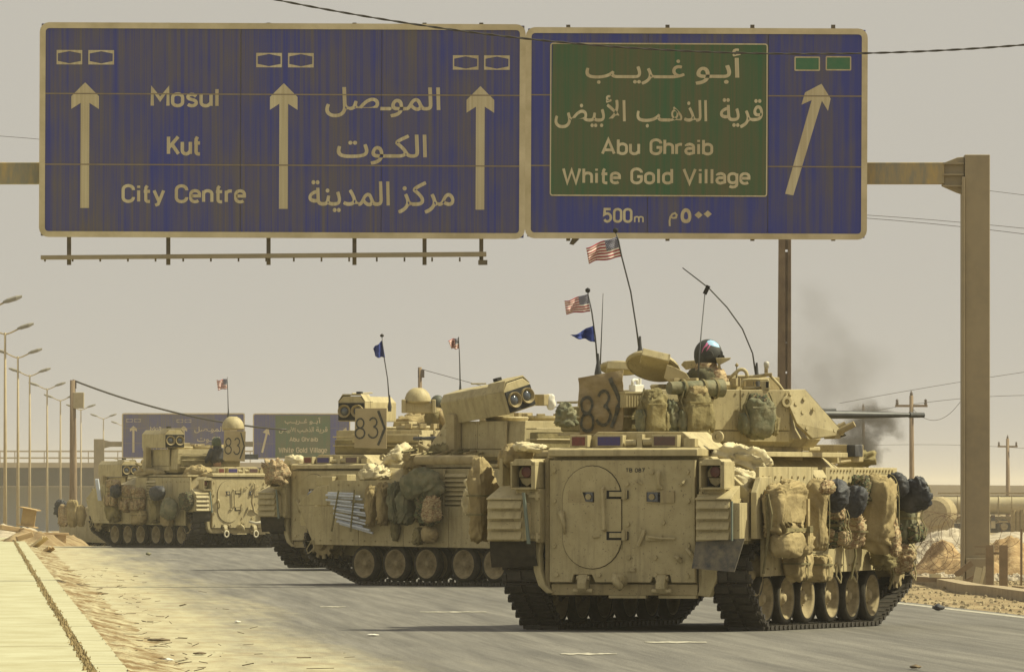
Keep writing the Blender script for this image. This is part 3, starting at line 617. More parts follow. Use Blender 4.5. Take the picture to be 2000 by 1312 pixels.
class Board:
    """content given in the photograph's pixels, laid out in metres: x0,y0 = origin pixel, s = pixels per metre"""
    def __init__(b, root, ox, oy, s, sx=1): b.r = root; b.ox = ox; b.oy = oy; b.s = s; b.sx = sx
    def X(b, x): return (x-b.ox)/b.s*b.sx
    def Z(b, y): return (b.oy-y)/b.s
    def plate(b, x0, x1, ytop, ybot, rows, cols, m, y=0):
        xs = [x0]+cols+[x1]; yy = [ytop]+rows+[ybot]; e = .004
        for i in range(len(xs)-1):
            for j in range(len(yy)-1):
                G().bx(b.X(xs[i])+e, b.X(xs[i+1])-e, y, y+.035, b.Z(yy[j+1])+e, b.Z(yy[j])-e).obj('sign_panel', m, b.r, bevel=.004)
        G().bx(b.X(x0)+.02, b.X(x1)-.02, y+.037, y+.05, b.Z(ybot)+.02, b.Z(ytop)-.02).obj('backing_sheet', SEAM, b.r)
        for yv in rows:   # overlapping joint strips between the panel rows
            G().bx(b.X(x0)+.03, b.X(x1)-.03, y-.008, y-.001, b.Z(yv)-.010, b.Z(yv)+.012).obj('joint_strip', SEAM, b.r)
    def ring(b, x0, x1, yt, yb, wd, rr_, m, y, name='border', th=.012):
        def rrect(i):
            a, c, t, d = b.X(x0)+i, b.X(x1)-i, b.Z(yt)-i, b.Z(yb)+i; r_ = max(rr_-i, .005); P = []
            for cx, cz, s0 in ((c-r_,t-r_,0),(a+r_,t-r_,90),(a+r_,d+r_,180),(c-r_,d+r_,270)):
                P += [(cx+r_*cos(rad(s0+k*22.5)), cz+r_*sin(rad(s0+k*22.5))) for k in range(5)]
            return P
        o, i_ = rrect(0), rrect(wd); n = len(o); g = G()
        vs = [(x,y,z) for x,z in o]+[(x,y,z) for x,z in i_]+[(x,y+th,z) for x,z in o]+[(x,y+th,z) for x,z in i_]
        fs = []
        for k in range(n):
            l = (k+1)%n; fs += [(k,l,n+l,n+k),(2*n+k,3*n+k,3*n+l,2*n+l),(k,2*n+k,2*n+l,l),(n+k,n+l,3*n+l,3*n+k)]
        return g.add(vs, fs).obj(name, m, b.r)
    def poly(b, pts, m, y, name, th=.003):
        return G().prism([(b.X(x),b.Z(y_)) for x,y_ in pts], 'y', y, y+th).obj(name, m, b.r)
    def arrow(b, cx, tip, tail, hw=27, sw=8.5, hh=52, shear=0):
        k = shear
        f = lambda x, y: (cx+x+k*(tail-y)/(tail-tip), y)
        h = tip
        return b.poly([f(-sw,tail), f(-sw,h+40), f(-hw,h+hh), f(-hw,h+27), f(0,h), f(hw,h+27), f(hw,h+hh), f(sw,h+40), f(sw,tail)], SCREAM, -.006, 'arrow')
    def plaque(b, x0, yt, green=False, w_=50, h_=28):
        x1 = x0+w_; yb = yt+h_
        if green:
            b.ring(x0,x1,yt,yb,.022,.02,SCREAM,-.010,'lane_plaque',.006); b.poly([(x0+1,yb-1),(x1-1,yb-1),(x1-1,yt+1),(x0+1,yt+1)], SGREEN2, -.003, 'green_field')
        else:
            cx = (x0+x1)/2; cy = (yt+yb)/2
            out_ = [(x0,yb),(cx,yb),(x1,yb),(x1,cy),(x1,yt),(cx,yt),(x0,yt),(x0,cy)]
            inn = [(x0+2.5,yb-6.5),(cx,yb-2),(x1-2.5,yb-6.5),(x1-2.5,cy),(x1-2.5,yt+6.5),(cx,yt+2),(x0+2.5,yt+6.5),(x0+2.5,cy)]
            g = G(); vs = [(b.X(x),-.006,b.Z(y)) for x,y in out_+inn]+[(b.X(x),-.003,b.Z(y)) for x,y in out_+inn]; fs = []
            for k in range(8):
                l = (k+1)%8; fs += [(k,l,8+l,8+k),(16+k,24+k,24+l,16+l),(k,16+k,16+l,l),(8+k,8+l,24+l,24+k)]
            g.add(vs, fs).obj('lane_plaque', SCREAM, b.r)
    def latin(b, s, x0, x1, ycap, ybase, wd=.165, z=.005):
        for g in text_g(s, b.X(x0), b.Z(ybase), b.X(x1), b.Z(ycap), wd, z, split=True): g.obj('letter', SCREAM, b.r, recalc=False)
    def arab(b, k, x0, x1, yt, yb, bold=.013): arab_g(k, b.X(x0), b.Z(yb), b.X(x1), b.Z(yt), .005, bold).obj('arabic_lettering', SCREAM, b.r, recalc=False)
def left_board(b, rows=(185,323), cols=(470,745)):
    b.plate(80,1024,48,463, list(rows), list(cols), SBLUE)
    b.ring(77,1026,46,465,.10,.16,SBORD,-.022)
    for cx in (166,554,938): b.arrow(cx, 163 if cx<900 else 167, 408)
    for x in (110,172): b.plaque(x,100)
    for x in (500,562): b.plaque(x,104)
    for x in (884,945): b.plaque(x,107)
    b.latin('Mosul',294,429,172,211); b.latin('Kut',326,394,265,305); b.latin('City Centre',238,481,361,398)
    b.arab('mosul',635,860,170,229); b.arab('kut',658,834,262,321)
    b.arab('markaz',778,888,353,416); b.arab('madina',603,762,352,414)
def right_board(b):
    b.plate(1030,1690,57,464,[187,325],[1265,1500], SBLUER)
    b.ring(1026,1694,55,467,.10,.16,SBORD,-.022)
    b.poly([(1075,384),(1496,384),(1500,87),(1079,85)], SGREEN, -.012, 'green_panel', .011)
    b.ring(1074,1499,85,384,.022,.05,SCREAM,-.018,'green_panel_edge',.006)
    b2 = Board(b.r, b.ox, b.oy, b.s, b.sx); 
    def L2(s,x0,x1,a,c,wd=.165): b.latin(s,x0,x1,a,c,wd,.016)
    def A2(k,x0,x1,a,c): arab_g(k,b.X(x0),b.Z(c),b.X(x1),b.Z(a),.016).obj('arabic_lettering',SCREAM,b.r,recalc=False)
    A2('abu',1358,1446,95,166); A2('ghraib',1143,1337,117,166)
    A2('qarya',1406,1490,192,250); A2('dhahab',1243,1381,196,250); A2('abyad',1083,1222,187,252)
    L2('Abu Ghraib',1174,1393,271,304); L2('White Gold Village',1098,1466,328,361)
    b.latin('500',1178,1236,407,436); b.latin('m',1239,1258,418,436,.16)
    g_ = G(); ribbon(g_, [(b.X(x), b.Z(y)) for x, y in ((1309,442),(1308.5,432),(1310,424),(1314,418.5),(1319,416.5),(1322.5,420),(1321,425.5),(1315.5,426),(1311,424.5))], 3.6/b.s, .005); g_.obj('arabic_lettering', SCREAM, b.r, recalc=False); b.arab('five',1330,1351,407,436,.03); b.poly([(1357,420),(1365,413),(1373,420),(1365,427)],SCREAM,-.006,'arabic_zero'); b.poly([(1375,418),(1383,411),(1391,418),(1383,425)],SCREAM,-.006,'arabic_zero')
    b.plaque(1551,110,True); b.plaque(1612,109,True)
    b.poly([(1534,378),(1550,381),(1605,196),(1617,216),(1622,192),(1604,163),(1572,180),(1565,204),(1585,195)][::1], SCREAM, -.006, 'arrow')
YG = 146.; SG = F/YG
Z0 = lambda py: CZ-(py-HY)/SG
lroot = empty('highway_sign', TR((551-1000)/SG, YG, Z0(256), ry=0) @ TR(ry=.25), 'big dusty blue road sign reading Mosul, Kut and City Centre', 'road sign')
left_board(Board(lroot, 551, 256, SG))
rroot = empty('highway_sign', TR((1360-1000)/SG, YG, Z0(261)) @ TR(ry=.25), 'blue road sign with green Abu Ghraib panel and slanted arrow', 'road sign')
right_board(Board(rroot, 1360, 261, SG))
# gantry
gr = empty('sign_gantry', TR((1909-1000)/SG, YG+.45, 0), 'tan steel gantry whose beam and post carry the big signs', 'gantry')
gx0 = (1909-1000)/SG
PX = lambda px: (px-1000)/SG-gx0
g = G(); zt = Z0(301); g.bx(PX(1886),PX(1935),-.22,.22,-.1,zt); g.obj('post', STEEL, gr, bevel=.012)
G().bx(PX(1880),PX(1886)-.002,-.27,.27,-.1,Z0(345)).obj('post_flange', STEEL, gr, bevel=.006)
G().bx(PX(1888),PX(1933),-.28,-.222,-.02,Z0(1090)).obj('base_plate', STEEL, gr, bevel=.006)
G().bx(PX(-900),PX(1846),-.17,.17,Z0(358),Z0(316)).obj('beam', STEEL2, gr, bevel=.012)
G().bx(PX(-945),PX(-900),-.22,.22,-.1,zt).obj('post', STEEL, gr, bevel=.012)
G().prism([(PX(1842),Z0(318)),(PX(1872),Z0(306)),(PX(1885),Z0(305)),(PX(1885),Z0(379)),(PX(1872),Z0(375)),(PX(1842),Z0(362))],'y',-.12,.12).obj('haunch', STEEL, gr, bevel=.01)
for zz in (318,340,362): G().bx(PX(1843),PX(1884),-.2,-.12,Z0(zz)-.014,Z0(zz)+.014).obj('stiffener', STEEL, gr)
for px in (134,328,524,692,829,940):
    G().bx(PX(px)-.035,PX(px)+.035,-.33,-.25,Z0(517),Z0(44)).obj('hanger', DKST, gr)
for px in (1110,1304,1470,1628):
    G().bx(PX(px)-.035,PX(px)+.035,-.33,-.25,Z0(470),Z0(48)).obj('hanger', DKST, gr)
G().prism([(PX(1112),Z0(476)),(PX(1120),Z0(478)),(PX(1132),Z0(466)),(PX(1118),Z0(464))],'y',-.3,-.24).obj('bracket', DKST, gr)
G().prism([(PX(80),Z0(507)),(PX(80),Z0(499)),(PX(950),Z0(492)),(PX(950),Z0(501))],'y',-.55,-.335).obj('lower_rail', STEEL, gr, bevel=.006)
for i in range(16): G().bx(PX(88+i*54)-.015,PX(88+i*54)+.015,-.5,-.46,Z0(511),Z0(503)).obj('rail_clip', DKST, gr)
G().bx(PX(934),PX(952),-.5,-.3,Z0(517),Z0(508)).obj('bracket', DKST, gr)
# far gantry, the same arrangement seen small through the haze
YF = 690.; SF = F/YF; k = .212
fl = empty('highway_sign', TR((358-1000)/SF, YF, CZ-(851-HY)/SF), 'far hazy blue road sign with upright arrows behind the last tracked vehicle', 'road sign')
left_board(Board(fl, 551, 256, SF/k, .253/.212))
fr_ = empty('highway_sign', TR((589-1000)/SF, YF, CZ-(852-HY)/SF), 'far hazy blue sign with a green centre panel and slanted arrows', 'road sign')
b = Board(fr_, 589, 852, SF)
b.plate(495,683,808,895,[836,866],[],SBLUER); b.ring(494,684,807,896,.09,.2,SBORD,-.06)
b.poly([(538,893),(645,893),(645,811),(538,811)],SGREEN,-.05,'green_panel',.04)
for x in (0,152): b.poly([(510+x,883),(514+x,884),(523+x,847),(527+x,850),(524+x,834),(513+x,844),(519+x,846)],SCREAM,-.03,'arrow',.02)
for kk,x0,x1,a,c in (('ghraib',556,600,817,829),('abu',604,626,815,829),('abyad',545,577,833,846),('dhahab',581,613,833,846),('qarya',617,640,833,846)):
    arab_g(kk,b.X(x0),b.Z(c),b.X(x1),b.Z(a),.06).obj('arabic_lettering',SCREAM,fr_,recalc=False)
b.latin('Abu Ghraib',565,621,853,862,.16,.06)
b.latin('White Gold Village',544,639,873,884,.16,.06)
fg = empty('sign_gantry', TR((194-1000)/SF, YF+.5, gz(-33,YF)), 'far tan gantry post and beam holding the hazy blue signs', 'gantry'); fz = gz(-33,YF)
W = lambda px: (px-194)/SF; Zf = lambda py: CZ-(py-HY)/SF-fz
G().bx(W(183),W(203),-.3,.3,-.3,Zf(857)).obj('post', STEEL, fg, bevel=.02)
G().prism([(W(203),Zf(875)),(W(215),Zf(872)),(W(700),Zf(872)),(W(700),Zf(862)),(W(215),Zf(862)),(W(203),Zf(859))],'y',-.2,.2).obj('beam', STEEL, fg)
G().bx(W(700),W(720),-.3,.3,-.3,Zf(857)).obj('post', STEEL, fg, bevel=.02)
# ---------------------------------------------------------------- tracked infantry fighting vehicles
class Veh: pass
WY = [.72, 1.46, 2.20, 3.10, 3.86, 4.62]
def track_path():
    """(y, z, angle) of each shoe round idler, road wheels, sprocket and return rollers; pitch .155"""
    P = []
    ci = (.36,.66,.30); cs = (5.70,.74,.31)
    # polyline: bottom run, up to sprocket, over the top, down round the idler
    pts = [(.66,.035),(4.72,.035)]
    pts += [(cs[0]+ (cs[2]+.04)*cos(rad(a)), cs[1]+(cs[2]+.04)*sin(rad(a))) for a in range(-50,100,15)]
    pts += [(4.3,1.0),(3.0,1.02),(1.6,1.0)]
    pts += [(ci[0]+(ci[2]+.03)*cos(rad(a)), ci[1]+(ci[2]+.03)*sin(rad(a))) for a in range(85,235,15)]
    pts.append(pts[0]); pts = [Vector(p) for p in pts]
    L = [(pts[i+1]-pts[i]).length for i in range(len(pts)-1)]; tot = sum(L); n = round(tot/.155); st = tot/n
    out_ = []
    for k in range(n):
        d = k*st+.01; i = 0
        while d > L[i]: d -= L[i]; i += 1
        p = pts[i]+(pts[i+1]-pts[i])*(d/L[i])
        d2 = (k*st+.01+st*.9) % tot; j = 0
        while d2 > L[j]: d2 -= L[j]; j += 1
        q = pts[j]+(pts[j+1]-pts[j])*(d2/L[j]); t = q-p
        out_.append((p.x, p.y, math.atan2(t.y, t.x)))
    return out_
TP = track_path()
def shoe_mesh():
    g = G()   # local: x across, y along, z inwards (towards the wheels)
    g.box(0,0,0,.42,.118,.030); g.box(-.115,0,-.028,.17,.10,.030); g.box(.115,0,-.028,.17,.10,.030)
    g.box(0,0,.045,.05,.07,.065)
    for s_ in (-1,1): g.cyl((s_*.215,.07,.0),(s_*.27,.07,.0),.031,8); g.box(s_*.235,.035,-.002,.035,.085,.05)
    g.cyl((-.26,.07,0),(.26,.07,0),.017,6)
    me = g.mesh('track_shoe'); me.materials.append(TRK); return me
SHOE = shoe_mesh()
def wheel_meshes():
    t = G(); t.lathe([(.245,-.20),(.305,-.195),(.305,-.075),(.245,-.07)], ax=(1,0,0), n=28, cap=False); t.lathe([(.245,.07),(.305,.075),(.305,.195),(.245,.20)], ax=(1,0,0), n=28, cap=False)
    r = G()
    for s_ in (-1,1):
        r.lathe([(.02,s_*.16),(.075,s_*.16),(.085,s_*.13),(.10,s_*.105),(.19,s_*.10),(.222,s_*.175),(.25,s_*.207),(.252,s_*.19),(.25,s_*.07),(.10,s_*.05)], ax=(1,0,0), n=28)
        r.lathe([(.02,s_*.185),(.05,s_*.185),(.058,s_*.15),(.058,s_*.12)], ax=(1,0,0), n=12)
        for k in range(8):
            a = k*pi/4; r.cyl((s_*.10,.13*cos(a),.13*sin(a)),(s_*.118,.13*cos(a),.13*sin(a)),.012,6)
    a = t.mesh('tyre', True); a.materials.append(RUB); b = r.mesh('rim', True); b.materials.append(WHEEL)
    return a, b
TYRE, RIM = wheel_meshes()
def bolts(parent, pts, n_, r=.014, h=.012, m=None, name='bolt'):
    """all the small bolt heads of one panel, joined"""
    g = G()
    for p in pts: p = Vector(p); g.cyl(p, p+Vector(n_).normalized()*h, r, 6)
    return g.obj(name, m or PAINTD, parent, kind='stuff')
def louvre(name, x0, x1, y, z0, z1, n, parent, axis='rear', drop=.0):
    """slatted grille on a rear face (axis rear) or a side face; slats are parts"""
    g = G(); h = (z1-z0)/n
    if axis == 'rear': G().bx(x0,x1,y+.012,y+.014,z0,z1).obj('slat_gap_shade', DARK, parent)  # black sheet paints the shade between the slats
    for i in range(n):
        a = z0+i*h; g = G()
        if axis == 'rear': g.prism([(y-.055,a+.010),(y-.050,a+.024),(y-.008,a+h-.020),(y+.004,a+h-.020),(y+.008,a+.03)],'x',x0,x1)
        else:
            s_ = 1 if y > 0 else -1; g.prism([(y+s_*.045,a+.004),(y+s_*.040,a+.018),(y-s_*.01,a+h-.012),(y-s_*.03,a+h-.012),(y-s_*.03,a+.02)],'y',x0,x1)
        g.obj('louvre_slat', PAINT, parent, bevel=.003)
SKL = [(.30,.64),(5.76,.70),(6.14,1.36),(.30,1.36)]
def vehicle(px, Y, theta, label, zoff=0, detail=2, turret=0., launcher=0., bar=True, opts=()):
    v = Veh(); X = (px-1000)*Y/F
    v.M = TR(X, Y, zoff, -theta); v.r = empty('armoured_vehicle', v.M, label, 'armoured vehicle', 'armoured vehicles on the highway')
    R = v.r; v.th = theta
    # ---- hull
    hp = [(-.95,.46),(.95,.46),(.97,1.02),(1.48,1.02),(1.50,1.62),(1.02,2.04),(-1.02,2.04),(-1.50,1.62),(-1.48,1.02),(-.97,1.02)]
    def sec(y, f=1, zt=2.04, zm=1.62, zb=.46):
        m = {2.04:zt, 1.62:zm, .46:zb, 1.02:min(1.02,zm)}; return [Vector((x*f, y, m[z])) for x, z in hp]
    hull = G().loft([sec(.10), sec(4.15), sec(5.0,1,1.86,1.58,.46), sec(5.95,.99,1.46,1.34,.55), sec(6.25,.97,1.22,1.2,.85)]).obj('hull', PAINT, R, bevel=.008)
    G().bx(-.93,.93,.2,5.6,.40,.458).obj('belly_plate', UNDER, R)
    G().bx(-1.35,1.35,.6,4.1,2.042,2.10).obj('deck_plate', PAINT, R, bevel=.006)
    # rear frame round the ramp
    G().bx(-1.0,-.945,-.02,.10,.45,2.02).obj('ramp_frame', PAINTD, R, bevel=.005); G().bx(.915,1.0,-.02,.10,.45,2.02).obj('ramp_frame', PAINTD, R, bevel=.005)
    G().bx(-.925,.895,-.01,.10,.42,.55).obj('ramp_sill', PAINTD, R, bevel=.005)
    for x in (-.20,.42): G().bx(x,x+.46,-.03,.06,.385,.418).obj('sill_pad', PAINT, R)
    # ---- ramp and its door
    ramp = G().prism([(-.92,2.0),(.89,2.0),(.89,.57),(.60,.57),(.58,.66),(.38,.66),(.34,.57),(-.35,.57),(-.39,.66),(-.62,.66),(-.64,.57),(-.92,.57)],'y',-.085,-.012).obj('rear_ramp', PAINT, R, bevel=.008)
    n = 12; dx0, dx1 = -.75, -.02
    arch = [(dx1,.95),(dx1,1.62)]+[(-.385+.365*cos(rad(a)),1.55+.38*sin(rad(a))) for a in range(11,180,13)]+[(dx0,1.55),(dx0,1.10)]+[(-.385+.365*cos(rad(a)),1.09+.36*sin(rad(a))) for a in range(180,352,13)]
    G().prism(arch,'y',-.106,-.0852).obj('ramp_door', PAINT, ramp, bevel=.006)
    arch2 = [(-.385+(x+.385)*1.026, 1.3+(z-1.3)*1.013) for x, z in arch]
    G().prism(arch2,'y',-.0865,-.0851).obj('door_seal', UNDER, ramp)
    for x, d_ in ((-.52,1),(.47,-1)):
        G().bx(x-.16,x+.17,-.1085,-.1062 if x<0 else -.0852,1.50,1.64).obj('vision_recess', PAINTD, ramp)
        G().prism([(x+(.02 if x<0 else -.17),1.625),(x+(.165 if x<0 else .0),1.625),(x+(.165 if x<0 else .0),1.505),(x+(.06 if x<0 else -.17),1.515)],'y',*((-.1096,-.1086) if x<0 else (-.1096,-.1086))).obj('recess_shade', DARK, ramp)  # flat black wedge paints the shaded side of the vision recess
        G().bx(x+(.06 if x<0 else -.16),x+(.15 if x<0 else -.03),-.1125,-.1098,1.515,1.625).obj('vision_block', GLASS, ramp)
        G().lathe([(.01,.0),(.035,0),(.035,.03),(.01,.03)],(x+(.10 if x<0 else -.10),-.135,1.57),(0,1,0),10).obj('periscope', PAINTD, ramp)
    G().tube([(-.215,-.10,1.17),(-.215,-.155,1.19),(-.235,-.155,1.66),(-.235,-.10,1.68)],.021,8).obj('door_handle', PAINT, ramp)
    for z in (1.12,1.60):
        G().bx(-.20,.075,-.1075,-.1063,z-.055,z+.045).obj('hinge_cutout_shade', DARK, ramp)  # thin black plate paints the shade of a cutout round the hinge
        g = G(); g.bx(-.16,.02,-.125,-.098,z-.028,z+.028); g.cyl((.02,-.125,z-.06),(.02,-.125,z+.06),.026,8); g.bx(.0,.06,-.12,-.0852,z-.05,z+.05); g.obj('door_hinge', PAINT, ramp, bevel=.003)
    g = G(); g.tube([(-.765,-.12,1.38),(-.745,-.15,1.34),(-.72,-.15,1.25),(-.715,-.12,1.14)],[.05,.035,.02,.018],8); g.obj('lever', PAINT, ramp, smooth=True)
    g = G(); g.tube([(.45,-.11,1.86),(.455,-.14,1.84),(.455,-.14,1.72),(.455,-.11,1.69)],[.025,.03,.018,.035],8); g.bx(.42,.50,-.12,-.086,1.66,1.69); g.obj('latch', PAINT, ramp)
    g = G(); g.tube([(.17,-.11,1.76),(.20,-.14,1.75),(.24,-.11,1.72)],.018,6); g.tube([(.72,-.11,1.70),(.76,-.14,1.73),(.78,-.11,1.77)],.018,6); g.tube([(-.36,-.11,1.10),(-.33,-.14,1.11),(-.29,-.11,1.11)],.02,6); g.obj('lifting_eye', PAINT, ramp, kind='stuff')
    g = G(); g.bx(.29,.50,-.12,-.086,1.06,1.12); g.tube([(.33,-.13,1.10),(.50,-.14,1.085),(.66,-.12,1.08)],.016,6); g.tube([(.27,-.11,1.18),(.25,-.13,1.10),(.20,-.12,1.0)],.024,6); g.obj('tool_clamp', PAINT, ramp, bevel=.002)
    g = G(); g.tube([(.66,-.11,.87),(.71,-.15,.85),(.72,-.11,.82)],.03,6); g.tube([(.80,-.11,.96),(.86,-.14,.90),(.90,-.11,.84)],.028,6); g.bx(.05,.16,-.115,-.086,.70,.74); g.obj('grab_handle', PAINT, ramp, kind='stuff')
    bolts(ramp, [(x,-.0855,z) for x,z in ((-.86,1.88),(.80,1.86),(-.86,1.52),(.81,1.52),(-.86,1.0),(.81,1.0),(-.83,.66),(.80,.64),(.40,.66),(-.30,.66),(-.40,1.80),(-.62,1.35),(-.62,.98),(-.36,1.20),(-.36,.82),(.05,1.72),(.06,1.25),(.50,1.27),(.40,.86),(.07,.86),(.36,1.86))], (0,-1,0), .030, .024, PAINT)
    if 'stencil' in opts: text_g('TB 087',-.0+.03,1.855,.27,1.905,.2,.088).obj('stencilled_number', PAINTMARK, ramp, recalc=False, kind='stuff')
    # tow pintle and ramp hinges
    g = G(); g.lathe([(.0,-.10),(.05,-.1),(.075,-.04),(.085,.02),(.085,.09)],(-.03,-.16,.60),(0,1,-.1),12); g.obj('tow_pintle', PAINT, R, smooth='auto')
    G().tube([(-.06,-.22,.66),(-.03,-.29,.60),(.02,-.25,.52),(.0,-.2,.5)],[.04,.045,.045,.03],8).obj('tow_hook', PAINT, R, smooth=True)
    for x in (-.50,.48):
        g = G(); g.prism([(-.10,.66),(-.02,.66),(-.02,.44),(-.10,.44),(-.15,.50),(-.15,.56)],'x',x-.055,x+.055); g.cyl((x-.12,-.09,.47),(x+.12,-.09,.47),.028,8); g.cyl((x-.08,-.08,.62),(x+.08,-.08,.62),.03,8); g.obj('ramp_hinge', PAINT, R, bevel=.005)
        if 'shackles' in opts:
            g = G(); P = [(x+.07*cos(rad(a)),-.17,.40+.09*sin(rad(a))) for a in range(0,361,30)]; g.tube(P,.022,6,False); g.obj('tow_shackle', CRM2, R, smooth=True)
    # rain gutter and roof light bar
    G().prism([(-.12,2.045),(-.12,2.12),(-.05,2.145),(.30,2.12),(.30,2.045)],'x',-.93,.93).obj('rear_gutter', PAINT, R, bevel=.008)
    G().loft([[Vector((x,y,z)) for x,z in ((-.62,2.125),(.92,2.125),(.66,2.33),(-.40,2.33))] for y in (.12,1.0)]).obj('ballistic_box', PAINT, R, bevel=.01)
    for x0,x1,m_ in ((-.66,-.50,RED),(-.34,-.06,BLUEL),(.36,.62,RED)):
        b_ = G().bx(x0-.03,x1+.03,-.02,.12,2.15,2.29).obj('reflector_box', PAINT, R, bevel=.006); G().bx(x0,x1,-.028,-.0205,2.17,2.27).obj('reflector', m_ if not (x0>0) else REDB, b_)
    G().cyl((0.0,.03,2.20),(.13,.03,2.20),.04,10).obj('drum_latch', PAINT, R); G().cyl((.22,.03,2.21),(.34,.03,2.21),.05,10).obj('drum_latch', PAINT, R); G().bx(.14,.21,-.01,.1,2.14,2.30).obj('latch_block', PAINT, R, bevel=.004)
    G().bx(.72,.86,-.0,.12,2.15,2.25).obj('latch_block', PAINT, R, bevel=.004)
    G().lathe([(.035,-.02),(.07,-.02),(.07,.02),(.035,.02)],(1.02,.35,2.27),(0,1,0),14,False).obj('lifting_ring', PAINT, R, smooth='auto')
    G().prism([(-.62,2.12),(-.2,2.15),(-.3,2.2),(-.62,2.2)],'y',.2,.6).obj('roof_bracket', PAINT, R)
    # ---- rear corners: louvred boxes, light hoods, flaps
    for s_ in (-1,1):
        xo = 1.62 if s_<0 else 1.42; xi = 1.16 if s_<0 else .98
        a, b = sorted((s_*xi, s_*xo))
        box = G().loft([[Vector((x,y,z)) for x,z in ((a,1.05),(b,1.05),(b,1.55),(a,1.55))] for y in (-.30,.12)]).obj('louvre_box', PAINT, R, bevel=.008)
        G().loft([[Vector((a,-.34,1.55)),Vector((b,-.34,1.55)),Vector((b,.0,1.70)),Vector((a+.06,.0,1.70))],[Vector((a,-.34,1.535)),Vector((b,-.34,1.535)),Vector((b,.0,1.55)),Vector((a,.0,1.55))]]).obj('sloped_lid', PAINT, box, bevel=.004)
        louvre('l', a+.02, b-.02, -.31, 1.06, 1.545, 4, box)
        G().bx(*( (b+.002,b+.05) if s_<0 else (b+.0,b+.10)),-.30,.1,1.06,1.50).obj('side_cheek', PAINT, box, bevel=.006)
        if s_ < 0: G().prism([(b+.0,1.62),(b+.03,1.62),(b+.10,1.02),(b+.06,1.02)],'y',-.36,-.33).obj('marker_strip', mat_teal, box)
        else: G().bx(b+.012,b+.030,-.36,-.33,1.06,1.52).obj('marker_strip', mat_teal, box)
        hx0, hx1 = sorted((s_*1.33, s_*1.02))
        hood = G(); hood.bx(hx0,hx0+.02,-.30,.0,1.68,1.98); hood.bx(hx1-.05,hx1,-.30,.06,1.66,1.98)
        hood.loft([[Vector((x,y,z)) for x,z in ((hx0,1.95),(hx0+.06,2.01),(hx1-.06,2.01),(hx1,1.95),(hx1,1.935),(hx0,1.935))] for y in (-.30,.08)]); hood.bx(hx0,hx1,-.29,.0,1.655,1.68); hood.bx(hx0+.02,hx1-.05,-.06,0,1.68,1.935)
        hd = hood.obj('light_hood', PAINT, R, bevel=.005)
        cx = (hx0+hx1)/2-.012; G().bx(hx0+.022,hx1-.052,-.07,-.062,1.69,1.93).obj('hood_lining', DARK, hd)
        G().prism([(cx-.10,1.86),(cx-.06,1.92),(cx+.06,1.92),(cx+.10,1.86),(cx+.10,1.80),(cx-.10,1.80)],'y',-.13,-.07).obj('light_guard', PAINT, hd, bevel=.004)
        G().lathe([(.002,-.02),(.06,-.015),(.068,0),(.068,.05)],(cx,-.135,1.86),(0,1,0),16).obj('tail_light', RED, hd, smooth='auto')
        G().prism([(cx-.09,1.79),(cx+.09,1.79),(cx+.06,1.73),(cx,1.69),(cx-.06,1.73)],'y',-.13,-.07).obj('lower_lamp', PAINT, hd, bevel=.006)
        xx0, xx1 = sorted((s_*1.00, s_*1.30))
        G().prism([(xx0,1.66),(xx1,1.66),(xx1,1.03),(xx0,1.03)],'y',-.20,.09).obj('corner_box', PAINT, R, bevel=.01)
        for z in (1.10,1.58):
            g = G(); g.cyl((s_*1.02,-.24,z-.05),(s_*1.02,-.24,z+.05),.022,6); g.bx(*sorted((s_*.98,s_*1.12)),-.25,-.2,z-.02,z+.02); g.obj('box_latch', PAINT, R)
        # mud flap
        fx0, fx1 = sorted((s_*1.05, s_*(1.62 if s_<0 else 1.58)))
        if s_ > 0 and 'bentflap' in opts: G().loft([[Vector((fx0-.07,-.30,1.05)),Vector((fx1,-.30,1.09)),Vector((fx1,-.28,1.09)),Vector((fx0-.07,-.28,1.05))],[Vector((fx0-.10,-.36,.74)),Vector((fx1-.1,-.38,.70)),Vector((fx1-.1,-.36,.70)),Vector((fx0-.10,-.34,.74))]]).obj('mud_flap', FLAP, R)
        else: G().loft([[Vector((fx0,-.22,1.05)),Vector((fx1,-.22,1.05)),Vector((fx1,-.20,1.05)),Vector((fx0,-.20,1.05))],[Vector((fx0,-.2,.88)),Vector((fx1,-.2,.86)),Vector((fx1,-.18,.86)),Vector((fx0,-.18,.88))],[Vector((fx0,-.16,.74)),Vector((fx1,-.15,.76)),Vector((fx1,-.13,.76)),Vector((fx0,-.14,.74))]]).obj('mud_flap', RUB, R)
        # curved guard along the ramp side
        P = [(s_*1.07,-.05,1.06),(s_*1.085,-.09,.9),(s_*1.07,-.08,.7),(s_*1.02,-.06,.53),(s_*.93,-.03,.44)]
        if s_ < 0: G().loft([[Vector(p)+Vector((-.045,-.02,0)),Vector(p)+Vector((.045,-.02,0)),Vector(p)+Vector((.045,.12,0)),Vector(p)+Vector((-.045,.12,0))] for p in P]).obj('curved_guard', PAINT, R, bevel=.01)
        else: G().loft([[Vector((.95,-.03,1.05)),Vector((1.14,-.03,1.05)),Vector((1.14,.1,1.05)),Vector((.95,.1,1.05))],[Vector((.95,-.03,.6)),Vector((1.14,-.03,.62)),Vector((1.14,.1,.62)),Vector((.95,.1,.6))],[Vector((.9,-.02,.42)),Vector((1.05,-.02,.40)),Vector((1.05,.1,.40)),Vector((.9,.1,.42))]]).obj('curved_guard', PAINT, R, bevel=.01)
        # sloping upper side plates and side armour
        x = s_*1.55; o_ = s_*.045
        tall = s_ < 0
        cuts = [.02,1.05,1.95,3.2] if tall else [.16,1.20,2.05,2.62,3.6,5.25]
        zt = 2.02 if tall else 1.92
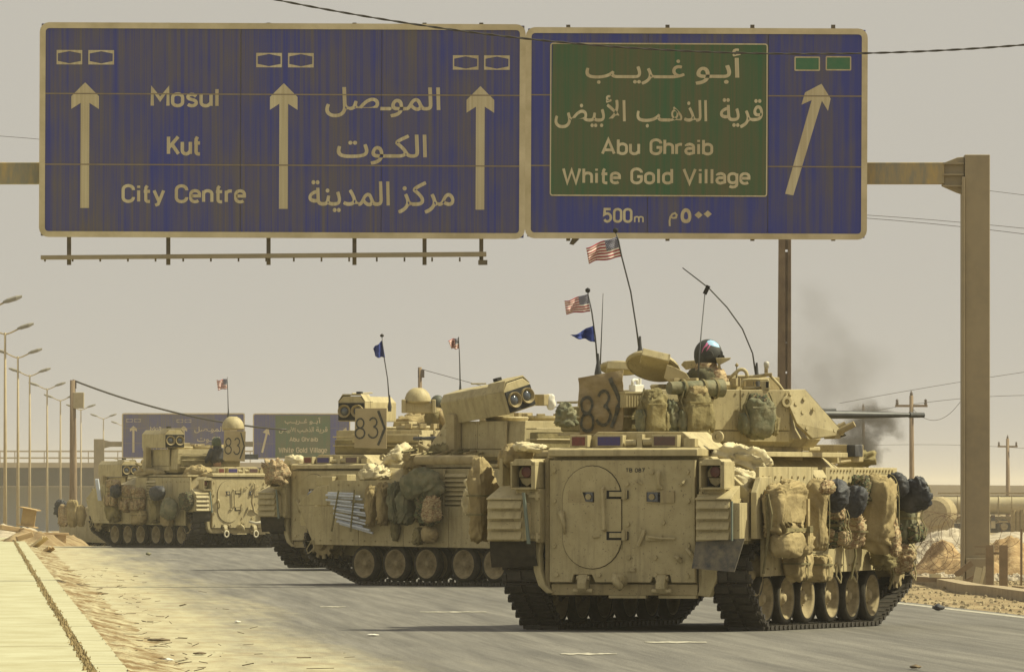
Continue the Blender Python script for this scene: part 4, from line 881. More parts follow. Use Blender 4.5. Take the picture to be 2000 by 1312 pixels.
        if not tall:
            G().prism([(.0,1.08),(.30,1.08),(.30,1.62),(.55,1.62),(.55,1.80),(.16,1.80),(.0,1.62)],'x',x,x+o_*1.6).obj('rear_armour_plate', PAINT, R, bevel=.008)
        segs = [(cuts[i],cuts[i+1]) for i in range(len(cuts)-1)]
        for i,(a,b) in enumerate(segs):
            if (tall and i == 2) or (not tall and i == 2): 
                fr = G(); fr.bx(*sorted((x,x+o_)),a,a+.06,1.38,zt); fr.bx(*sorted((x,x+o_)),b-.06,b,1.38,zt); fr.bx(*sorted((x-o_*1.6,x-o_*1.2)),a+.06,b-.06,1.38,zt)
                q = fr.obj('grille_frame', PAINT, R)
                if tall: 
                    b2 = a+.62; G().bx(*sorted((x,x+o_)),b2,b-.06,1.38,zt).obj('side_armour', PAINT, R, bevel=.005)
                    louvre('l', a+.07, b2-.02, x+o_*.5, 1.40, 1.95, 7, q, 'side')
                else: louvre('l', a+.07, b-.07, x+o_*.5, 1.45, 1.90, 4, q, 'side')
                continue
            e = .006; poly = [(a+e,1.385),(b-e,1.385),(b-e,zt),(a+e,zt)]
            p_ = G().prism(poly,'x',x,x+o_).obj('side_armour', PAINT, R, bevel=.006)
            bolts(p_, [(x+o_, a+.12+k*.22, zt-.12) for k in range(max(1,int((b-a-.1)/.22)))]+([(x+o_, a+.12+k*.12, zt-.04) for k in range(max(1,int((b-a-.1)/.12)))] if b > 3.5 else []), (s_,0,0), .017, .02)
        if tall:
            G().prism([(3.206,1.385),(5.40,1.385),(5.40,1.76),(5.28,1.82),(3.206,1.82)],'x',x,x+o_).obj('side_armour', PAINT, R, bevel=.006)
            bolts(R, [(x+o_, 3.4+k*.25, 1.74) for k in range(8)], (s_,0,0), .015, .016)
        fa = 5.26 if not tall else 5.41
        G().prism([(fa,1.385),(6.14,1.385),(6.14,1.42),(5.70,1.70),(fa,1.74)],'x',x,x+o_).obj('side_armour', PAINT, R, bevel=.006)
        lo = [.30,1.35,2.45,3.55,4.65]
        for a, b in zip(lo, lo[1:]+[None]):
            e = .006; z0 = lambda y: .64+.06*(y-.3)/5.56
            poly = [(a+e,z0(a)),(b-e,z0(b)),(b-e,1.375),(a+e,1.375)] if b else [(a+e,z0(a)),(5.76,.70),(6.14,1.375),(a+e,1.375)]
            sk = G().prism(poly,'x',x+o_*.2,x+o_*1.2).obj('side_skirt', PAINT, R, bevel=.006)
            bb = b or 5.8; bolts(sk, [(x+o_*1.2, a+.13+k*.27, z_) for k in range(int((bb-a)/.27)) for z_ in (z0(a)+.09,)]+[(x+o_*1.2,a+.13+k*.42,1.2) for k in range(int((bb-a)/.42))], (s_,0,0), .013, .02)
        G().bx(*sorted((s_*1.49,s_*1.555)),.1,5.8,1.62,1.66).obj('shelf', PAINTD, R)
        G().bx(*sorted((s_*1.01,s_*1.53)),.1,5.7,1.0,1.018).obj('sponson_floor', UNDER, R)
        for k, yy_ in enumerate((2.9,3.5,5.75) if s_>0 else (5.75,)):
            g = G(); xx = s_*1.62; g.tube([(xx,yy_,.78),(xx,yy_-.02,.62),(xx,yy_+.13,.54),(xx,yy_+.16,.62),(xx,yy_+.03,.78)],.012,5); g.obj('tow_link', PAINT, R)
        # ---- running gear
        cx = s_*1.285
        trk = G(); trk.loft([[Vector((cx+s_*.0+q*.20, yv, zv)) for q in (-1,1)] for yv,zv in ((.7,.075),(4.6,.075))], cap=False, closed=False); tr_ = trk.obj('track', TRK, R, recalc=False)
        for (yv,zv,a) in TP:
            inst('track_shoe', SHOE, tr_, Matrix.Translation((cx,yv,zv)) @ Matrix.Rotation(a,4,'X'))
        for yw in WY:
            w_ = inst('road_wheel', RIM, R, TR(cx,yw,.375)); inst('tyre', TYRE, w_, Matrix.Identity(4))
        w_ = inst('idler_wheel', RIM, R, TR(cx,.36,.66)); inst('tyre', TYRE, w_, Matrix.Identity(4))
        sp_ = G()
        for o2 in (-.15,.15):
            sp_.lathe([(.05,o2-.02),(.23,o2-.02),(.23,o2+.02),(.05,o2+.02)],(cx,5.70,.74),(1,0,0),22)
            for k in range(11): a = 2*pi*k/11; sp_.box(cx+o2,5.70+.255*cos(a),.74+.255*sin(a),.04,.07,.07,Matrix.Rotation(a,3,'X'))
        sp_.lathe([(.03,.24),(.12,.24),(.15,.15),(.16,-.15)],(cx,5.70,.74),(s_,0,0),16); sp_.obj('drive_sprocket', PAINTG, R, smooth='auto')
        for yr in (1.6,2.9,4.2): G().cyl((cx-.17,yr,.90),(cx+.17,yr,.90),.085,12).obj('return_roller', RUB, R)
        for yw in WY: G().tube([(s_*.96,yw+.38,.58),(s_*1.06,yw+.38,.58),(s_*1.10,yw,.375),(s_*1.30,yw,.375)],.05,6).obj('swing_arm', UNDER, R)
    # front fittings
    G().bx(-.9,.9,6.15,6.27,.8,1.1).obj('bow_plate', PAINT, R, bevel=.01)
    for x in (-1.3,1.3): G().lathe([(.0,.05),(.08,.04),(.09,0),(.09,-.12)],(x,6.1,1.55),(0,1,0),12).obj('headlight', GLASS, R, smooth='auto')
    # driver's and deck clutter
    G().bx(.15,1.15,4.3,4.42,1.98,2.12).obj('deck_rail', PAINT, R)
    G().lathe([(.0,.12),(.3,.1),(.36,.04),(.36,0)],(-.7,4.55,1.95),(0,-.15,1),16).obj('driver_hatch', PAINT, R, smooth='auto')
    return v
mat_teal = mat('greenish_edge_strip', (.13,.16,.13), (.17,.19,.15), .6, 9)
FLAP = mat('scuffed_dark_plate', (.045,.05,.055), (.17,.145,.10), .7, 9, bump=.2, dust=.35, dcol=(.26,.22,.15))
CRM2 = mat('cream_shackle', (.55,.50,.36), rough=.6)
REDB = mat('brown_red_reflector', (.10,.045,.04), (.07,.045,.04), .35, 30, spec=.5)
def turret(v, yaw, tow=None, opts=(), zr=2.10, ty=3.0):
    """yaw: degrees to the right of the hull's nose. Built in the turret's own frame: x right, y forward"""
    R = v.r; T = TR(.10, ty, zr, -yaw); v.T = v.M @ T; v.Tl = T
    o_ = lambda g, n_, m_=PAINT, par=R, **k: g.obj(n_, m_, par, M=(T if par is R else None), **k)
    o_(G().lathe([(1.0,-.10),(1.0,.06)],n=32),'turret_ring',PAINTD)
    # body: lower and upper outline; sloped front
    def ring(z, pts): return [Vector((x,y,z)) for x,y in pts]
    lo = [(-.98,-1.45),(.98,-1.45),(1.05,-1.1),(1.05,.42),(.62,1.05),(-.62,1.05),(-1.05,.42),(-1.05,-1.1)]
    up = [(-.92,-1.42),(.92,-1.42),(.98,-1.1),(.98,.30),(.50,.62),(-.50,.62),(-.98,.30),(-.98,-1.1)]
    body = o_(G().loft([ring(.06,[(x*.93,y*.93) for x,y in lo]), ring(.16,lo), ring(.62,[(a[0]*.45+b[0]*.55,a[1]*.5+b[1]*.5) for a,b in zip(lo,up)]), ring(.74,up)]),'turret',bevel=.01)
    # right cheek: side panels and the long bolted front plates
    for s_ in (-1,1):
        G().bx(*sorted((s_*1.055,s_*1.09)),-1.10,-.32,.26,.74).obj('side_plate', PAINT, body, bevel=.008)
        G().bx(*sorted((s_*1.055,s_*1.09)),-.31,.36,.26,.74).obj('side_plate', PAINT, body, bevel=.008)
        G().bx(*sorted((s_*1.03,s_*1.08)),-1.10,.36,.12,.25).obj('lower_side_plate', PAINT, body, bevel=.006)
        g = G(); x = s_*1.10   # front applique: bolted plate standing off the cheek
        A = [(s_*1.03,.26,.735),(s_*1.01,.58,.74),(s_*1.06,1.10,.20),(s_*1.12,.62,.15),(s_*1.14,.40,.33)]
        nn = Vector((s_*.97,.1,.25)).normalized()*.05
        pts = [Vector(p) for p in A]; g.add(pts+[p+nn for p in pts],[(4,3,2,1,0),(5,6,7,8,9)]+[(i,(i+1)%5,5+(i+1)%5,5+i) for i in range(5)])
        fp = g.obj('front_armour_plate', PAINT, body, bevel=.008)
        e2 = [Vector((s_*.99,.60,.745)),Vector((s_*1.04,1.13,.20)),Vector((s_*.92,1.13,.18)),Vector((s_*.86,.60,.74))]
        G().add(e2+[p+Vector((0,.03,.0)) for p in e2],[(3,2,1,0),(4,5,6,7)]+[(i,(i+1)%4,4+(i+1)%4,4+i) for i in range(4)]).obj('plate_edge', UNDER, body)
        bolts(fp, [Vector((s_*(1.03+.10*(.74-z_)/.55),y_,z_))+nn for y_,z_ in ((.36,.68),(.54,.62),(.42,.56),(.40,.46),(.50,.46),(.54,.27),(.92,.24),(.66,.5))], nn, .024, .02, PAINT)
        bolts(body, [(s_*1.09,y_,z_) for y_ in (-1.05,-.37,-.26,.31) for z_ in (.30,.5,.70)], (s_,0,0), .016, .012, PAINT)
        G().lathe([(.035,0),(.065,0),(.065,.03),(.035,.03),(.035,0)],(s_*1.10,.30,.60),(s_,0,0),14,False).obj('lifting_eye', PAINT, body)
    # mantlet and gun
    o_(G().loft([ring2(-.34,.34,.7,.22,.70),ring2(-.30,.30,.95,.24,.62),ring2(-.18,.18,1.15,.34,.56)]),'gun_mantlet',bevel=.01)
    if 'nogun' not in opts:
        gb = o_(G().tube([(0,1.0,.46),(0,1.8,.46),(0,2.4,.46),(0,2.62,.46)],[.052,.048,.034,.026],12),'gun_barrel',GUN,smooth='auto')
        G().tube([(0,2.62,.46),(0,2.65,.46),(0,2.82,.46)],[.038,.036,.033],10).obj('muzzle_brake', GUN, gb)
        o_(G().tube([(-.28,1.0,.52),(-.28,1.75,.52)],.02,8),'machine_gun_barrel',GUN)
    # smoke launchers at the front corners
    for s_ in (-1,1):
        sm = o_(G().box(s_*.98,1.0,.20,.26,.08,.08),'launcher_bracket',PAINTD)
        for k in range(4):
            q = Vector((s_*(.86+.08*k),1.02,.22+.02*(k%2))); G().cyl(q,q+Vector((s_*(.03+.03*k),.15,.10)),.038,10).obj('smoke_launcher', PAINTG if k%2 else PAINTD, sm)
    # roof: gunner's sight box, hatch rings
    o_(G().loft([[Vector((x,y,z)) for x,z in ((-.32,.745),(.10,.745),(.06,.93),(-.28,.93))] for y in (.12,.60)]),'sight_box',bevel=.01)
    o_(G().bx(.22,.55,.18,.52,.745,.90),'sight_box',PAINTD,bevel=.01)
    o_(G().lathe([(.40,.745),(.42,.80),(.40,.84),(.33,.84),(.32,.76)],(.42,-.42,0),n=24),'hatch_ring',smooth='auto')
    o_(G().lathe([(.36,.745),(.38,.80),(.36,.82),(.29,.82),(.28,.76)],(-.42,-.30,0),n=24),'hatch_ring',smooth='auto')
    for k in range(7):
        a = rad(-60+k*40); o_(G().box(.42+.43*sin(a),-.42+.43*cos(a),.83,.14,.08,.10,Matrix.Rotation(-a,3,'Z')),'periscope',PAINTD,bevel=.006)
    # bustle rack
    o_(G().bx(-.92,.92,-1.72,-1.455,.20,.24),'bustle_floor',PAINTD)
    for z in (.42,.60): o_(G().tube([(-.92,-1.46,z),(-.92,-1.72,z),(.92,-1.72,z),(.92,-1.46,z)],.014,6),'bustle_rail',PAINT)
    o_(G().bx(-.90,.90,-1.70,-1.50,.245,.55),'bustle_load',CANV3,bevel=.03)
    if tow is not None:    # missile launcher on the left cheek
        p = tow.get('pitch',0); up_ = tow.get('up',.55)
        TL = T @ TR(tow.get('x',-.95),tow.get('y',-.3),up_,0,p,tow.get('roll',0)); L2 = .92
        def pr(xw,yy): return [Vector((-xw,yy,-.02)),Vector((xw,yy,-.02)),Vector((xw,yy,.38)),Vector((xw*.62,yy,.50)),Vector((-xw*.62,yy,.50)),Vector((-xw,yy,.38))]
        lb = G().loft([pr(.30,-L2+.02),pr(.30,L2)]).obj('missile_launcher', PAINT, R, M=TL, bevel=.012)
        g = G(); g.loft([[Vector((x,y,z)) for x,z in ((-.305,.385),(-.2,.52),(.2,.52),(.305,.385),(.2,.545),(-.2,.545))] for y in (-L2+.02,-L2+.5,)]); g.obj('top_cover', PAINT, lb)
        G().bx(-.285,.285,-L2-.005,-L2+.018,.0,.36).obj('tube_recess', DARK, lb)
        for x in (-.145,.145):
            G().lathe([(.095,0),(.128,-.05),(.135,-.05),(.135,.06),(.095,.04)],(x,-L2-.01,.19),(0,1,0),20).obj('tube_rim', PAINTG, lb, smooth='auto')
            G().lathe([(.0,-.03),(.05,-.025),(.09,0),(.1,.04)],(x,-L2-.015,.19),(0,1,0),16).obj('tube_cap', GLASS, lb, smooth=True)
        G().bx(-.05,.05,-.5,-.38,.545,.60).obj('launcher_sight', DARK, lb)
        g = G(); g.tube([(-.2,-.35,.56),(.0,.3,.58)],.014,5); g.obj('retaining_rod', PAINT, lb)
        ax_ = tow.get('x',-.95)-.22; o_(G().bx(ax_-.16,ax_,.10,.32,.05,up_),'launcher_arm',PAINTD,bevel=.01); o_(G().bx(ax_-.12,-.9,.14,.28,.12,.24),'launcher_arm',PAINTD)
        if tow.get('dome'): pass
    v.body = body
def ring2(x0,x1,y,z0,z1): return [Vector((x0,y,z0)),Vector((x1,y,z0)),Vector((x1,y,z1)),Vector((x0*.8,y,z1+.04))]
def tpt(v, x, y, z): return v.T @ Vector((x,y,z))
def antenna(v, base, pts, r=.010, M=None):
    """whip antenna given in world points; base is a spring mount"""
    iv = v.M.inverted(); P = [iv @ Vector(p) for p in pts]
    a = G().tube(P, [r]+[r*.7]*(len(P)-2)+[r*.5] if len(P)>2 else r, 6).obj('antenna', GUN, v.r, smooth=True)
    if base: G().lathe([(.035,-.12),(.045,-.02),(.022,.1),(.012,.22)],tuple(P[0]),n=10).obj('antenna_spring', GUN, a, smooth='auto')
    return a
def hatch_disc(v, M, r, th=.05, parts=True, name='open_hatch'):
    M = v.Tl.inverted() @ v.M.inverted() @ M
    h = G().lathe([(.02,th*.9),(r*.6,th*.9),(r*.93,th*.6),(r,th*.2),(r,-.0),(r*.93,-.02),(r*.9,-.01),(.02,-.01)],n=32).obj(name, PAINT, v.r, M=v.Tl@M, smooth='auto')
    if parts:
        G().box(0,-r*.9,-.05,.34,.22,.10).obj('hatch_hinge', PAINT, h, bevel=.01); G().bx(-.1,.1,-r*.5,-r*.2,-.05,-.012).obj('hatch_latch', PAINT, h, bevel=.006)
    return h
V1 = vehicle(1222, 100.0, 21, 'nearest sand-coloured tracked fighting vehicle, rear ramp facing the viewer, gun pointing over the shoulder', opts=('stencil','bentflap'))
turret(V1, 42, tow=dict(up=.05,x=-1.42,y=0))
V2 = vehicle(1000+1.78*F/146.8, 146.8, -46, 'tracked fighting vehicle in the middle with its side showing and missile launcher raised')
turret(V2, 7, tow=dict(up=.86,pitch=-6,roll=-15,x=-.9,y=-.45), ty=2.5)
V3 = vehicle(648, 176., 32, 'fighting vehicle half hidden between the others, ramp facing the viewer, dome-shaped hatch open', zoff=.05)
turret(V3, -12, tow=dict(up=.95,x=-.75,y=-.2), ty=2.6)
V4 = vehicle(466, 246.2, -32, 'fighting vehicle farther off turning away, many packs hung along its side', opts=('shackles',))
turret(V4, 8, tow=dict(up=.80), opts=('nogun',))
V5 = vehicle(1000-11.3*F/283., 283., -24, 'farthest tracked vehicle, only its loaded nose showing past the crest of the road', zoff=-.75)
turret(V5, -4, tow=dict(up=.78))
# ---------------------------------------------------------------- packs, bundles and sheets carried on the vehicles
def pw(x, e): return math.copysign(abs(x)**e, x)
def blob(w_, d, h, seed=0, e=.55, wr=.05, fold=(0,0,1), nu=44, nv=32, top=1., bot=1., lump=.10, fs=7, off=(0,0,0), sag=0):
    """soft sack: superquadric with folds running along FOLD; -y is the outward side"""
    wr = min(wr, .095); g = G(); rings = []; f = Vector(fold).normalized(); sz = (w_*d*h)**(1/3)
    for j in range(nv+1):
        v = -pi/2+pi*j/nv; t = (sin(v)+1)/2; k = bot+(top-bot)*t
        ring = []
        for i in range(nu):
            u = 2*pi*i/nu; cv, sv = pw(cos(v), e), pw(sin(v), e)
            p = Vector((w_/2*cv*pw(cos(u), e)*k, d/2*cv*pw(sin(u), e)*(k*.5+.5), h/2*sv))
            nrm = Vector((p.x/w_, p.y/d, p.z/h)).normalized()
            q = p/sz + Vector((seed*3.1, seed*1.7, seed))
            al = f*q.dot(f); qq = (q-al)*fs*.5 + al*fs*.13
            r1 = min(1,abs(noise.noise(qq))*4.0)
            cr_ = Vector((f.z, .35, -f.x)); wrp = noise.noise(q*1.3+Vector((4,1,7)))
            ph = q.dot(cr_)*fs*.62 + 2.6*wrp + .5*noise.noise(q*4.3); tri = abs(2*(ph % 1.0)-1)**1.4
            am = max(0, min(1.3, .55+1.6*noise.noise(q*1.1+Vector((7,3,seed)))))
            ph2 = q.dot(Vector((f.z,.2,-f.x))+f*.8)*fs*1.15+3*noise.noise(q*1.9); tri2 = abs(2*(ph2 % 1.0)-1)
            dsp = sz*(lump*noise.noise(q*1.6) + 1.55*wr*(1.5*tri*am + .5*tri2*(1.2-am) + .5*r1 - 1.1))
            p = p+nrm*dsp; p.z -= sag*(p.x/w_)**2*h
            ring.append(p+Vector(off))
        rings.append(ring)
    vs = [p for r_ in rings for p in r_]; n = nu
    return g.add(vs, [(j*n+i, j*n+(i+1)%n, (j+1)*n+(i+1)%n, (j+1)*n+i) for j in range(nv) for i in range(n)])
def band(w_, d, h, axis, c, wd=.020, e=.55, k=1.02):
    """flat strap round a sack: axis z = horizontal belt at height c, axis x = vertical belt at x=c"""
    g = G(); n = 28; secs = []
    for i in range(n+1):
        a = 2*pi*i/n; t = c/(h/2 if axis == 'z' else w_/2); s_ = max(.2, (1-abs(t)**(2/e)))**(e/2)*k
        if axis == 'z': p = Vector((w_/2*s_*pw(cos(a),e), d/2*s_*pw(sin(a),e), c)); o_ = Vector((0,0,wd/2)); nn = Vector((cos(a)*.006,sin(a)*.006,0))
        else: p = Vector((c, d/2*s_*pw(cos(a),e), h/2*s_*pw(sin(a),e))); o_ = Vector((wd/2,0,0)); nn = Vector((0,cos(a)*.006,sin(a)*.006))
        secs.append([p-o_, p+o_, p+o_+nn, p-o_+nn])
    return g.loft(secs, cap=False)
class Frame:
    def __init__(s, P0, n): s.P = Vector(P0); s.n = Vector(n).normalized(); s.t = Vector((-s.n.y, s.n.x, 0)); s.yaw = math.degrees(math.atan2(s.n.x, -s.n.y))
def vframe(v, lx=None, ly=None, side=None):
    M = v.M; R3 = M.to_3x3()
    if side == 'R': return Frame(M @ Vector((lx,0,0)), R3 @ Vector((1,0,0)))
    if side == 'L': return Frame(M @ Vector((lx,0,0)), R3 @ Vector((-1,0,0)))
    return Frame(M @ Vector((0,ly,0)), R3 @ Vector((0,-1,0)))
def place(fr, x0, y0, x1, y1, thick, kk=.6, rmin=.16, depth=0):
    """world matrix and size of a thing that fills this part of the picture when it hangs on the frame"""
    c = ray((x0+x1)/2, (y0+y1)/2, fr.P+fr.n*(thick/2+depth), fr.n); s_ = F/c.y
    W = max(rmin, ((x1-x0)/s_ - kk*thick*abs(fr.n.x))/max(.15,abs(fr.t.x))); H = (y1-y0)/s_
    return Matrix.Translation(c) @ Matrix.Rotation(rad(fr.yaw),4,'Z'), W, H
GP = {'1':'packs hung on the nearest vehicle', '2':'packs hung on the middle vehicle', '4':'packs hung on the far vehicle', '5':'packs on the farthest vehicle'}
def sack(fr, box, thick, m, label, name='duffel_bag', seed=1, grp='1', e=.55, wr=.06, fold=(0,0,1), top=1, bot=1, bands=(), kk=.6, tilt=0, lump=.12, fs=7, cat='bag', depth=0, nu=44, nv=32):
    M, W, H = place(fr, *box, thick, kk, depth=depth)
    o = blob(W, thick, H, seed, e, wr, fold, nu, nv, top, bot, lump, fs).obj(name, m, M=M@TR(ry=tilt), smooth=True, label=label, cat=cat, group=GP.get(grp))
    for ax, c in bands: band(W, thick, H, ax, c*(H if ax == 'z' else W)/2, e=e).obj('strap', STRAP, o)
    return o
def rucksack(fr, box, thick, m, label, seed=1, grp='1', kk=.6, tilt=0, pockets=2, side=True, m2=None, flap=.3, depth=0, plain=False):
    M, W, H = place(fr, *box, thick, kk, depth=depth); m2 = m2 or m
    r_ = empty('rucksack', M@TR(ry=tilt), label, 'rucksack', GP.get(grp))
    if plain:      # one tall sack, gathered top under a loose flap, dark pouches at its sides
        blob(W*.80, thick*.95, H*.84, seed, .5, .06, (.25,0,1), lump=.07, off=(0,0,-H*.06), fs=5).obj('sack', m, r_, smooth=True)
        blob(W*.66, thick*.75, H*.24, seed+5, .6, .09, (0,0,1), nv=18, off=(0,0,H*.37), top=.75, fs=7).obj('top_flap', m2, r_, smooth=True)
        G().bx(-W*.36,W*.36,-thick*.47,-thick*.45,H*.16,H*.19).obj('strap', m, r_, bevel=.004)
        for s_ in (-1,1): blob(W*.24, thick*.6, H*.46, seed+20+s_, .6, .09, (0,0,1), 26, 18, off=(s_*W*.43,0,-H*.18), fs=8).obj('side_pouch', GREENT if s_ < 0 else CANV3, r_, smooth=True)
        for s_ in (-1,1): G().tube([(s_*W*.3,0,H*.5),(s_*W*.46,-.02,H*.2),(s_*W*.40,-thick*.3,-H*.1)],.010,5).obj('strap', STRAP, r_)
        return r_
    blob(W*.86, thick*.8, H*.96, seed, .5, .06, (.3,0,1), lump=.06, off=(0,thick*.08,0)).obj('sack', m, r_, smooth=True)
    blob(W*.92, thick*.9, H*flap, seed+5, .5, .07, (0,0,1), nv=14, off=(0,0,H*(.5-flap/2)+H*.01), top=.8).obj('top_flap', m2, r_, smooth=True)
    for i in range(pockets):
        pwid = W*.84/pockets; blob(pwid*1.02, thick*.42, H*.36, seed+i*3+1, .5, .07, (0,0,1), 24, 16, lump=.05, off=((i-(pockets-1)/2)*pwid, -thick*.36, -H*.24)).obj('pocket', m2, r_, smooth=True)
    if side:
        for s_ in (-1,1): blob(W*.16, thick*.4, H*.32, seed+20+s_, .55, .08, (0,0,1), 20, 14, off=(s_*W*.42,thick*.1,-H*.16)).obj('side_pouch', m2, r_, smooth=True)
    for x in (-.22,.22):
        g = G(); g.loft([[Vector((x*W-.012,y,z)),Vector((x*W+.012,y,z)),Vector((x*W+.012,y-.006,z)),Vector((x*W-.012,y-.006,z))] for y,z in ((0,H*.52),(-thick*.42,H*.46),(-thick*.52,H*.30),(-thick*.47,H*.05),(-thick*.56,-H*.05),(-thick*.62,-H*.3),(-thick*.40,-H*.46))], cap=True); g.obj('strap', STRAP, r_)
    band(W*.86, thick*.84, H*.96, 'z', H*.08, .03, .5).obj('strap', STRAP, r_)
    return r_
# ---- nearest vehicle, right flank
S1 = vframe(V1, 1.62, side='R')
M, W, H = place(S1,1489,944,1586,1092,.36); bigr = empty('rucksack', M, 'largest tan canvas rucksack with two rounded lower pockets, hung first behind the rear corner', 'rucksack', GP['1'])
blob(W*.98,.30,H*.74,1,.36,.085,(-.8,0,1),70,50,1.,.92,.06,8,off=(-.02,.02,H*.13)).obj('sack', CANV, bigr, smooth=True)
blob(W*.60,.34,H*.37,2,.62,.05,(.1,0,1),44,32,.9,1,.05,6,off=(-W*.17,-.06,-H*.30)).obj('pocket', CANV, bigr, smooth=True)
blob(W*.32,.28,H*.34,3,.62,.06,(.2,0,1),44,32,.9,1,.05,6,off=(W*.32,-.05,-H*.30)).obj('pocket', CANV, bigr, smooth=True)
blob(W*.46,.22,H*.16,4,.6,.14,(0,0,1),40,26,.6,1,.1,8,off=(W*.05,.0,H*.47)).obj('top_gather', CANV, bigr, smooth=True)
G().bx(-W*.45,W*.42,-.170,-.155,-H*.135,-H*.085).obj('strap', CANV3, bigr, bevel=.004); G().bx(W*.20,W*.27,-.185,-.160,-H*.30,H*.30).obj('strap', CANV, bigr, bevel=.004)
G().bx(W*.19,W*.29,-.215,-.170,-H*.15,-H*.06).obj('buckle', STRAP, bigr, bevel=.006)
G().tube([(-W*.50,.05,H*.36),(-W*.56,-.02,H*.1),(-W*.55,.0,-H*.1)],.012,5).obj('strap', STRAP, bigr)
sack(S1,(1570,938,1622,1078),.30,CANV,'long tan duffel bag hanging right after the big canvas rucksack',seed=4,fold=(.25,0,1),top=.62,wr=.07,bands=(('x',.0),))
sack(S1,(1532,1082,1580,1134),.26,CANV,'small square tan pouch below the largest canvas rucksack','pouch',7,bands=(('z',.3),('x',.1)),e=.4)
sack(S1,(1578,1084,1622,1136),.26,CANV,'pinkish tan pouch hanging beneath the long duffel bag','pouch',9,bands=(('z',.3),('x',-.2)),e=.4)
rucksack(S1,(1610,992,1652,1072),.30,WCAMO,'green camouflage pack under the first black sleeping roll',11,m2=DCAMO,pockets=2)
sack(S1,(1646,998,1690,1070),.30,DCAMO,'crumpled desert camouflage bag beneath the second black roll',seed=13,fold=(.5,0,1),wr=.1,top=.7,bands=(('z',-.1),))
sack(S1,(1602,934,1656,1000),.34,BLKBAG,'black sleeping roll with a tan knotted end, next to the long duffel','sleeping_roll',15,e=.85,fold=(1,0,.2),wr=.05,fs=12,depth=.08)
sack(S1,(1644,946,1690,1012),.34,BLKBAG,'lower shiny black bundle squeezed beside the big diagonal-folded sack','sleeping_roll',17,e=.85,fold=(1,0,.6),wr=.05,fs=12,depth=.10)
sack(S1,(1600,938,1634,966),.14,DCAMO,'tan camouflage knot tucked on top of the black sleeping roll','cloth_bundle',18,e=.8,wr=.12,depth=.36,cat='cloth')
sack(S1,(1662,926,1702,984),.24,WCAMO,'mottled green camouflage bag behind the big diagonal-folded sack',seed=19,fold=(1,0,.3),wr=.12)
sack(S1,(1684,924,1750,1072),.42,CANV,'big tan sack with slanting folds on the front half of the flank','kit_bag',21,fold=(1,0,.55),wr=.075,fs=9,lump=.08,bands=(('x',.55),),depth=.05)
sack(S1,(1728,922,1772,974),.36,BLKBAG,'navy black bag leaning behind the big slant-folded sack','sleeping_roll',23,e=.8,wr=.06,fs=10)
sack(S1,(1758,934,1808,1002),.46,BLKBAG,'round ribbed navy black bundle at the nose end','sleeping_roll',25,e=.9,fold=(1,0,0),wr=.05,fs=16,depth=.12,bands=(('x',.4),))
rucksack(S1,(1742,972,1796,1066),.36,GREENT,'dark green pack below the round navy bundle',27,m2=WCAMO,pockets=2,kk=.5)
sack(S1,(1736,1008,1760,1086),.12,DCAMO,'torn desert camouflage cloth dangling between the packs','hanging_cloth',29,fold=(0,0,1),wr=.16,e=.7,depth=.38,cat='cloth',top=.6)
sack(S1,(1700,1060,1748,1112),.32,CANV3,'brown mottled bag slung lowest ahead of the road wheels',seed=31,wr=.09,e=.75)
sack(S1,(1738,1058,1784,1118),.34,DCAMO,'pale camouflage bag slung lowest at the nose end',seed=33,wr=.1,e=.75,bands=(('x',.2),))
for px,y0,y1,nm in ((1668,1040,1130,'dark webbing strap dangling over the fifth road wheel'),(1742,1100,1150,'loose strap end hanging at the front of the flank'),(1497,964,1120,'pale strap running down behind the largest rucksack')):
    a = ray(px,y0,S1.P+S1.n*.1,S1.n); b_ = ray(px-6,y1,S1.P+S1.n*.06,S1.n)
    G().tube([a,(a+b_)/2+Vector((.04,0,0)),b_],.016,4).obj('webbing_strap', STRAP, label=nm, cat='strap')
# ---- nearest vehicle, turret side
fT = Frame(V1.T @ Vector((1.10,0,0)), V1.T.to_3x3() @ Vector((1,0,0)))
rucksack(fT,(1240,758,1308,854),.32,CANV3,'smooth olive-tan rucksack hung rearmost on the turret side',41,plain=True)
rucksack(fT,(1318,752,1398,856),.34,CANV3,'olive-tan rucksack with pale knotted top in the middle of the turret side',43,plain=True,m2=CANV)
rucksack(fT,(1442,766,1522,858),.32,GREENT,'dark green camouflage rucksack hung foremost next to the bolted plate',45,m2=WCAMO,plain=True)
sack(fT,(1294,780,1324,852),.2,GREENT,'dark tangle of straps and pouches between two olive rucksacks',seed=47,wr=.14,e=.7)
M,W,H = place(fT,1302,743,1416,776,.2)
g = G(); g.loft([[Vector((-W/2+W*t, .085*cos(a)*(1+.35*t), .075*sin(a)*(1+.45*t)+.01)) for a in [k*pi/7 for k in range(14)]] for t in (0,.02,.3,.5,.7,.98,1)])
o = g.obj('bedroll', GREENT, M=M, smooth='auto', label='rolled olive green mat lying along the turret edge above the packs', cat='bedroll')
for x in (-.25,.12,.35): band(.1,.24,.22,'x',0,.03,1.).obj('strap', STRAP, o, M=TR(x*W,0,0))
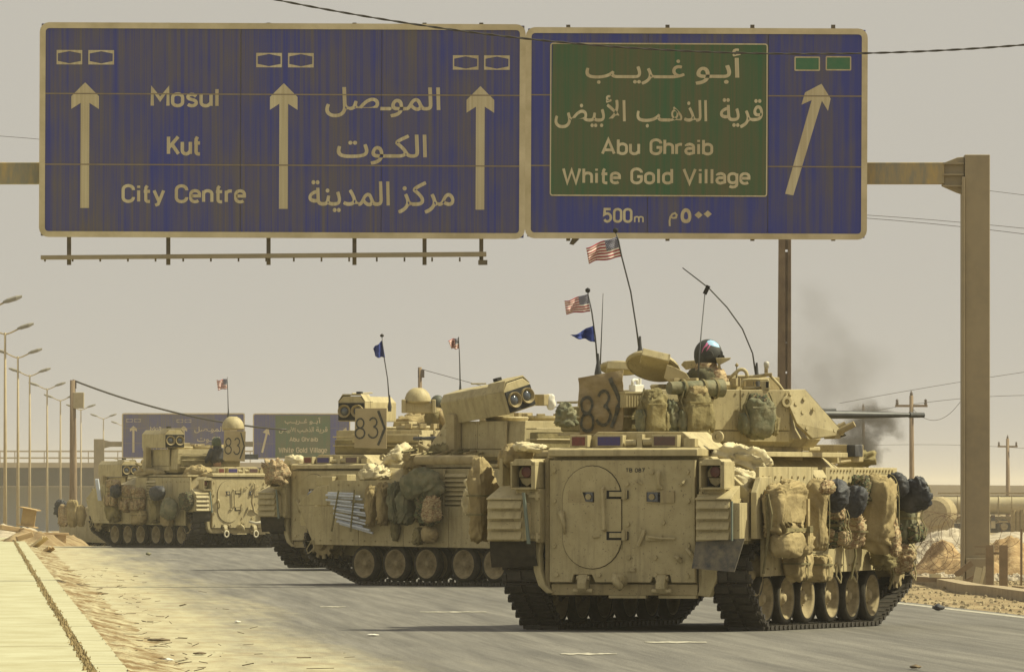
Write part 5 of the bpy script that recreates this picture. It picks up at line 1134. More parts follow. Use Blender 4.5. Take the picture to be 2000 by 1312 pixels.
# white jug on a ribbed basket
p = ray(1243,756,fT.P-fT.n*.12,fT.n); jug = empty('plastic_jug', Matrix.Translation(p)@Matrix.Rotation(rad(fT.yaw+25),4,'Z'), 'white plastic jug standing on the ribbed bin of the turret', 'jug')
g = G(); g.loft([[Vector((x,y,z)) for x,y in ((-w_,-.05),(w_,-.05),(w_,.05),(-w_,.05))] for w_,z in ((.085,-.085),(.09,-.07),(.09,.03))]); g.obj('body', WHITE, jug, bevel=.012)
g = G(); g.tube([(-.075,0,.03),(-.08,0,.075),(-.045,0,.088),(.01,0,.088),(.03,0,.035)],.018,8); g.obj('handle', WHITE, jug, smooth=True)
G().cyl((.055,0,.02),(.055,0,.105),.026,12).obj('cap', WHITE, jug)
def on(fr, px, py, d=0): return ray(px,py,fr.P+fr.n*d,fr.n)
Ti = V1.T.inverted()
def lbox(fr,x0,y0,x1,y1,d,th): 
    a = V1.T.inverted() @ on(fr,x0,y1,d); b = V1.T.inverted() @ on(fr,x1,y0,d); return a, b
a, b = lbox(fT,1221,768,1258,796,-.02,.2)
bin_ = G().bx(a.x-.28,a.x,a.y,b.y,a.z,b.z).obj('stowage_bin', PAINT, V1.r, M=V1.Tl, bevel=.006)
for k in range(7): y_ = a.y+(b.y-a.y)*(k+.5)/7; G().bx(a.x,a.x+.012,y_-.008,y_+.008,a.z+.01,b.z-.03).obj('rib', PAINT, bin_)
G().bx(a.x-.29,a.x+.015,a.y-.01,b.y+.01,b.z,b.z+.02).obj('rim', PAINT, bin_)
# number banner over the rear of the turret
def banner(name, corners, nx, nz_, m, label, text, seed, par=None, tx=(.1,.9), tz=(.2,.7), wave=.02):
    """cloth hung between four world corners (tl, tr, br, bl); hand-painted characters lie on its folds"""
    tl, tr, br_, bl = [Vector(c) for c in corners]; nn = (tr-tl).cross(bl-tl).normalized(); nn = nn if nn.y < 0 else -nn
    def P(u, v, off=0): 
        q = tl*(1-u)*(1-v)+tr*u*(1-v)+br_*u*v+bl*(1-u)*v
        return q+nn*(off+wave*noise.noise(Vector((u*2.2,v*3.5,seed)))+wave*.45*noise.noise(Vector((u*6,v*9,seed+3))))
    g = G(); vs = [P(i/nx,j/nz_) for j in range(nz_+1) for i in range(nx+1)]+[P(i/nx,j/nz_,-.012) for j in range(nz_+1) for i in range(nx+1)]
    n = nx+1; N_ = n*(nz_+1); fs = [(j*n+i,j*n+i+1,(j+1)*n+i+1,(j+1)*n+i) for j in range(nz_) for i in range(nx)]
    fs += [tuple(N_+k for k in reversed(f)) for f in fs]
    fs += [(i,N_+i,N_+i+1,i+1) for i in range(nx)]+[(nz_*n+i,nz_*n+i+1,N_+nz_*n+i+1,N_+nz_*n+i) for i in range(nx)]
    fs += [(j*n,(j+1)*n,N_+(j+1)*n,N_+j*n) for j in range(nz_)]+[(j*n+nx,N_+j*n+nx,N_+(j+1)*n+nx,(j+1)*n+nx) for j in range(nz_)]
    o = g.add(vs, fs).obj(name, m, smooth='auto', label=label, cat='banner')
    for ch, u0, u1, v0, v1, wd in text:
        W_, st = GL[ch]; g = G(); k = 0
        for s_ in st:
            dense = []
            for a, b in zip(s_, s_[1:]):
                for q in range(9 if ch == ')' else 4): nq = 9 if ch == ')' else 4; dense.append((a[0]+(b[0]-a[0])*q/nq, a[1]+(b[1]-a[1])*q/nq))
            dense.append(s_[-1]); L_=[]
            for i, (x, z) in enumerate(dense):
                x2, z2 = dense[min(i+1,len(dense)-1)]; x1, z1 = dense[max(i-1,0)]; du, dv = (x2-x1)/W_*(u1-u0), -(z2-z1)*(v1-v0)
                l = math.hypot(du,dv) or 1; u = u0+(u1-u0)*x/W_; zc = z if ch != ')' else (z+.25)/1.53; v = v1-(v1-v0)*zc
                w2 = wd*(.5+.12*noise.noise(Vector((i*.4,seed,0)))); L_.append((P(u-dv/l*w2,v+du/l*w2,(.016 if wave > .03 else .007)+k*.001),P(u+dv/l*w2,v-du/l*w2,(.016 if wave > .03 else .007)+k*.001)))
            g.add([q for pr_ in L_ for q in pr_],[(2*i,2*i+1,2*i+3,2*i+2) for i in range(len(L_)-1)]); k += 1
        g.obj('painted_character', PAINTMARK, o, recalc=False)
    return o
CLOTH = mat('worn_brown_cloth', (.205,.155,.085), (.30,.235,.135), .95, 5, bump=.35, bscale=40, dust=.3, stretch=(1,1,3), spec=.1)
CLOTHP = mat('sand_cloth', (.36,.29,.16), (.42,.34,.20), .95, 3, bump=.15, bscale=40, spec=.1)
nT = V1.T.to_3x3() @ Vector((0,-1,0)); fb = Frame(V1.T @ Vector((1.0,-1.80,0)), (nT+V1.T.to_3x3()@Vector((.9,0,0))))
A3 = [on(fb,1129,738),on(fb,1217,722),on(fb,1217,840),on(fb,1133,849)]
banner('number_banner', A3, 20, 22, CLOTH, 'creased brown cloth painted 83 with a slash, hung over the nearest turret rear',
       [('8',.04,.33,.36,.95,.055),('3',.42,.72,.30,.88,.055),(')',.72,.98,.10,.93,.085)], 2, wave=.05)
# sheets and bundles on the hull top
def heap(px0,py0,px1,py1,Y,m,label,seed,name='tarpaulin',thick=.5,yaw=0,wr=.10,top=.5,e=.75,cat='tarpaulin',fold=(1,0,.2),fs=6,lump=.2,sag=0,ry=0):
    c = at((px0+px1)/2,(py0+py1)/2,Y); s_ = F/Y; fs = min(fs, 4.5)
    return blob((px1-px0)/s_, thick, (py1-py0)/s_, seed, e, wr, fold, 44, 26, top, 1, lump, fs, sag=sag).obj(name, m, M=Matrix.Translation(c)@TR(rz=yaw,ry=ry), smooth=True, label=label, cat=cat)
heap(1382,868,1512,934,100.25,CANV2,'bright cream tarpaulin heaped on the sloping hull shoulder of the nearest vehicle',3,thick=.7,yaw=0,wr=.09,lump=.14,ry=14,top=.75)
heap(1405,912,1475,948,99.9,CANV2,'loose end of cream tarpaulin sagging behind the hull shoulder',8,thick=.5,yaw=20,ry=25)
heap(972,868,1042,918,100.75,CANV,'tan canvas bag sagging over the tail light hood of the nearest vehicle',12,'canvas_bag',.5,10,.10,.8,.7,'bag',(0,0,1),6,.2)
heap(1004,866,1072,881,100.5,CANV2,'flat folded cream sheet on top of the tan canvas bag',14,'folded_sheet',.4,5,.08,.8,.6,'sheet')
heap(1500,900,1640,925,104.,DCAMO,'crumpled camouflage netting behind the upper edge of the side armour',16,'camouflage_net',.6,30,.2,.6,.7,'netting',(1,0,0),9,.3)
heap(1640,880,1712,912,106.2,CANV3,'brown bundle beside the box on the front deck',17,'cloth_bundle',.5,30,.2,.6,.7,'bundle',(1,0,0),9,.3)
heap(1076,790,1132,836,100.9,GREENT,'grey-green tarpaulin slung beside the painted cloth banner',18,'tarpaulin',.35,30,.12,.6,.7,'tarpaulin',(1,0,.6),6,.25)
# boxes on the front deck of the nearest vehicle
def dbox(v, px0,py0,px1,py1,Y,m,name,label,dp=.4,yaw=None,cat='box'):
    c = at((px0+px1)/2,(py0+py1)/2,Y); s_ = F/Y
    return G().box(0,0,0,(px1-px0)/s_/max(.4,cos(rad(v.th))),dp,(py1-py0)/s_).obj(name,m,M=Matrix.Translation(c)@TR(rz=-v.th if yaw is None else yaw),bevel=.012,label=label,cat=cat)
dbox(V1,1590,868,1676,902,105.2,PAINTD,'deck_box','long tan box on the front deck below the bolted turret plate')
dbox(V1,1661,868,1678,892,105.0,BLKBAG,'dark_box','small navy box at the end of the long tan deck box',.3)
dbox(V1,1560,872,1592,880,104.8,PAINT,'ammo_tin','small sand-coloured tin on the deck behind the flank armour')
for k,(x0,y0,x1,y1) in enumerate([(1560,912,1660,900),(1600,905,1680,918)]):
    a, b_ = at(x0,y0,103.6+k), at(x1,y1,104.6+k); G().tube([a,b_],.022,6).obj('deck_pole', PAINTG, label=['pale pole lying over the netting on the deck edge','dark pole lying low along the deck edge'][k], cat='pole')
# tall tan bag on the left rear flank
L1 = vframe(V1, -1.62, side='L'); fr0 = Frame(V1.M @ Vector((0,.5,0)), V1.M.to_3x3() @ Vector((0,-1,0)))
sack(fr0,(918,894,962,1058),.5,CANV,'tall tan duffel bag hanging off the far flank of the nearest vehicle',seed=51,fold=(.4,0,1),wr=.07,kk=.2,bands=(('z',.1),('z',-.35)),top=.8)
sack(fr0,(914,940,934,1010),.3,CANV2,'pale cloth scrap poking out behind the tall tan duffel','cloth_bundle',53,wr=.12,kk=.2,cat='cloth',depth=-.3)
# details of the nearest turret roof
hatch_disc(V1, Matrix.Translation(at(1275,717,102.5))@TR(rx=-28,ry=13), .335, .075)
hatch_disc(V1, Matrix.Translation(at(1212,720,103.2))@TR(rx=-14,ry=3), .26, .06)
iV = V1.M.inverted()
def wl(pts, r_, nm='guard_rail', m_=PAINT): return G().tube([iV @ at(*p) for p in pts], r_, 8).obj(nm, m_, V1.r, smooth=True)
G().prism([(1296,722),(1312,716),(1345,742),(1352,756),(1318,752),(1298,740)],'y',102.1,102.22).xf(Matrix.Identity(4)).obj('unused', PAINT) if False else None
def wplate(nm, pts, Y, th, m_=PAINT): 
    P = [at(x,y,Y) for x,y in pts]; n_ = len(P); g = G(); g.add([iV@p for p in P]+[iV@(p+Vector((0,th,0))) for p in P],[tuple(range(n_)),tuple(range(2*n_-1,n_-1,-1))]+[(i,(i+1)%n_,n_+(i+1)%n_,n_+i) for i in range(n_)])
    return g.obj(nm, m_, V1.r, bevel=.006)
wplate('hatch_arm',[(1297,738),(1303,712),(1316,716),(1340,728),(1352,745),(1346,757),(1318,752)],102.0,.12)
wplate('hatch_ring_shield',[(1330,712),(1336,705),(1362,703),(1362,718),(1340,722)],102.6,.10)
wl([(1414,748,102),(1438,726,102),(1444,722,102)],.018); wl([(1441,738,102),(1475,735,102),(1505,731,102)],.020); wl([(1503,732,102),(1522,752,102),(1533,768,102)],.018)
wl([(1448+11*cos(rad(a)),733+12*sin(rad(a)),101.95) for a in range(-180,30,20)],.022,'cable_ring')
wl([(1449,757,101.9),(1451,742,101.9),(1462,741,101.9),(1500,741,101.9),(1503,765,101.9)],.018); wl([(1450,757,101.9),(1487,757,101.9)],.016)
wplate('radio_box',[(1484,743),(1503,743),(1503,761),(1488,761)],101.8,.12); wplate('vent',[(1496,745),(1501,745),(1501,757),(1496,757)],101.795,.004,DARK)
wplate('lamp_bracket',[(1493,728),(1508,728),(1508,734),(1493,734)],101.95,.08,PAINTG); wplate('lamp_base',[(1493,719),(1500,719),(1500,728),(1493,728)],101.97,.05,PAINTG)
G().lathe([(.0,.0),(.026,.0),(.034,.05),(.030,.075),(.0,.085)],tuple(iV@at(1497,719,102)),n=12).obj('signal_lamp', mat('frosted_lamp',(.42,.40,.34),rough=.3), V1.r, smooth=True)
wl([(1438,742,102),(1439,716,102)],.008,'rod',GUN); G().lathe([(.0,-.03),(.026,0),(.0,.03)],tuple(iV@at(1439,713,102)),n=10).obj('knob', PAINTG, V1.r, smooth=True)
wplate('sight_hood',[(1398,699),(1428,698),(1426,702),(1407,712),(1401,710)],102.0,.16); wplate('sight_post',[(1402,711),(1407,711),(1412,746),(1403,746)],102.0,.08)
o_ = lambda g,n_,m_=PAINT,**k: g.obj(n_,m_,V1.r,M=V1.Tl,**k)
wplate('purple_panel',[(1416,749),(1437,749),(1437,762),(1416,760)],102.1,.05,mat('dark_purple_cloth',(.06,.04,.05),(.10,.07,.07),.8,9))
# antennas with flags
AS = lambda px,py,Y: at(px,py,Y)
Yt = 102.4
antenna(V1, True, [AS(1250,692,Yt+.5),AS(1243,640,Yt+.5),AS(1232,570,Yt+.5),AS(1214,500,Yt+.5),AS(1208,470,Yt+.5),AS(1202,452,Yt+.5)], .014)
antenna(V1, True, [AS(1168,726,Yt+.2),AS(1163,660,Yt+.2),AS(1156,610,Yt+.2),AS(1148,570,Yt+.2)], .013)
antenna(V1, False, [AS(1172,722,Yt+.8),AS(1175,650,Yt+.8),AS(1178,573,Yt+.8)], .009)
antenna(V1, True, [AS(1478,744,Yt),AS(1470,690,Yt),AS(1450,642,Yt),AS(1420,600,Yt),AS(1384,562,Yt),AS(1333,523,Yt)], .013)
antenna(V1, False, [AS(1363,742,Yt-.5),AS(1366,690,Yt-.5),AS(1377,572,Yt-.1)], .012)
G().box(0,0,0,.05,.05,.11,Matrix.Rotation(rad(25),3,'Y')).obj('clip', DARK, V1.r, M=V1.M.inverted()@Matrix.Translation(AS(1380,566,Yt-.1)))
for q,(px,py,Y) in enumerate(((1202,451,Yt+.5),(1148,568,Yt+.2))):
    G().lathe([(.0,-.03),(.03,-.01),(.03,.02),(.0,.04)],n=8).obj('antenna_tip', DARK, V1.r, M=V1.M.inverted()@Matrix.Translation(AS(px,py,Y)), smooth=True)
def flag_mat():
    m = bpy.data.materials.new('stars_and_stripes'); m.use_nodes = True; N = m.node_tree.nodes; L = m.node_tree.links; b = N['Principled BSDF']; b.inputs['Roughness'].default_value = .9
    uv = N.new('ShaderNodeUVMap'); uv.uv_map = 'UV'; sp = N.new('ShaderNodeSeparateXYZ'); L.new(uv.outputs[0], sp.inputs[0]); U, Vv = sp.outputs[0], sp.outputs[1]
    def mth(op, *a):
        n = N.new('ShaderNodeMath'); n.operation = op
        for i, v in enumerate(a):
            if isinstance(v,(int,float)): n.inputs[i].default_value = v
            else: L.new(v, n.inputs[i])
        return n.outputs[0]
    st = mth('GREATER_THAN', mth('MODULO', mth('MULTIPLY', Vv, 13), 2), 1)       # 1 on white stripes
    can = mth('MULTIPLY', mth('LESS_THAN', U, .40), mth('GREATER_THAN', Vv, 6/13))
    cu = mth('MULTIPLY', U, 5.5/.40); cv = mth('MULTIPLY', mth('SUBTRACT', Vv, 6/13), 4.5*13/7)
    def dots(o1, o2):
        a = mth('SUBTRACT', mth('FRACT', mth('ADD', cu, o1)), .5); c = mth('SUBTRACT', mth('FRACT', mth('ADD', cv, o2)), .5)
        return mth('LESS_THAN', mth('ADD', mth('MULTIPLY', a, a), mth('MULTIPLY', c, c)), .04)
    dt = mth('MAXIMUM', dots(0,0), dots(.5,.5))
    def mix(f, A, B):
        n = N.new('ShaderNodeMix'); n.data_type = 'RGBA'; L.new(f, n.inputs[0])
        for i, v in ((6,A),(7,B)):
            if isinstance(v, tuple): n.inputs[i].default_value = (*v,1)
            else: L.new(v, n.inputs[i])
        return n.outputs[2]
    c1 = mix(st, (.30,.03,.045), (.72,.66,.60)); c2 = mix(dt, (.04,.045,.11), (.6,.58,.56)); L.new(mix(can, c1, c2), b.inputs['Base Color']); return m
FLAG = flag_mat(); FBLUE = mat('blue_flag_cloth', (.018,.035,.17), (.03,.05,.22), .85, 8); FGOLD = mat('blue_gold_cloth', (.03,.05,.16), (.30,.22,.10), .85, 5)
def flag(corners, label, m=FLAG, seed=0, amp=.03, nx=20, nz_=14, name='flag'):
    """corners as seen: hoist top, hoist bottom, fly bottom, fly top (world)"""
    ht, hb, fb_, ft = [Vector(c) for c in corners]; vs = []; uvs = []
    L_ = (ft-ht).length
    for j in range(nz_+1):
        for i in range(nx+1):
            u, v = i/nx, j/nz_; p = (ht*(1-u)+ft*u)*(v)+(hb*(1-u)+fb_*u)*(1-v)
            a = amp*(u**.7)*(sin(u*9+v*2+seed)+.5*noise.noise(Vector((u*4,v*4,seed))))
            vs.append(p+Vector((0,a*1.6,a*.35))); uvs.append((u,v))
    n = nx+1; g = G().add(vs, [(j*n+i,j*n+i+1,(j+1)*n+i+1,(j+1)*n+i) for j in range(nz_) for i in range(nx)])
    o = g.obj(name, m, smooth=True, recalc=False, label=label, cat='flag')
    ul = o.data.uv_layers.new(name='UV')
    for l in o.data.loops: ul.data[l.index].uv = uvs[l.vertex_index]
    s_ = o.modifiers.new('thickness','SOLIDIFY'); s_.thickness = .004
    return o
c4 = lambda Y, *p: [at(x,y,Y) for x,y in p]
flag(c4(Yt+.5,(1205,462),(1215,501),(1150,514),(1145,483)), 'topmost American flag flying just below the green sign', seed=1, amp=.05)
flag(c4(Yt+.2,(1148,574),(1153,608),(1106,613),(1103,588)), 'second American flag on a whip above the painted cloth banner', seed=2, amp=.03)
flag(c4(Yt+.2,(1158,636),(1162,668),(1128,659),(1114,657)), 'small twisted dark blue pennant under the second American flag', FBLUE, 3, .05, name='pennant')
# ---- middle vehicle cargo (left flank)
S2 = vframe(V2, -1.62, side='L')
M, W, H = place(S2,640,960,722,1034,.2); cot = empty('bundle_of_folding_poles', M, 'bundle of pale blue-grey aluminium cot poles strapped to the middle vehicle flank', 'poles')
r = random.Random(4)
for i in range(15):
    z = H*(.46-.92*i/14); x0 = -W/2+(0 if i<4 else .02*i)+r.uniform(-.03,.03); x1 = x0+W*(.92 if i%3 else .7); dz = -.012*i*.8
    G().box((x0+x1)/2, -.04-.045*(i%2), z, x1-x0, .035, .034, Matrix.Rotation(rad(1+i*.75),3,'Y')).obj('pole', METAL, cot, bevel=.006)
for x,t_ in ((-.26,14),(.22,8)): G().box(x*W,-.10,0,.035,.012,H*1.12,Matrix.Rotation(rad(t_),3,'Y')).obj('strap', STRAP, cot)
sack(S2,(714,944,732,1028),.22,CANV,'narrow tan duffel bag beside the bundle of poles',seed=61,grp='2',wr=.08,top=.7,fold=(0,0,1),rmin=.1) if False else None
sack(S2,(712,946,737,1028),.24,CANV,'narrow tan duffel bag beside the bundle of poles',seed=61,grp='2',wr=.08,top=.8)
sack(S2,(733,944,762,1026),.26,CANV,'second wider tan duffel bag with gathered neck on the middle vehicle',seed=63,grp='2',wr=.09,top=.75,fold=(.1,0,1))
sack(S2,(758,938,786,1022),.26,GREENT,'dark green pack between the duffels and the big tarp bundle',seed=65,grp='2',wr=.12,fold=(.3,0,1))
M, W, H = place(S2,776,920,868,976,.4); blob(W,.42,H,67,.7,.07,(1,0,.4),40,24,.8,1,.14,5).obj('tarp_bundle',GREENT,M=M@TR(ry=-16),smooth=True,label='big grey-green wrapped bundle high on the middle vehicle flank',cat='bundle')
sack(S2,(776,948,812,1020),.36,GREENT,'lower hanging half of the grey-green wrapped bundle',seed=69,grp='2',wr=.12,fold=(.6,0,1),top=.9)
sack(S2,(806,952,866,1024),.30,WCAMO,'green-brown camouflage pack under the wrapped bundle next to the grille',seed=71,grp='2',wr=.09,fold=(.8,0,.3))
sack(S2,(822,968,864,1020),.18,DCAMO,'sunlit camouflage pouch on the front of the mottled pack','pouch',72,'2',wr=.1,depth=.24)
sack(S2,(803,1028,832,1066),.26,CANV3,'small netted brown bag low under the camouflage pack',seed=73,grp='2',wr=.12,e=.8)
sack(S2,(820,1024,858,1062),.30,CANV,'round tan ball-like bag low under the camouflage pack',seed=75,grp='2',wr=.04,e=.95)
sack(S2,(764,1005,780,1058),.08,STRAP,'dark strap end hanging below the green pack','webbing_strap',77,'2',wr=.1,top=1.4,cat='strap')
Y2 = 147.
o = heap(746,868,800,918,149.5,CANV2,'pale folded tarpaulin on the shoulder of the middle vehicle',81,yaw=-30,thick=.7)
heap(700,912,775,940,149.0,CANV2,'cream cloth draped over the front deck of the middle vehicle',83,yaw=-30,thick=.7)
heap(780,880,830,920,148.0,CANV,'tan canvas heap under the long pipe on the middle vehicle',84,yaw=-30,thick=.5)
cyl_ = G(); cyl_.tube([at(815,898,146.6),at(930,898,145.4)],.085,14); cyl_.obj('rolled_pipe', PAINTG, smooth='auto', label='long sand-coloured roll lying along the roof edge of the middle vehicle', cat='roll')
r = random.Random(8); 
for i in range(9):
    a, b_ = at(790+i*17+r.uniform(-8,8),892-r.uniform(0,10),147), at(820+i*17+r.uniform(-8,8),884-r.uniform(0,8),148); G().tube([a,b_],.02,5).obj('deck_stick', [STRAP,PAINTG,CANV3][i%3], V2.r, M=V2.M.inverted())
heap(820,872,925,892,148.2,CANV3,'dark tangle of netting and sticks on the roof of the middle vehicle',85,'camouflage_net',.6,-30,.25,.7,.7,'netting',(1,0,0),9,.3)
dbox(V2,633,930,656,948,152.3,PAINT,'front_deck_box','rounded cream box at the nose of the middle vehicle')
dbox(V2,662,926,680,940,152.2,PAINT,'ammo_tin','small cream block beside the rounded nose box')
G().lathe([(.10,-.03),(.15,-.03),(.15,.03),(.10,.03)],n=18,ax=(0,1,0),cap=False).obj('lifting_ring', PAINT, V2.r, M=V2.M.inverted()@Matrix.Translation(at(728,936,151.0))@TR(rz=0), smooth='auto')
# smoke tubes and cheek detail of the middle turret come with the turret; crew and dome below
fl2 = at(1100,780,148)
sack(Frame(at(1075,780,147.4),(0,-1,0)),(1068,768,1084,800),.1,WHITE,'clear plastic water bottle standing on the middle turret','bottle',90,'2',wr=.02,e=.8,cat='bottle')
dbox(V2,1052,770,1072,792,147.4,PAINTD,'sight_box','small tan sight housing right of the raised missile launcher',.25)
# ---- half hidden vehicle
BNR = [at(694,797,175.9),at(755,797,175.7),at(755,876,175.7),at(692,874,175.9)]
banner('number_banner', BNR, 14, 16, CLOTHP, 'flat sand-coloured cloth painted 83 with a bracket, on the half hidden vehicle', [('8',.02,.32,.26,.76,.045),('3',.44,.73,.24,.74,.045),(')',.72,.99,.06,.92,.075)], 5, wave=.012)
heap(516,898,562,948,176.1,DCAMO,'camouflage cloth bundle over the tail light of the half hidden vehicle',91,'cloth_bundle',.5,20,.2,.8,.7,'bundle',(.3,0,1),8,.25)
heap(552,888,600,915,177.1,CANV2,'cream sheet lying on the rear roof corner of the half hidden vehicle',93,yaw=20,thick=.6)
heap(735,890,790,915,178.6,CANV2,'bright tarpaulin behind the light bar of the half hidden vehicle',95,yaw=20,thick=.6)
heap(762,812,880,836,179.1,CANV,'long layered bundle of mats on the hidden turret roof',97,'folded_mats',.8,15,.2,.8,.7,'bundle',(1,0,.1),10,.25)
heap(780,826,890,842,178.4,DCAMO,'crumpled netting along the hidden turret edge',98,'camouflage_net',.6,15,.3,.8,.7,'netting',(1,0,.1),10,.3)
G().bx(.28,.95,-1.74,-.4,.50,.64).obj('stowage_bin', PAINT, V3.r, M=V3.Tl, bevel=.01)
G().bx(-.5,.98,-1.72,-1.68,.48,.66).obj('stowage_bin', PAINT, V3.r, M=V3.Tl, bevel=.01)
# domed hatch, upright behind the crewman
def dome(v, pxc, pyt, pyb, Y, wpx, th, frame=True):
    s_ = F/Y; c = at(pxc, (pyt+pyb)/2, Y); H = (pyb-pyt)/s_; W_ = wpx/s_; inv = v.M.inverted() @ Matrix.Translation(c) @ TR(rz=th)
    n = 18; g = G(); g.lathe([(W_*.5*x,H*z) for x,z in ((.86,-.18),(1.0,-.10),(.98,.04),(.86,.24),(.62,.40),(.36,.49),(.12,.5),(.01,.5))], n=24)
    g.obj('domed_hatch', PAINT, v.r, M=inv, smooth='auto')
    if frame:
        G().bx(-W_*.58,W_*.58,-.10,.10,-H*.62,-H*.16).obj('hatch_frame', PAINT, v.r, M=inv, bevel=.02)
        for s2 in (-1,1): G().bx(*sorted((s2*W_*.50,s2*W_*.64)),-.16,-.05,-H*.62,-H*.02).obj('hatch_frame', PAINT, v.r, M=inv, bevel=.015)
dome(V3, 816, 757, 801, 177.4, 52, 10)
antenna(V3, True, [at(761,792,177.6),at(757,740,177.6),at(749,690,177.6),at(746,657,177.6)], .016)
G().lathe([(.0,-.03),(.04,-.01),(.04,.02),(.0,.05)],n=8).obj('antenna_tip', DARK, V3.r, M=V3.M.inverted()@Matrix.Translation(at(746,656,177.6)))
flag(c4(177.6,(747,664),(752,698),(733,697),(729,680)), 'plain blue flag flying above the half hidden vehicle', FBLUE, 5, .06)
antenna(V2, True, [at(899,770,149),at(898,710,149),at(896,657,149)], .014)
flag(c4(149.,(896,659),(897,681),(882,681),(876,664)), 'small American flag on a whip behind the raised missile launcher', seed=7, amp=.05)
# ---- far vehicle
S4 = vframe(V4, -1.62, side='L')
o = empty('folded_cot', place(S4,186,934,202,978,.1)[0], 'silvery folded cot leaning at the nose of the far vehicle', 'folding cot')
for i in range(4): G().box(-.08+.05*i,-.03,0,.03,.03,.66,Matrix.Rotation(rad(-16),3,'Y')).obj('pole', METAL, o)
rucksack(S4,(202,936,240,992),.32,DCAMO,'camouflage pack behind the silvery cot on the far vehicle',101,'4')
sack(S4,(213,946,240,971),.34,BLKBAG,'small round black roll nearest the nose of the far vehicle','sleeping_roll',103,'4',e=.95,depth=.2)
sack(S4,(204,984,236,1018),.26,CANV3,'brownish sack low behind the nose of the far vehicle',seed=105,grp='4',wr=.1)
rucksack(S4,(233,948,262,1000),.32,DCAMO,'first of two bulging camouflage packs at mid flank of the far vehicle',107,'4')
rucksack(S4,(254,952,284,1000),.34,DCAMO,'second bulging camouflage pack with small round pocket at mid flank',109,'4')
sack(S4,(254,994,288,1024),.26,CANV,'small tan pouches below the bulging camouflage packs',seed=111,grp='4',wr=.1,bands=(('z',.2),))
sack(S4,(288,948,327,978),.38,BLKBAG,'large oval black sleeping roll in front of the grille','sleeping_roll',113,'4',e=.9,depth=.14,wr=.04)
sack(S4,(290,972,316,1020),.24,CANV3,'olive bag hanging under the oval black roll',seed=115,grp='4',wr=.1)
sack(S4,(311,972,349,1014),.34,GREENT,'rounded smooth green sack tilted under the side armour',seed=117,grp='4',e=.85,wr=.03,tilt=20,depth=.1)
sack(S4,(348,960,377,996),.26,WCAMO,'woodland camouflage bag rearmost on the far vehicle flank',seed=119,grp='4',wr=.08)
sack(S4,(312,1004,340,1028),.2,CANV,'tan bag end under the green sack',seed=121,grp='4',wr=.08)
heap(344,912,432,938,246.5,CANV,'rolled tan tarpaulin over the rear shoulder of the far vehicle',123,yaw=-28,thick=.7,ry=-4)
heap(384,936,416,964,246.,CANV,'tan knotted sack above the louvres of the far vehicle',125,'kit_bag',.5,-28,.1,.8,.8,'bag')
heap(256,916,330,928,248.,PAINTG,'long roll lying along the roof of the far vehicle',127,'rolled_mat',.3,-28,.05,1,.6,'roll')
YEL = mat('fluorescent_panel', (.60,.72,.03), (.68,.8,.06), .7, 5)
heap(285,911,305,921,250.,YEL,'bright fluorescent yellow marker cloth on the far vehicle roof',129,'marker_panel',.4,0,.1,.7,.7,'marker')
heap(270,898,290,916,252.,CANV,'tan pointed bundle beside the yellow marker cloth',131,'cloth_bundle',.4,0,.1,.4,.7,'bundle')
banner('number_banner',[at(438,840,246.3),at(480,842,246.3),at(478,901,246.3),at(436,898,246.3)],10,12,CLOTHP,'sand-coloured cloth painted 83 under the domed hatch of the far vehicle',[('8',.06,.36,.26,.78,.045),('3',.48,.76,.24,.78,.045),(')',.76,.99,.05,.92,.06)],9,wave=.02)
dome(V4, 455, 813, 852, 246.9, 44, 0, False)
G().bx(.6,1.5,-1.6,-1.3,.45,.60).obj('dark_bin', BLKBAG, V4.r, M=V4.Tl); 
antenna(V4, True, [at(446,812,247),at(445,770,247),at(444,736,247)], .016)
flag(c4(247.,(444,739),(444,759),(426,761),(423,743)), 'smallest American flag above the domed hatch of the far vehicle', seed=9, amp=.05)
# gun of the farthest vehicle comes with its turret
S5 = Frame(at(120,1000,285.), (-.25,-1,0))
sack(S5,(106,975,132,1008),.34,BLKBAG,'black roll at the very tip of the farthest vehicle','sleeping_roll',141,'5',e=.8,kk=.1)
sack(S5,(112,984,136,1026),.3,DCAMO,'drooping camouflage sack on the tip of the farthest vehicle',seed=143,grp='5',kk=.1,depth=.15,top=.7)
sack(S5,(130,974,152,1026),.3,CANV,'upright tan sack on the farthest vehicle, between two others',seed=145,grp='5',kk=.1,depth=.2)
sack(S5,(148,984,166,1028),.3,CANV,'pale tan sack of the farthest vehicle next to the nearer nose',seed=147,grp='5',kk=.1,depth=.15)

i4 = V4.M.inverted()
G().tube([i4@at(*p) for p in ((505,948,245.6),(495,958,245.6),(492,980,245.6),(497,1000,245.5),(510,1009,245.5),(523,1013,245.5))], .035, 8).obj('tow_cable', PAINTG, V4.r, smooth=True)
G().tube([i4@at(*p) for p in ((486,1018,245.4),(500,1021,245.4),(513,1019,245.4))], .035, 8).obj('tow_bar', CRM2, V4.r, smooth=True)
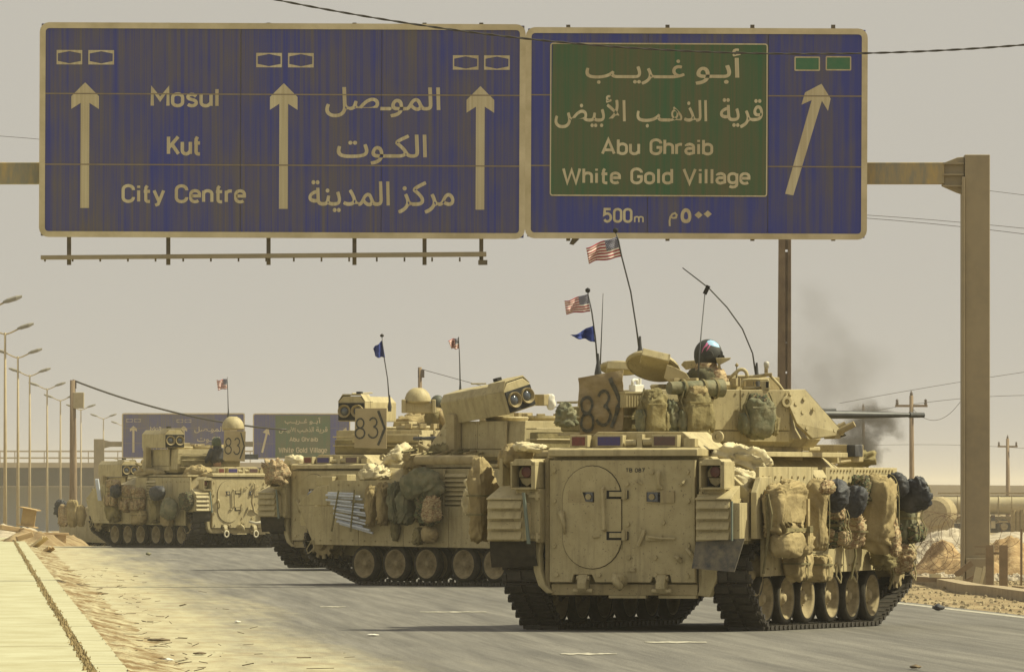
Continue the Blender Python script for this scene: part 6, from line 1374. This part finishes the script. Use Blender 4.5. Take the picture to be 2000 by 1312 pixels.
# ---------------------------------------------------------------- crew
def person(label, M, sh=1., helm=HELM, jacket=DCAMO, vest=CANV3, look=0, mask=False, emblem=False, patch=False):
    """a crew member standing in a hatch: body down to the hips, local y = the way he faces; origin at the shoulders"""
    root = empty('person', M, label, 'person')
    bm_v = {'hip':(0,0,-.56,.155,.12),'waist':(0,0,-.36,.14,.105),'chest':(0,.01,-.12,.175,.125),'neck0':(0,.0,.02,.085,.08),'neck':(0,.02,.10,.06,.06),'head':(0,.035,.20,.085,.10),'crown':(0,.03,.27,.07,.085)}
    names = list(bm_v); vs = [bm_v[n][:3] for n in names]; rd = [bm_v[n][3:] for n in names]; ed = [(i,i+1) for i in range(len(names)-1)]
    for s_ in (-1,1):
        b = len(vs); vs += [(s_*.17,0,-.04),(s_*.245,.0,-.14),(s_*.27,.10,-.33),(s_*.20,.32,-.36),(s_*.18,.38,-.36)]; rd += [(.08,.08),(.068,.068),(.055,.055),(.04,.04),(.035,.03)]
        ed += [(2,b),(b,b+1),(b+1,b+2),(b+2,b+3),(b+3,b+4)]
    me = bpy.data.meshes.new('body'); me.from_pydata(vs, ed, []); o = bpy.data.objects.new('body', me); COL.objects.link(o); o.parent = root
    o.modifiers.new('skin','SKIN'); me.skin_vertices[0].data[0].use_root = True
    for i, r_ in enumerate(rd): me.skin_vertices[0].data[i].radius = r_
    sb_ = o.modifiers.new('sub','SUBSURF'); sb_.levels = 2; sb_.render_levels = 2
    o.modifiers['skin'].use_smooth_shade = True; me.materials.append(SKIN)
    # clothing shells
    jk = blob(.50,.30,.52,3,.7,.05,(.2,0,1),30,20,1.,.82,.05,7,off=(0,.0,-.20)).obj('jacket', jacket, root, smooth=True)
    for s_ in (-1,1):
        P = [(s_*.17,0,-.03),(s_*.235,.0,-.12),(s_*.275,.08,-.30),(s_*.24,.20,-.36),(s_*.20,.31,-.365)]
        g = G(); g.tube(P,[.085,.088,.072,.062,.052],12); slv = g.obj('sleeve', jacket, root, smooth=True)
        if patch and s_ > 0: G().box(s_*.325,.0,-.17,.012,.085,.055,Matrix.Rotation(rad(-12),3,'Y')).obj('arm_patch', PATCH, slv)
        h = G(); h.loft([[Vector((s_*(.20-.0*t)+q*.042*k, .33+.09*t, -.365+w2*.016)) for q,w2 in ((-1,-1),(1,-1),(1,1),(-1,1))] for t,k in ((0,.7),(.4,1),(1,.95))])
        for fi in range(4): x = s_*.20+(-.03+.02*fi); h.tube([(x,.41,-.365),(x,.455,-.368),(x,.475,-.385),(x,.468,-.405)],[.010,.0095,.009,.007],6)
        h.tube([(s_*.16,.35,-.365),(s_*.14,.39,-.37),(s_*.145,.42,-.38)],[.011,.010,.008],6); h.obj('hand', SKIN, root, smooth=True)
    blob(.47,.36,.42,6,.6,.035,(0,0,1),30,20,1.,.9,.04,6,off=(0,-.01,-.19)).obj('vest', vest, root, smooth=True)
    G().lathe([(.10,-.03),(.125,.01),(.11,.05),(.085,.07)],(0,.0,.03),n=18,cap=False).obj('collar', jacket, root, smooth=True)
    # face and helmet turn together
    H = TR(0,.03,.20,look)
    def ho(g,n_,m_,par=root,**k): return g.obj(n_,m_,par,M=H if par is root else None,**k)
    hb = G(); n=18
    secs = []
    for z,rx,ry,yo in ((-.10,.055,.06,.03),(-.06,.07,.085,.02),(0,.08,.10,.01),(.05,.08,.105,.0),(.10,.06,.085,.0)): secs.append([Vector((rx*cos(2*pi*k/n),yo+ry*sin(2*pi*k/n),z)) for k in range(n)])
    hd = ho(hb.loft(secs),'face',SKIN,smooth=True)
    G().prism([(.10,.02),(.135,-.025),(.10,-.035)],'x',-.012,.012).obj('nose', SKIN, hd, bevel=.005)
    for s_ in (-1,1):
        G().lathe([(.0,-.008),(.012,0),(.0,.008)],(s_*.032,.098,.018),(0,1,0),8).obj('eye', DARK, hd); G().lathe([(.0,-.03),(.02,-.015),(.022,.015),(.0,.03)],(s_*.082,.005,-.01),n=8).obj('ear', SKIN, hd, smooth=True)
    G().bx(-.022,.022,.098,.104,-.062,-.052).obj('mouth', REDB, hd)
    hs = []
    for j in range(13):
        v_ = pi*j/12*.70; rr_ = sin(v_); hs.append([Vector((.135*rr_*cos(2*pi*k/24), -.005+.155*rr_*sin(2*pi*k/24), -.02+.165*cos(v_)-(.02*(sin(2*pi*k/24)<0)*(j>8)))) for k in range(24)])
    hs2 = [[Vector((p.x*.92,p.y*.92-.001,p.z*.93)) for p in r_] for r_ in reversed(hs)]
    hm = ho(G().loft(hs+hs2),'helmet',helm,smooth=True)
    for s_ in (-1,1): G().lathe([(.0,.035),(.045,.03),(.055,.0),(.055,-.03)],(s_*.105,.01,-.03),(s_,0,0),14).obj('ear_cup', helm, hm, smooth='auto')
    G().lathe([(.0,.0),(.004,0)],n=4)
    g = G(); g.tube([(.10,.04,-.05),(.09,.11,-.08),(.03,.135,-.085)],.007,6); g.obj('microphone', DARK, hm)
    if mask:
        G().loft([[Vector((x*1.0,.085,z)) for x,z in ((-.075,.05),(.075,.05),(.085,0),(.05,-.10),(-.05,-.10),(-.085,0))],[Vector((x*.6,.155,z*.6-.02)) for x,z in ((-.075,.05),(.075,.05),(.085,0),(.05,-.10),(-.05,-.10),(-.085,0))]]).obj('face_mask', DARK, hm, bevel=.012)
        G().cyl((.05,.12,-.05),(.095,.15,-.06),.035,12).obj('mask_filter', DARK, hm)
    if emblem:
        e_ = G(); e2 = G()
        def HS(a, b, k=1.015): # on the helmet's right side; a azimuth from +x towards +y, b elevation
            return Vector((.135*cos(b)*cos(a), -.005+.155*cos(b)*sin(a), -.02+.165*sin(b)))*k
        def patchpoly(g, pts, nsub=6):
            us = pts; n_ = len(us); c = (sum(p[0] for p in us)/n_, sum(p[1] for p in us)/n_); rings_=[]
            for t in (0.001,.33,.66,1): rings_.append([HS(rad(c[0]+(p[0]-c[0])*t), rad(c[1]+(p[1]-c[1])*t)) for p in us])
            g.loft(rings_, cap=False)
        patchpoly(e_, [(0,62),(30,68),(60,60),(74,42),(66,26),(42,28),(24,32),(8,36),(-6,48)])
        patchpoly(e2, [(-6,50),(4,46),(0,34),(-26,2),(-20,24),(-12,36)]); patchpoly(e2, [(10,38),(14,34),(4,20),(-6,10),(0,24)])
        e_.obj('blue_emblem', mat('sky_blue_emblem',(.22,.42,.62),(.35,.52,.66),.5,60), hm, smooth=True); e2.obj('pink_emblem', mat('pink_emblem',(.50,.13,.26),rough=.5), hm, smooth=True)
    return root
PATCH = mat('red_white_patch', (.55,.16,.10), (.45,.35,.30), .8, 30)
# nearest commander: looks to the gun side
tyaw = math.degrees(math.atan2((V1.T.to_3x3()@Vector((0,1,0))).x, (V1.T.to_3x3()@Vector((0,1,0))).y))
person('crewman in black helmet with blue and pink emblem, standing in the nearest turret', Matrix.Translation(at(1380,724,102.2))@TR(rz=-48,ry=0)@Matrix.Scale(1.1,4), vest=mat('dark_olive_vest',(.075,.07,.04),(.12,.11,.06),.95,9,bump=.4,bscale=20), mask=True, emblem=True, look=-46, patch=True)
person('helmeted crewman with dark green helmet leaning beside the domed hatch of the half hidden vehicle', Matrix.Translation(at(851,803,178.0))@TR(rz=-50,rx=-8), helm=mat('green_helmet',(.05,.055,.045),(.08,.085,.06),.6,9), jacket=CANV, vest=CANV3, look=-10)
person('crewman with greenish helmet low beside the painted cloth of the far vehicle', Matrix.Translation(at(424,876,247.2))@TR(rz=40), helm=mat('olive_helmet',(.06,.075,.05),(.10,.12,.08),.6,9), jacket=BLKBAG, vest=BLKBAG, look=10)
# ---------------------------------------------------------------- right-hand background and debris
TANKM = mat('cream_tank', (.36,.31,.18), (.46,.40,.25), .5, 1, dust=.3)
YT = 600.; ST = F/YT
def TX(px): return (px-1000)/ST
def TZ(py): return CZ-(py-HY)/ST
tt = empty('tanker_trailer', TR(TX(1930), YT, TZ(1041)), 'long cream tanker trailer parked beyond the wire and gantry post', 'tanker')
zb = TZ(1041); x0 = TX(1930)
def L_(px): return TX(px)-x0
def H_(py): return TZ(py)-zb
G().lathe([(.02,-.10),(.42,-.02),(.64,.1),(.66,.3),(.66,7.5),(.64,7.7),(.4,7.85),(.02,7.9)], (L_(1826),0,H_(986)), (1,0,0), 20).obj('tank', TANKM, tt, smooth=True)
for i in range(4): G().lathe([(.665,0),(.69,.02),(.69,.09),(.665,.1)], (L_(1830)+.3+i*2,0,H_(986)), (1,0,0), 20).obj('tank_band', TANKM, tt)
G().bx(L_(1832),L_(2100),-.4,.4,H_(1020),H_(1008)).obj('chassis_rail', PAINTG, tt)
G().bx(L_(1832),L_(1868),-.7,.3,H_(1018),H_(1000)).obj('side_panel', TANKM, tt)
G().bx(L_(1861),L_(1882),-.8,.2,H_(1040),H_(1021)).obj('tool_box', GUN, tt)
G().bx(L_(1935),L_(1942),-.8,-.3,H_(1016),H_(1005)).obj('tool_box', GUN, tt)
G().bx(L_(1935),L_(1943),-.8,-.3,H_(1031),H_(1017)).obj('side_panel', TANKM, tt)
G().bx(L_(1935),L_(1975),-.2,.6,H_(1040),H_(1020)).obj('underbody', UNDER, tt)
for px in (1960,2010,2060):
    wv = G().lathe([(.1,-.16),(.45,-.18),(.5,-.1),(.5,.1),(.45,.18),(.1,.16)], (L_(px),-.6,.48), (0,1,0), 18).obj('wheel', RUB, tt, smooth='auto')
    G().lathe([(.02,-.22),(.2,-.2),(.27,-.17),(.27,0)], (L_(px),-.6,.48), (0,1,0), 14).obj('hub', WHEEL, tt)
G().prism([(L_(1942),H_(1022)),(L_(1950),H_(1016)),(L_(1975),H_(1016)),(L_(1980),H_(1024)),(L_(1975),H_(1024)),(L_(1970),H_(1020)),(L_(1952),H_(1020))],'y',-.85,-.3).obj('mudguard', PAINTG, tt)
tk = empty('storage_tank', TR(TX(1819), YT-6, TZ(1034)), 'grey-brown round tank end beside the cream tanker trailer', 'tank')
zt_ = TZ(1034)
G().lathe([(.1,0),(.9,.1),(1.15,.35),(1.15,2.5),(.1,2.5)], (-.1,0,TZ(1001)-zt_), (0.25,1,0), 20).obj('drum', PAINTG, tk, smooth='auto')
G().bx(.2,1.3,.3,1.4,-.2,.8).obj('support', PAINTD, tk, bevel=.03); G().bx(-1,.1,.4,1.4,-.3,.5).obj('support', PAINTD, tk, bevel=.03)
for i,(px,wp,tp) in enumerate([(1979,9,996),(1988,8,997),(1997,9,995),(2007,9,996)]):
    Y = 480.; s_ = F/Y; p = at(px,1043,Y); g = G(); g.tube([(0,0,0),(0,0,(1043-tp)/s_)], wp*.56/s_, 12); g.obj('concrete_post', PAINTG, M=TR(p.x,Y,p.z), smooth='auto', label=['first brown drum-thick post beside the tanker trailer wheel','second brown thick post in the row beside the tanker','third brown thick post in the row, tallest','fourth thick post, at the edge of the picture'][i], cat='post', group='thick posts beside the tanker trailer')
for i in range(6): G().bx(L_(1842)+i*.95,L_(1842)+.05+i*.95,-.72,-.66,H_(1008),H_(968)+.05).obj('tank_upright', PAINTG, tt)
G().bx(L_(1832),L_(2100),-.3,.3,H_(965)+.03,H_(963)+.05).obj('catwalk', PAINTG, tt)
# rubble mounds
def mound(name, px, py, wpx, hpx, m, seed, Y, depth=3, kind='structure', label=None):
    s_ = F/Y; X = (px-1000)/s_; W = wpx/s_; H = hpx/s_; zb = CZ-(py-HY)/s_; g = G(); n = 40; vs = []
    for j in range(n+1):
        for i in range(n+1):
            u = i/n*2-1; v = j/n*2-1; rr_ = min(1,(u*u+v*v)**.5); h = (1-rr_**2)**.8 if rr_ < 1 else 0
            k = .72+.45*noise.noise(Vector((u*1.9+seed,v*1.6,0)))+.13*noise.noise(Vector((u*6,v*3,seed)))+.07*noise.noise(Vector((u*17,v*6,seed)))
            vs.append((X+u*W/2, Y+v*depth, zb+H*h*k-.05*(rr_>=1)))
    g.add(vs, [(j*(n+1)+i,j*(n+1)+i+1,(j+1)*(n+1)+i+1,(j+1)*(n+1)+i) for j in range(n) for i in range(n)])
    return g.obj(name, m, smooth=True, kind=kind, recalc=False)
SAND = mat('orange_sand', (.20,.125,.06), (.40,.29,.155), .95, 2.5, bump=1, bscale=12, spec=.05, detail=8)
GREYS = mat('grey_rubble', (.27,.23,.17), (.46,.40,.30), .95, 2, bump=1, bscale=10, spec=.05, detail=8)
mound('sand_mound', 1865,1132,210,84, SAND, 1, 166, 4)
mound('sand_mound', 1990,1130,240,88, SAND, 4, 172, 4)
mound('rubble_mound', 1840,1115,140,72, GREYS, 7, 190)
mound('grey_mound', 1850,1062,130,34, GREYS, 3, 330)
mound('grey_mound', 1960,1056,200,20, GREYS, 5, 380)
g = G(); g.add([(24,392,-1.05),(42,392,-1.05),(42,404,-1.02),(24,404,-1.02)],[(0,1,2,3)]); g.obj('far_road', mat('far_asphalt',(.25,.25,.25),(.3,.3,.29),.8,.5), kind='structure', recalc=False)
stones('rubble_stones', 500, lambda r: (lambda y:(((1790+r.random()*260-1000)/F*y), y))(155+r.random()*8), .05, GREYS, 21, lambda x,y: .02)
stones('mound_stones', 420, lambda r: (lambda y,u:(((1872+u*62-1000)/F*y), y))(163+r.random()*2.5, r.uniform(-1,1)), .035, GREYS, 23, lambda x,y: -.03+.55*max(0,1-abs(x/y*F-872)/72)*((y-162.5)/3.5))
stones('mound_stones', 420, lambda r: (lambda y,u:(((1985+u*80-1000)/F*y), y))(169+r.random()*2.5, r.uniform(-1,1)), .035, STND, 24, lambda x,y: -.05+.6*max(0,1-abs(x/y*F-985)/92)*((y-168.5)/3.5))
stones('shoulder_stones', 500, lambda r: ((lambda y:(((1790+r.random()*260-1000)/F*y), y))(148+r.random()*12)), .03, STN, 22)
# concertina wire
def coil(px, py, wpx, rpx, Y, turns, seed, label, tilt=0):
    s_ = F/Y; p = at(px,py,Y); r = random.Random(seed); g = G(); pts = []; n = turns*18; W = wpx/s_; R = rpx/s_
    for i in range(n+1):
        t = i/n; a = 2*pi*turns*t; rr_ = R*(1+.18*noise.noise(Vector((t*7,seed,0))))
        pts.append((W*(t-.5)*.8+rr_*cos(a)+.05*noise.noise(Vector((t*5,seed,3))), .5*(t-.5)+.15*noise.noise(Vector((t*9,seed,1))), R+rr_*sin(a)+tilt*(t-.5)))
    g.tube(pts, .004, 4)
    for i in range(0,n,4):
        q = Vector(pts[i]); d = Vector((r.gauss(0,1),r.gauss(0,1),r.gauss(0,1))).normalized()*.03; g.cyl(q-d,q+d,.004,3)
    return g.obj('barbed_wire_coil', mat('rusty_wire'+str(seed),(.10,.06,.035),(.16,.10,.06),.8,20), M=TR(p.x,Y,p.z), label=label, cat='barbed wire')
coil(1850,1090,100,44,157,4,1,'rusty concertina wire coil tangled at the foot of the gantry post')
coil(1900,1070,170,32,168,6,2,'thin concertina wire running behind the gantry post over the sand mound')
coil(1822,1112,80,28,153,4,3,'low rusty wire coil lying against the front of the nearest vehicle nose')
# guardrail wreckage
CRM = mat('cream_painted_steel', (.56,.50,.32), (.66,.60,.42), .7, 3, dust=.3); BRS = mat('brown_steel', (.19,.14,.085), (.28,.21,.13), .8, 3)
def channel(name, m, px, py, Y, L, wd, rot, label, cat='steel beam', dp=.07, group=None):
    p = at(px, py, Y); g = G(); t = .008
    g.prism([(-wd/2,0),(wd/2,0),(wd/2,dp),(wd/2-t,dp),(wd/2-t,t),(-wd/2+t,t),(-wd/2+t,dp),(-wd/2,dp)], 'z', 0, L)
    return g.obj(name, m, M=TR(p.x,Y,p.z)@Euler([rad(a) for a in rot]).to_matrix().to_4x4(), label=label, cat=cat, group=group)
channel('guardrail_post', BRS, 1933,1152,144,.76,.13,(0,0,0),'brown steel guardrail post standing in front of the gantry post','post')
channel('guardrail_post', BRS, 1960,1155,143,.78,.14,(0,0,0),'brown steel post standing alone just beyond the gantry post','post')
channel('guardrail_post', CRM, 1940,1150,144.4,.75,.03,(0,0,0),'thin cream strip behind the brown guardrail post','post')
channel('guardrail_post', BRS, 1995,1143,146,.97,.035,(0,0,0),'thin tall rusty stake near the picture edge','stake')
channel('guardrail_post', CRM, 1873,1148,145,.20,.13,(0,0,4),'short upright cream channel end among the debris','post')
channel('guardrail_post', CRM, 1904,1148,144.5,.36,.11,(0,12,0),'leaning cream channel post propped beside the gantry base','post')
channel('guardrail_post', CRM, 1914,1148,144.8,.38,.05,(0,14,0),'narrow cream strip leaning beside the wider cream channel','post')
channel('fallen_beam', BRS, 1866,1124,145.6,.36,.10,(0,52,0),'dark brown beam leaning up against the gantry base')
channel('fallen_beam', BRS, 1882,1136,145.2,.28,.05,(0,62,0),'upper brown strip slanting between the cream posts')
channel('fallen_beam', BRS, 1885,1141,145,.22,.05,(0,66,0),'lower brown strip slanting between the cream posts')
channel('fallen_beam', BRS, 1790,1131,146,.75,.08,(0,91,0),'long brown channel lying flat behind the shoulder kerb')
channel('fallen_beam', CRM, 1815,1124,147,.2,.07,(0,90,0),'short cream channel lying on the brown debris')
channel('fallen_beam', BRS, 1976,1146,143,.6,.05,(0,97,0),'brown angle iron on the ground by the thin stake')
channel('fallen_beam', CRM, 1935,1148,144,.6,.04,(0,91,0),'long thin cream strip lying between the standing posts')
channel('fallen_beam', BRS, 1905,1081,144.3,.26,.018,(0,90,0),'lower thin bracket arm sticking out from the guardrail post','bracket')
channel('fallen_beam', BRS, 1903,1067,144.3,.28,.018,(0,90,0),'upper thin bracket arm sticking out from the guardrail post','bracket')
channel('fallen_beam', BRS, 1935,1080,144.2,.2,.04,(0,90,0),'brown spacer plate joining the two standing guardrail posts','bracket')
p = at(1842,1113,150); 
# debris heap on the left, beyond the end of the footway
mound('debris_heap', 60,1076,190,42, DIRT2, 9, 262, 6)
mound('debris_heap', 110,1064,120,26, DIRT2, 12, 275, 5)
mound('debris_heap', 20,1050,150,30, GREYS, 15, 285, 5)
PLK = mat('dusty_timber', (.36,.24,.12), (.50,.37,.2), .9, 2, stretch=(1,6,6))
YP = 250.
def plank(px, py, L, H, D, rot, m, label, cat='debris plank', Y=250., name='debris_slab'):
    p = at(px, py, Y); g = G(); g.box(0,0,0,L,D,H); return g.obj(name, m, M=TR(p.x,Y,p.z)@Euler([rad(a) for a in rot]).to_matrix().to_4x4(), bevel=.015, label=label, cat=cat)
plank(100,1053,.82,.24,.6,(0,-2,15),PLK,'flat brown slab lying nearest to the far tracked vehicle',Y=262)
plank(103,1042,.9,.08,.7,(0,1,12),PLK,'thin brown board capping the slab near the far vehicle',Y=262)
plank(27,1033,.95,.14,.5,(0,8,20),PLK,'dark brown board sloping over the end of the footway',Y=262)
plank(62,1042,.85,.18,.5,(0,14,30),PLK,'tilted brown slab in the middle of the debris heap',Y=262)
plank(48,1047,.5,.16,.4,(0,-18,10),PLK,'small broken slab under the tilted one',Y=258)
mI = empty('steel_beam', TR(*at(56,1010,265))@TR(ry=10,rz=-25), 'upright end of a rusty brown steel I-beam sticking out of the heap', 'steel beam')
OR = mat('rusty_ochre_steel', (.33,.22,.10), (.45,.32,.15), .85, 3)
G().box(0,0,0,.48,.03,.52).obj('web', OR, mI); G().box(0,0,.27,.62,.32,.03).obj('flange', OR, mI); G().box(0,0,-.27,.62,.32,.03).obj('flange', OR, mI)
mI = empty('steel_beam', TR(*at(66,1064,236))@TR(ry=-33,rz=-30), 'cream and rust W-shaped guardrail piece lying against the kerb', 'steel beam')
G().prism([(-.16,-.06),(-.10,.02),(-.04,.02),(0,-.03),(.04,.02),(.10,.02),(.16,-.06),(.16,-.075),(.10,.005),(.04,.005),(0,-.045),(-.04,.005),(-.10,.005),(-.16,-.075)],'x',-.42,.42).obj('rail', mat('ochre_rail',(.50,.38,.18),(.58,.46,.25),.8,3), mI, bevel=.003)
mI = empty('steel_beam', TR(*at(84,1078,226))@TR(ry=-30,rz=-35), 'second lower W-shaped guardrail piece beside the kerb', 'steel beam')
G().prism([(-.14,-.06),(-.08,.02),(0,-.03),(.08,.02),(.14,-.06),(.14,-.08),(.08,0),(0,-.05),(-.08,0),(-.14,-.08)],'x',-.3,.3).obj('rail', OR, mI)
# ---------------------------------------------------------------- smoke
def smoke(px, py, rx, rz_, Y, dens, label, seed, scale, tilt=0, ry_=3):
    s_ = F/Y; c = at(px, py, Y); g = G(); n = 16
    g.lathe([(max(.001,sin(pi*i/n)), -cos(pi*i/n)) for i in range(n+1)], n=20)
    m = bpy.data.materials.new('smoke'); m.use_nodes = True; N = m.node_tree.nodes; L = m.node_tree.links; N.remove(N['Principled BSDF'])
    v = N.new('ShaderNodeVolumePrincipled'); v.inputs['Color'].default_value = (.16,.15,.14,1); v.inputs['Anisotropy'].default_value = .2
    tc = N.new('ShaderNodeTexCoord'); ln = N.new('ShaderNodeVectorMath'); ln.operation = 'LENGTH'; L.new(tc.outputs['Object'], ln.inputs[0])
    no = N.new('ShaderNodeTexNoise'); no.inputs['Scale'].default_value = scale; no.inputs['Detail'].default_value = 4; no.inputs['Roughness'].default_value=.6
    ad = N.new('ShaderNodeVectorMath'); ad.inputs[1].default_value = (seed,seed,seed); L.new(tc.outputs['Object'], ad.inputs[0]); L.new(ad.outputs[0], no.inputs[0])
    a = N.new('ShaderNodeMath'); a.operation = 'SUBTRACT'; a.inputs[0].default_value = .95; L.new(ln.outputs[1], a.inputs[1])
    b_ = N.new('ShaderNodeMath'); b_.operation = 'MULTIPLY_ADD'; b_.inputs[1].default_value = 5.5; b_.inputs[2].default_value = -3.05; L.new(no.outputs[0], b_.inputs[0])
    c_ = N.new('ShaderNodeMath'); c_.operation = 'ADD'; c_.use_clamp = True; L.new(a.outputs[0], c_.inputs[0]); L.new(b_.outputs[0], c_.inputs[1])
    a2 = N.new('ShaderNodeMath'); a2.operation = 'MULTIPLY'; a2.use_clamp = True; a2.inputs[1].default_value = 3; L.new(a.outputs[0], a2.inputs[0])
    e = N.new('ShaderNodeMath'); e.operation = 'MULTIPLY'; L.new(c_.outputs[0], e.inputs[0]); L.new(a2.outputs[0], e.inputs[1])
    f = N.new('ShaderNodeMath'); f.operation = 'MULTIPLY'; f.inputs[1].default_value = dens; L.new(e.outputs[0], f.inputs[0]); L.new(f.outputs[0], v.inputs['Density'])
    L.new(v.outputs[0], N['Material Output'].inputs['Volume'])
    return g.obj('smoke', m, M=TR(c.x, c.y, c.z, ry=tilt)@Matrix.Diagonal((rx/s_, ry_, rz_/s_, 1)), kind='stuff', label=label)
smoke(1690,850,88,80,420,2.3,'dark smoke puff beyond the gun barrel',3,1.5,10,2.5)
smoke(1620,720,180,220,440,.17,'thin smoke drifting up behind the turret',8,1.3,-38,4)
# ---------------------------------------------------------------- haze
m = bpy.data.materials.new('haze'); m.use_nodes = True; N = m.node_tree.nodes; N.remove(N['Principled BSDF'])
v = N.new('ShaderNodeVolumePrincipled'); v.inputs['Color'].default_value = (.92,.88,.78,1); v.inputs['Density'].default_value = .00019; v.inputs['Anisotropy'].default_value = .3
m.node_tree.links.new(v.outputs[0], N['Material Output'].inputs['Volume'])
G().bx(-3100,3100,-400,9100,-7.2,13.5).obj('haze', m, kind='stuff')
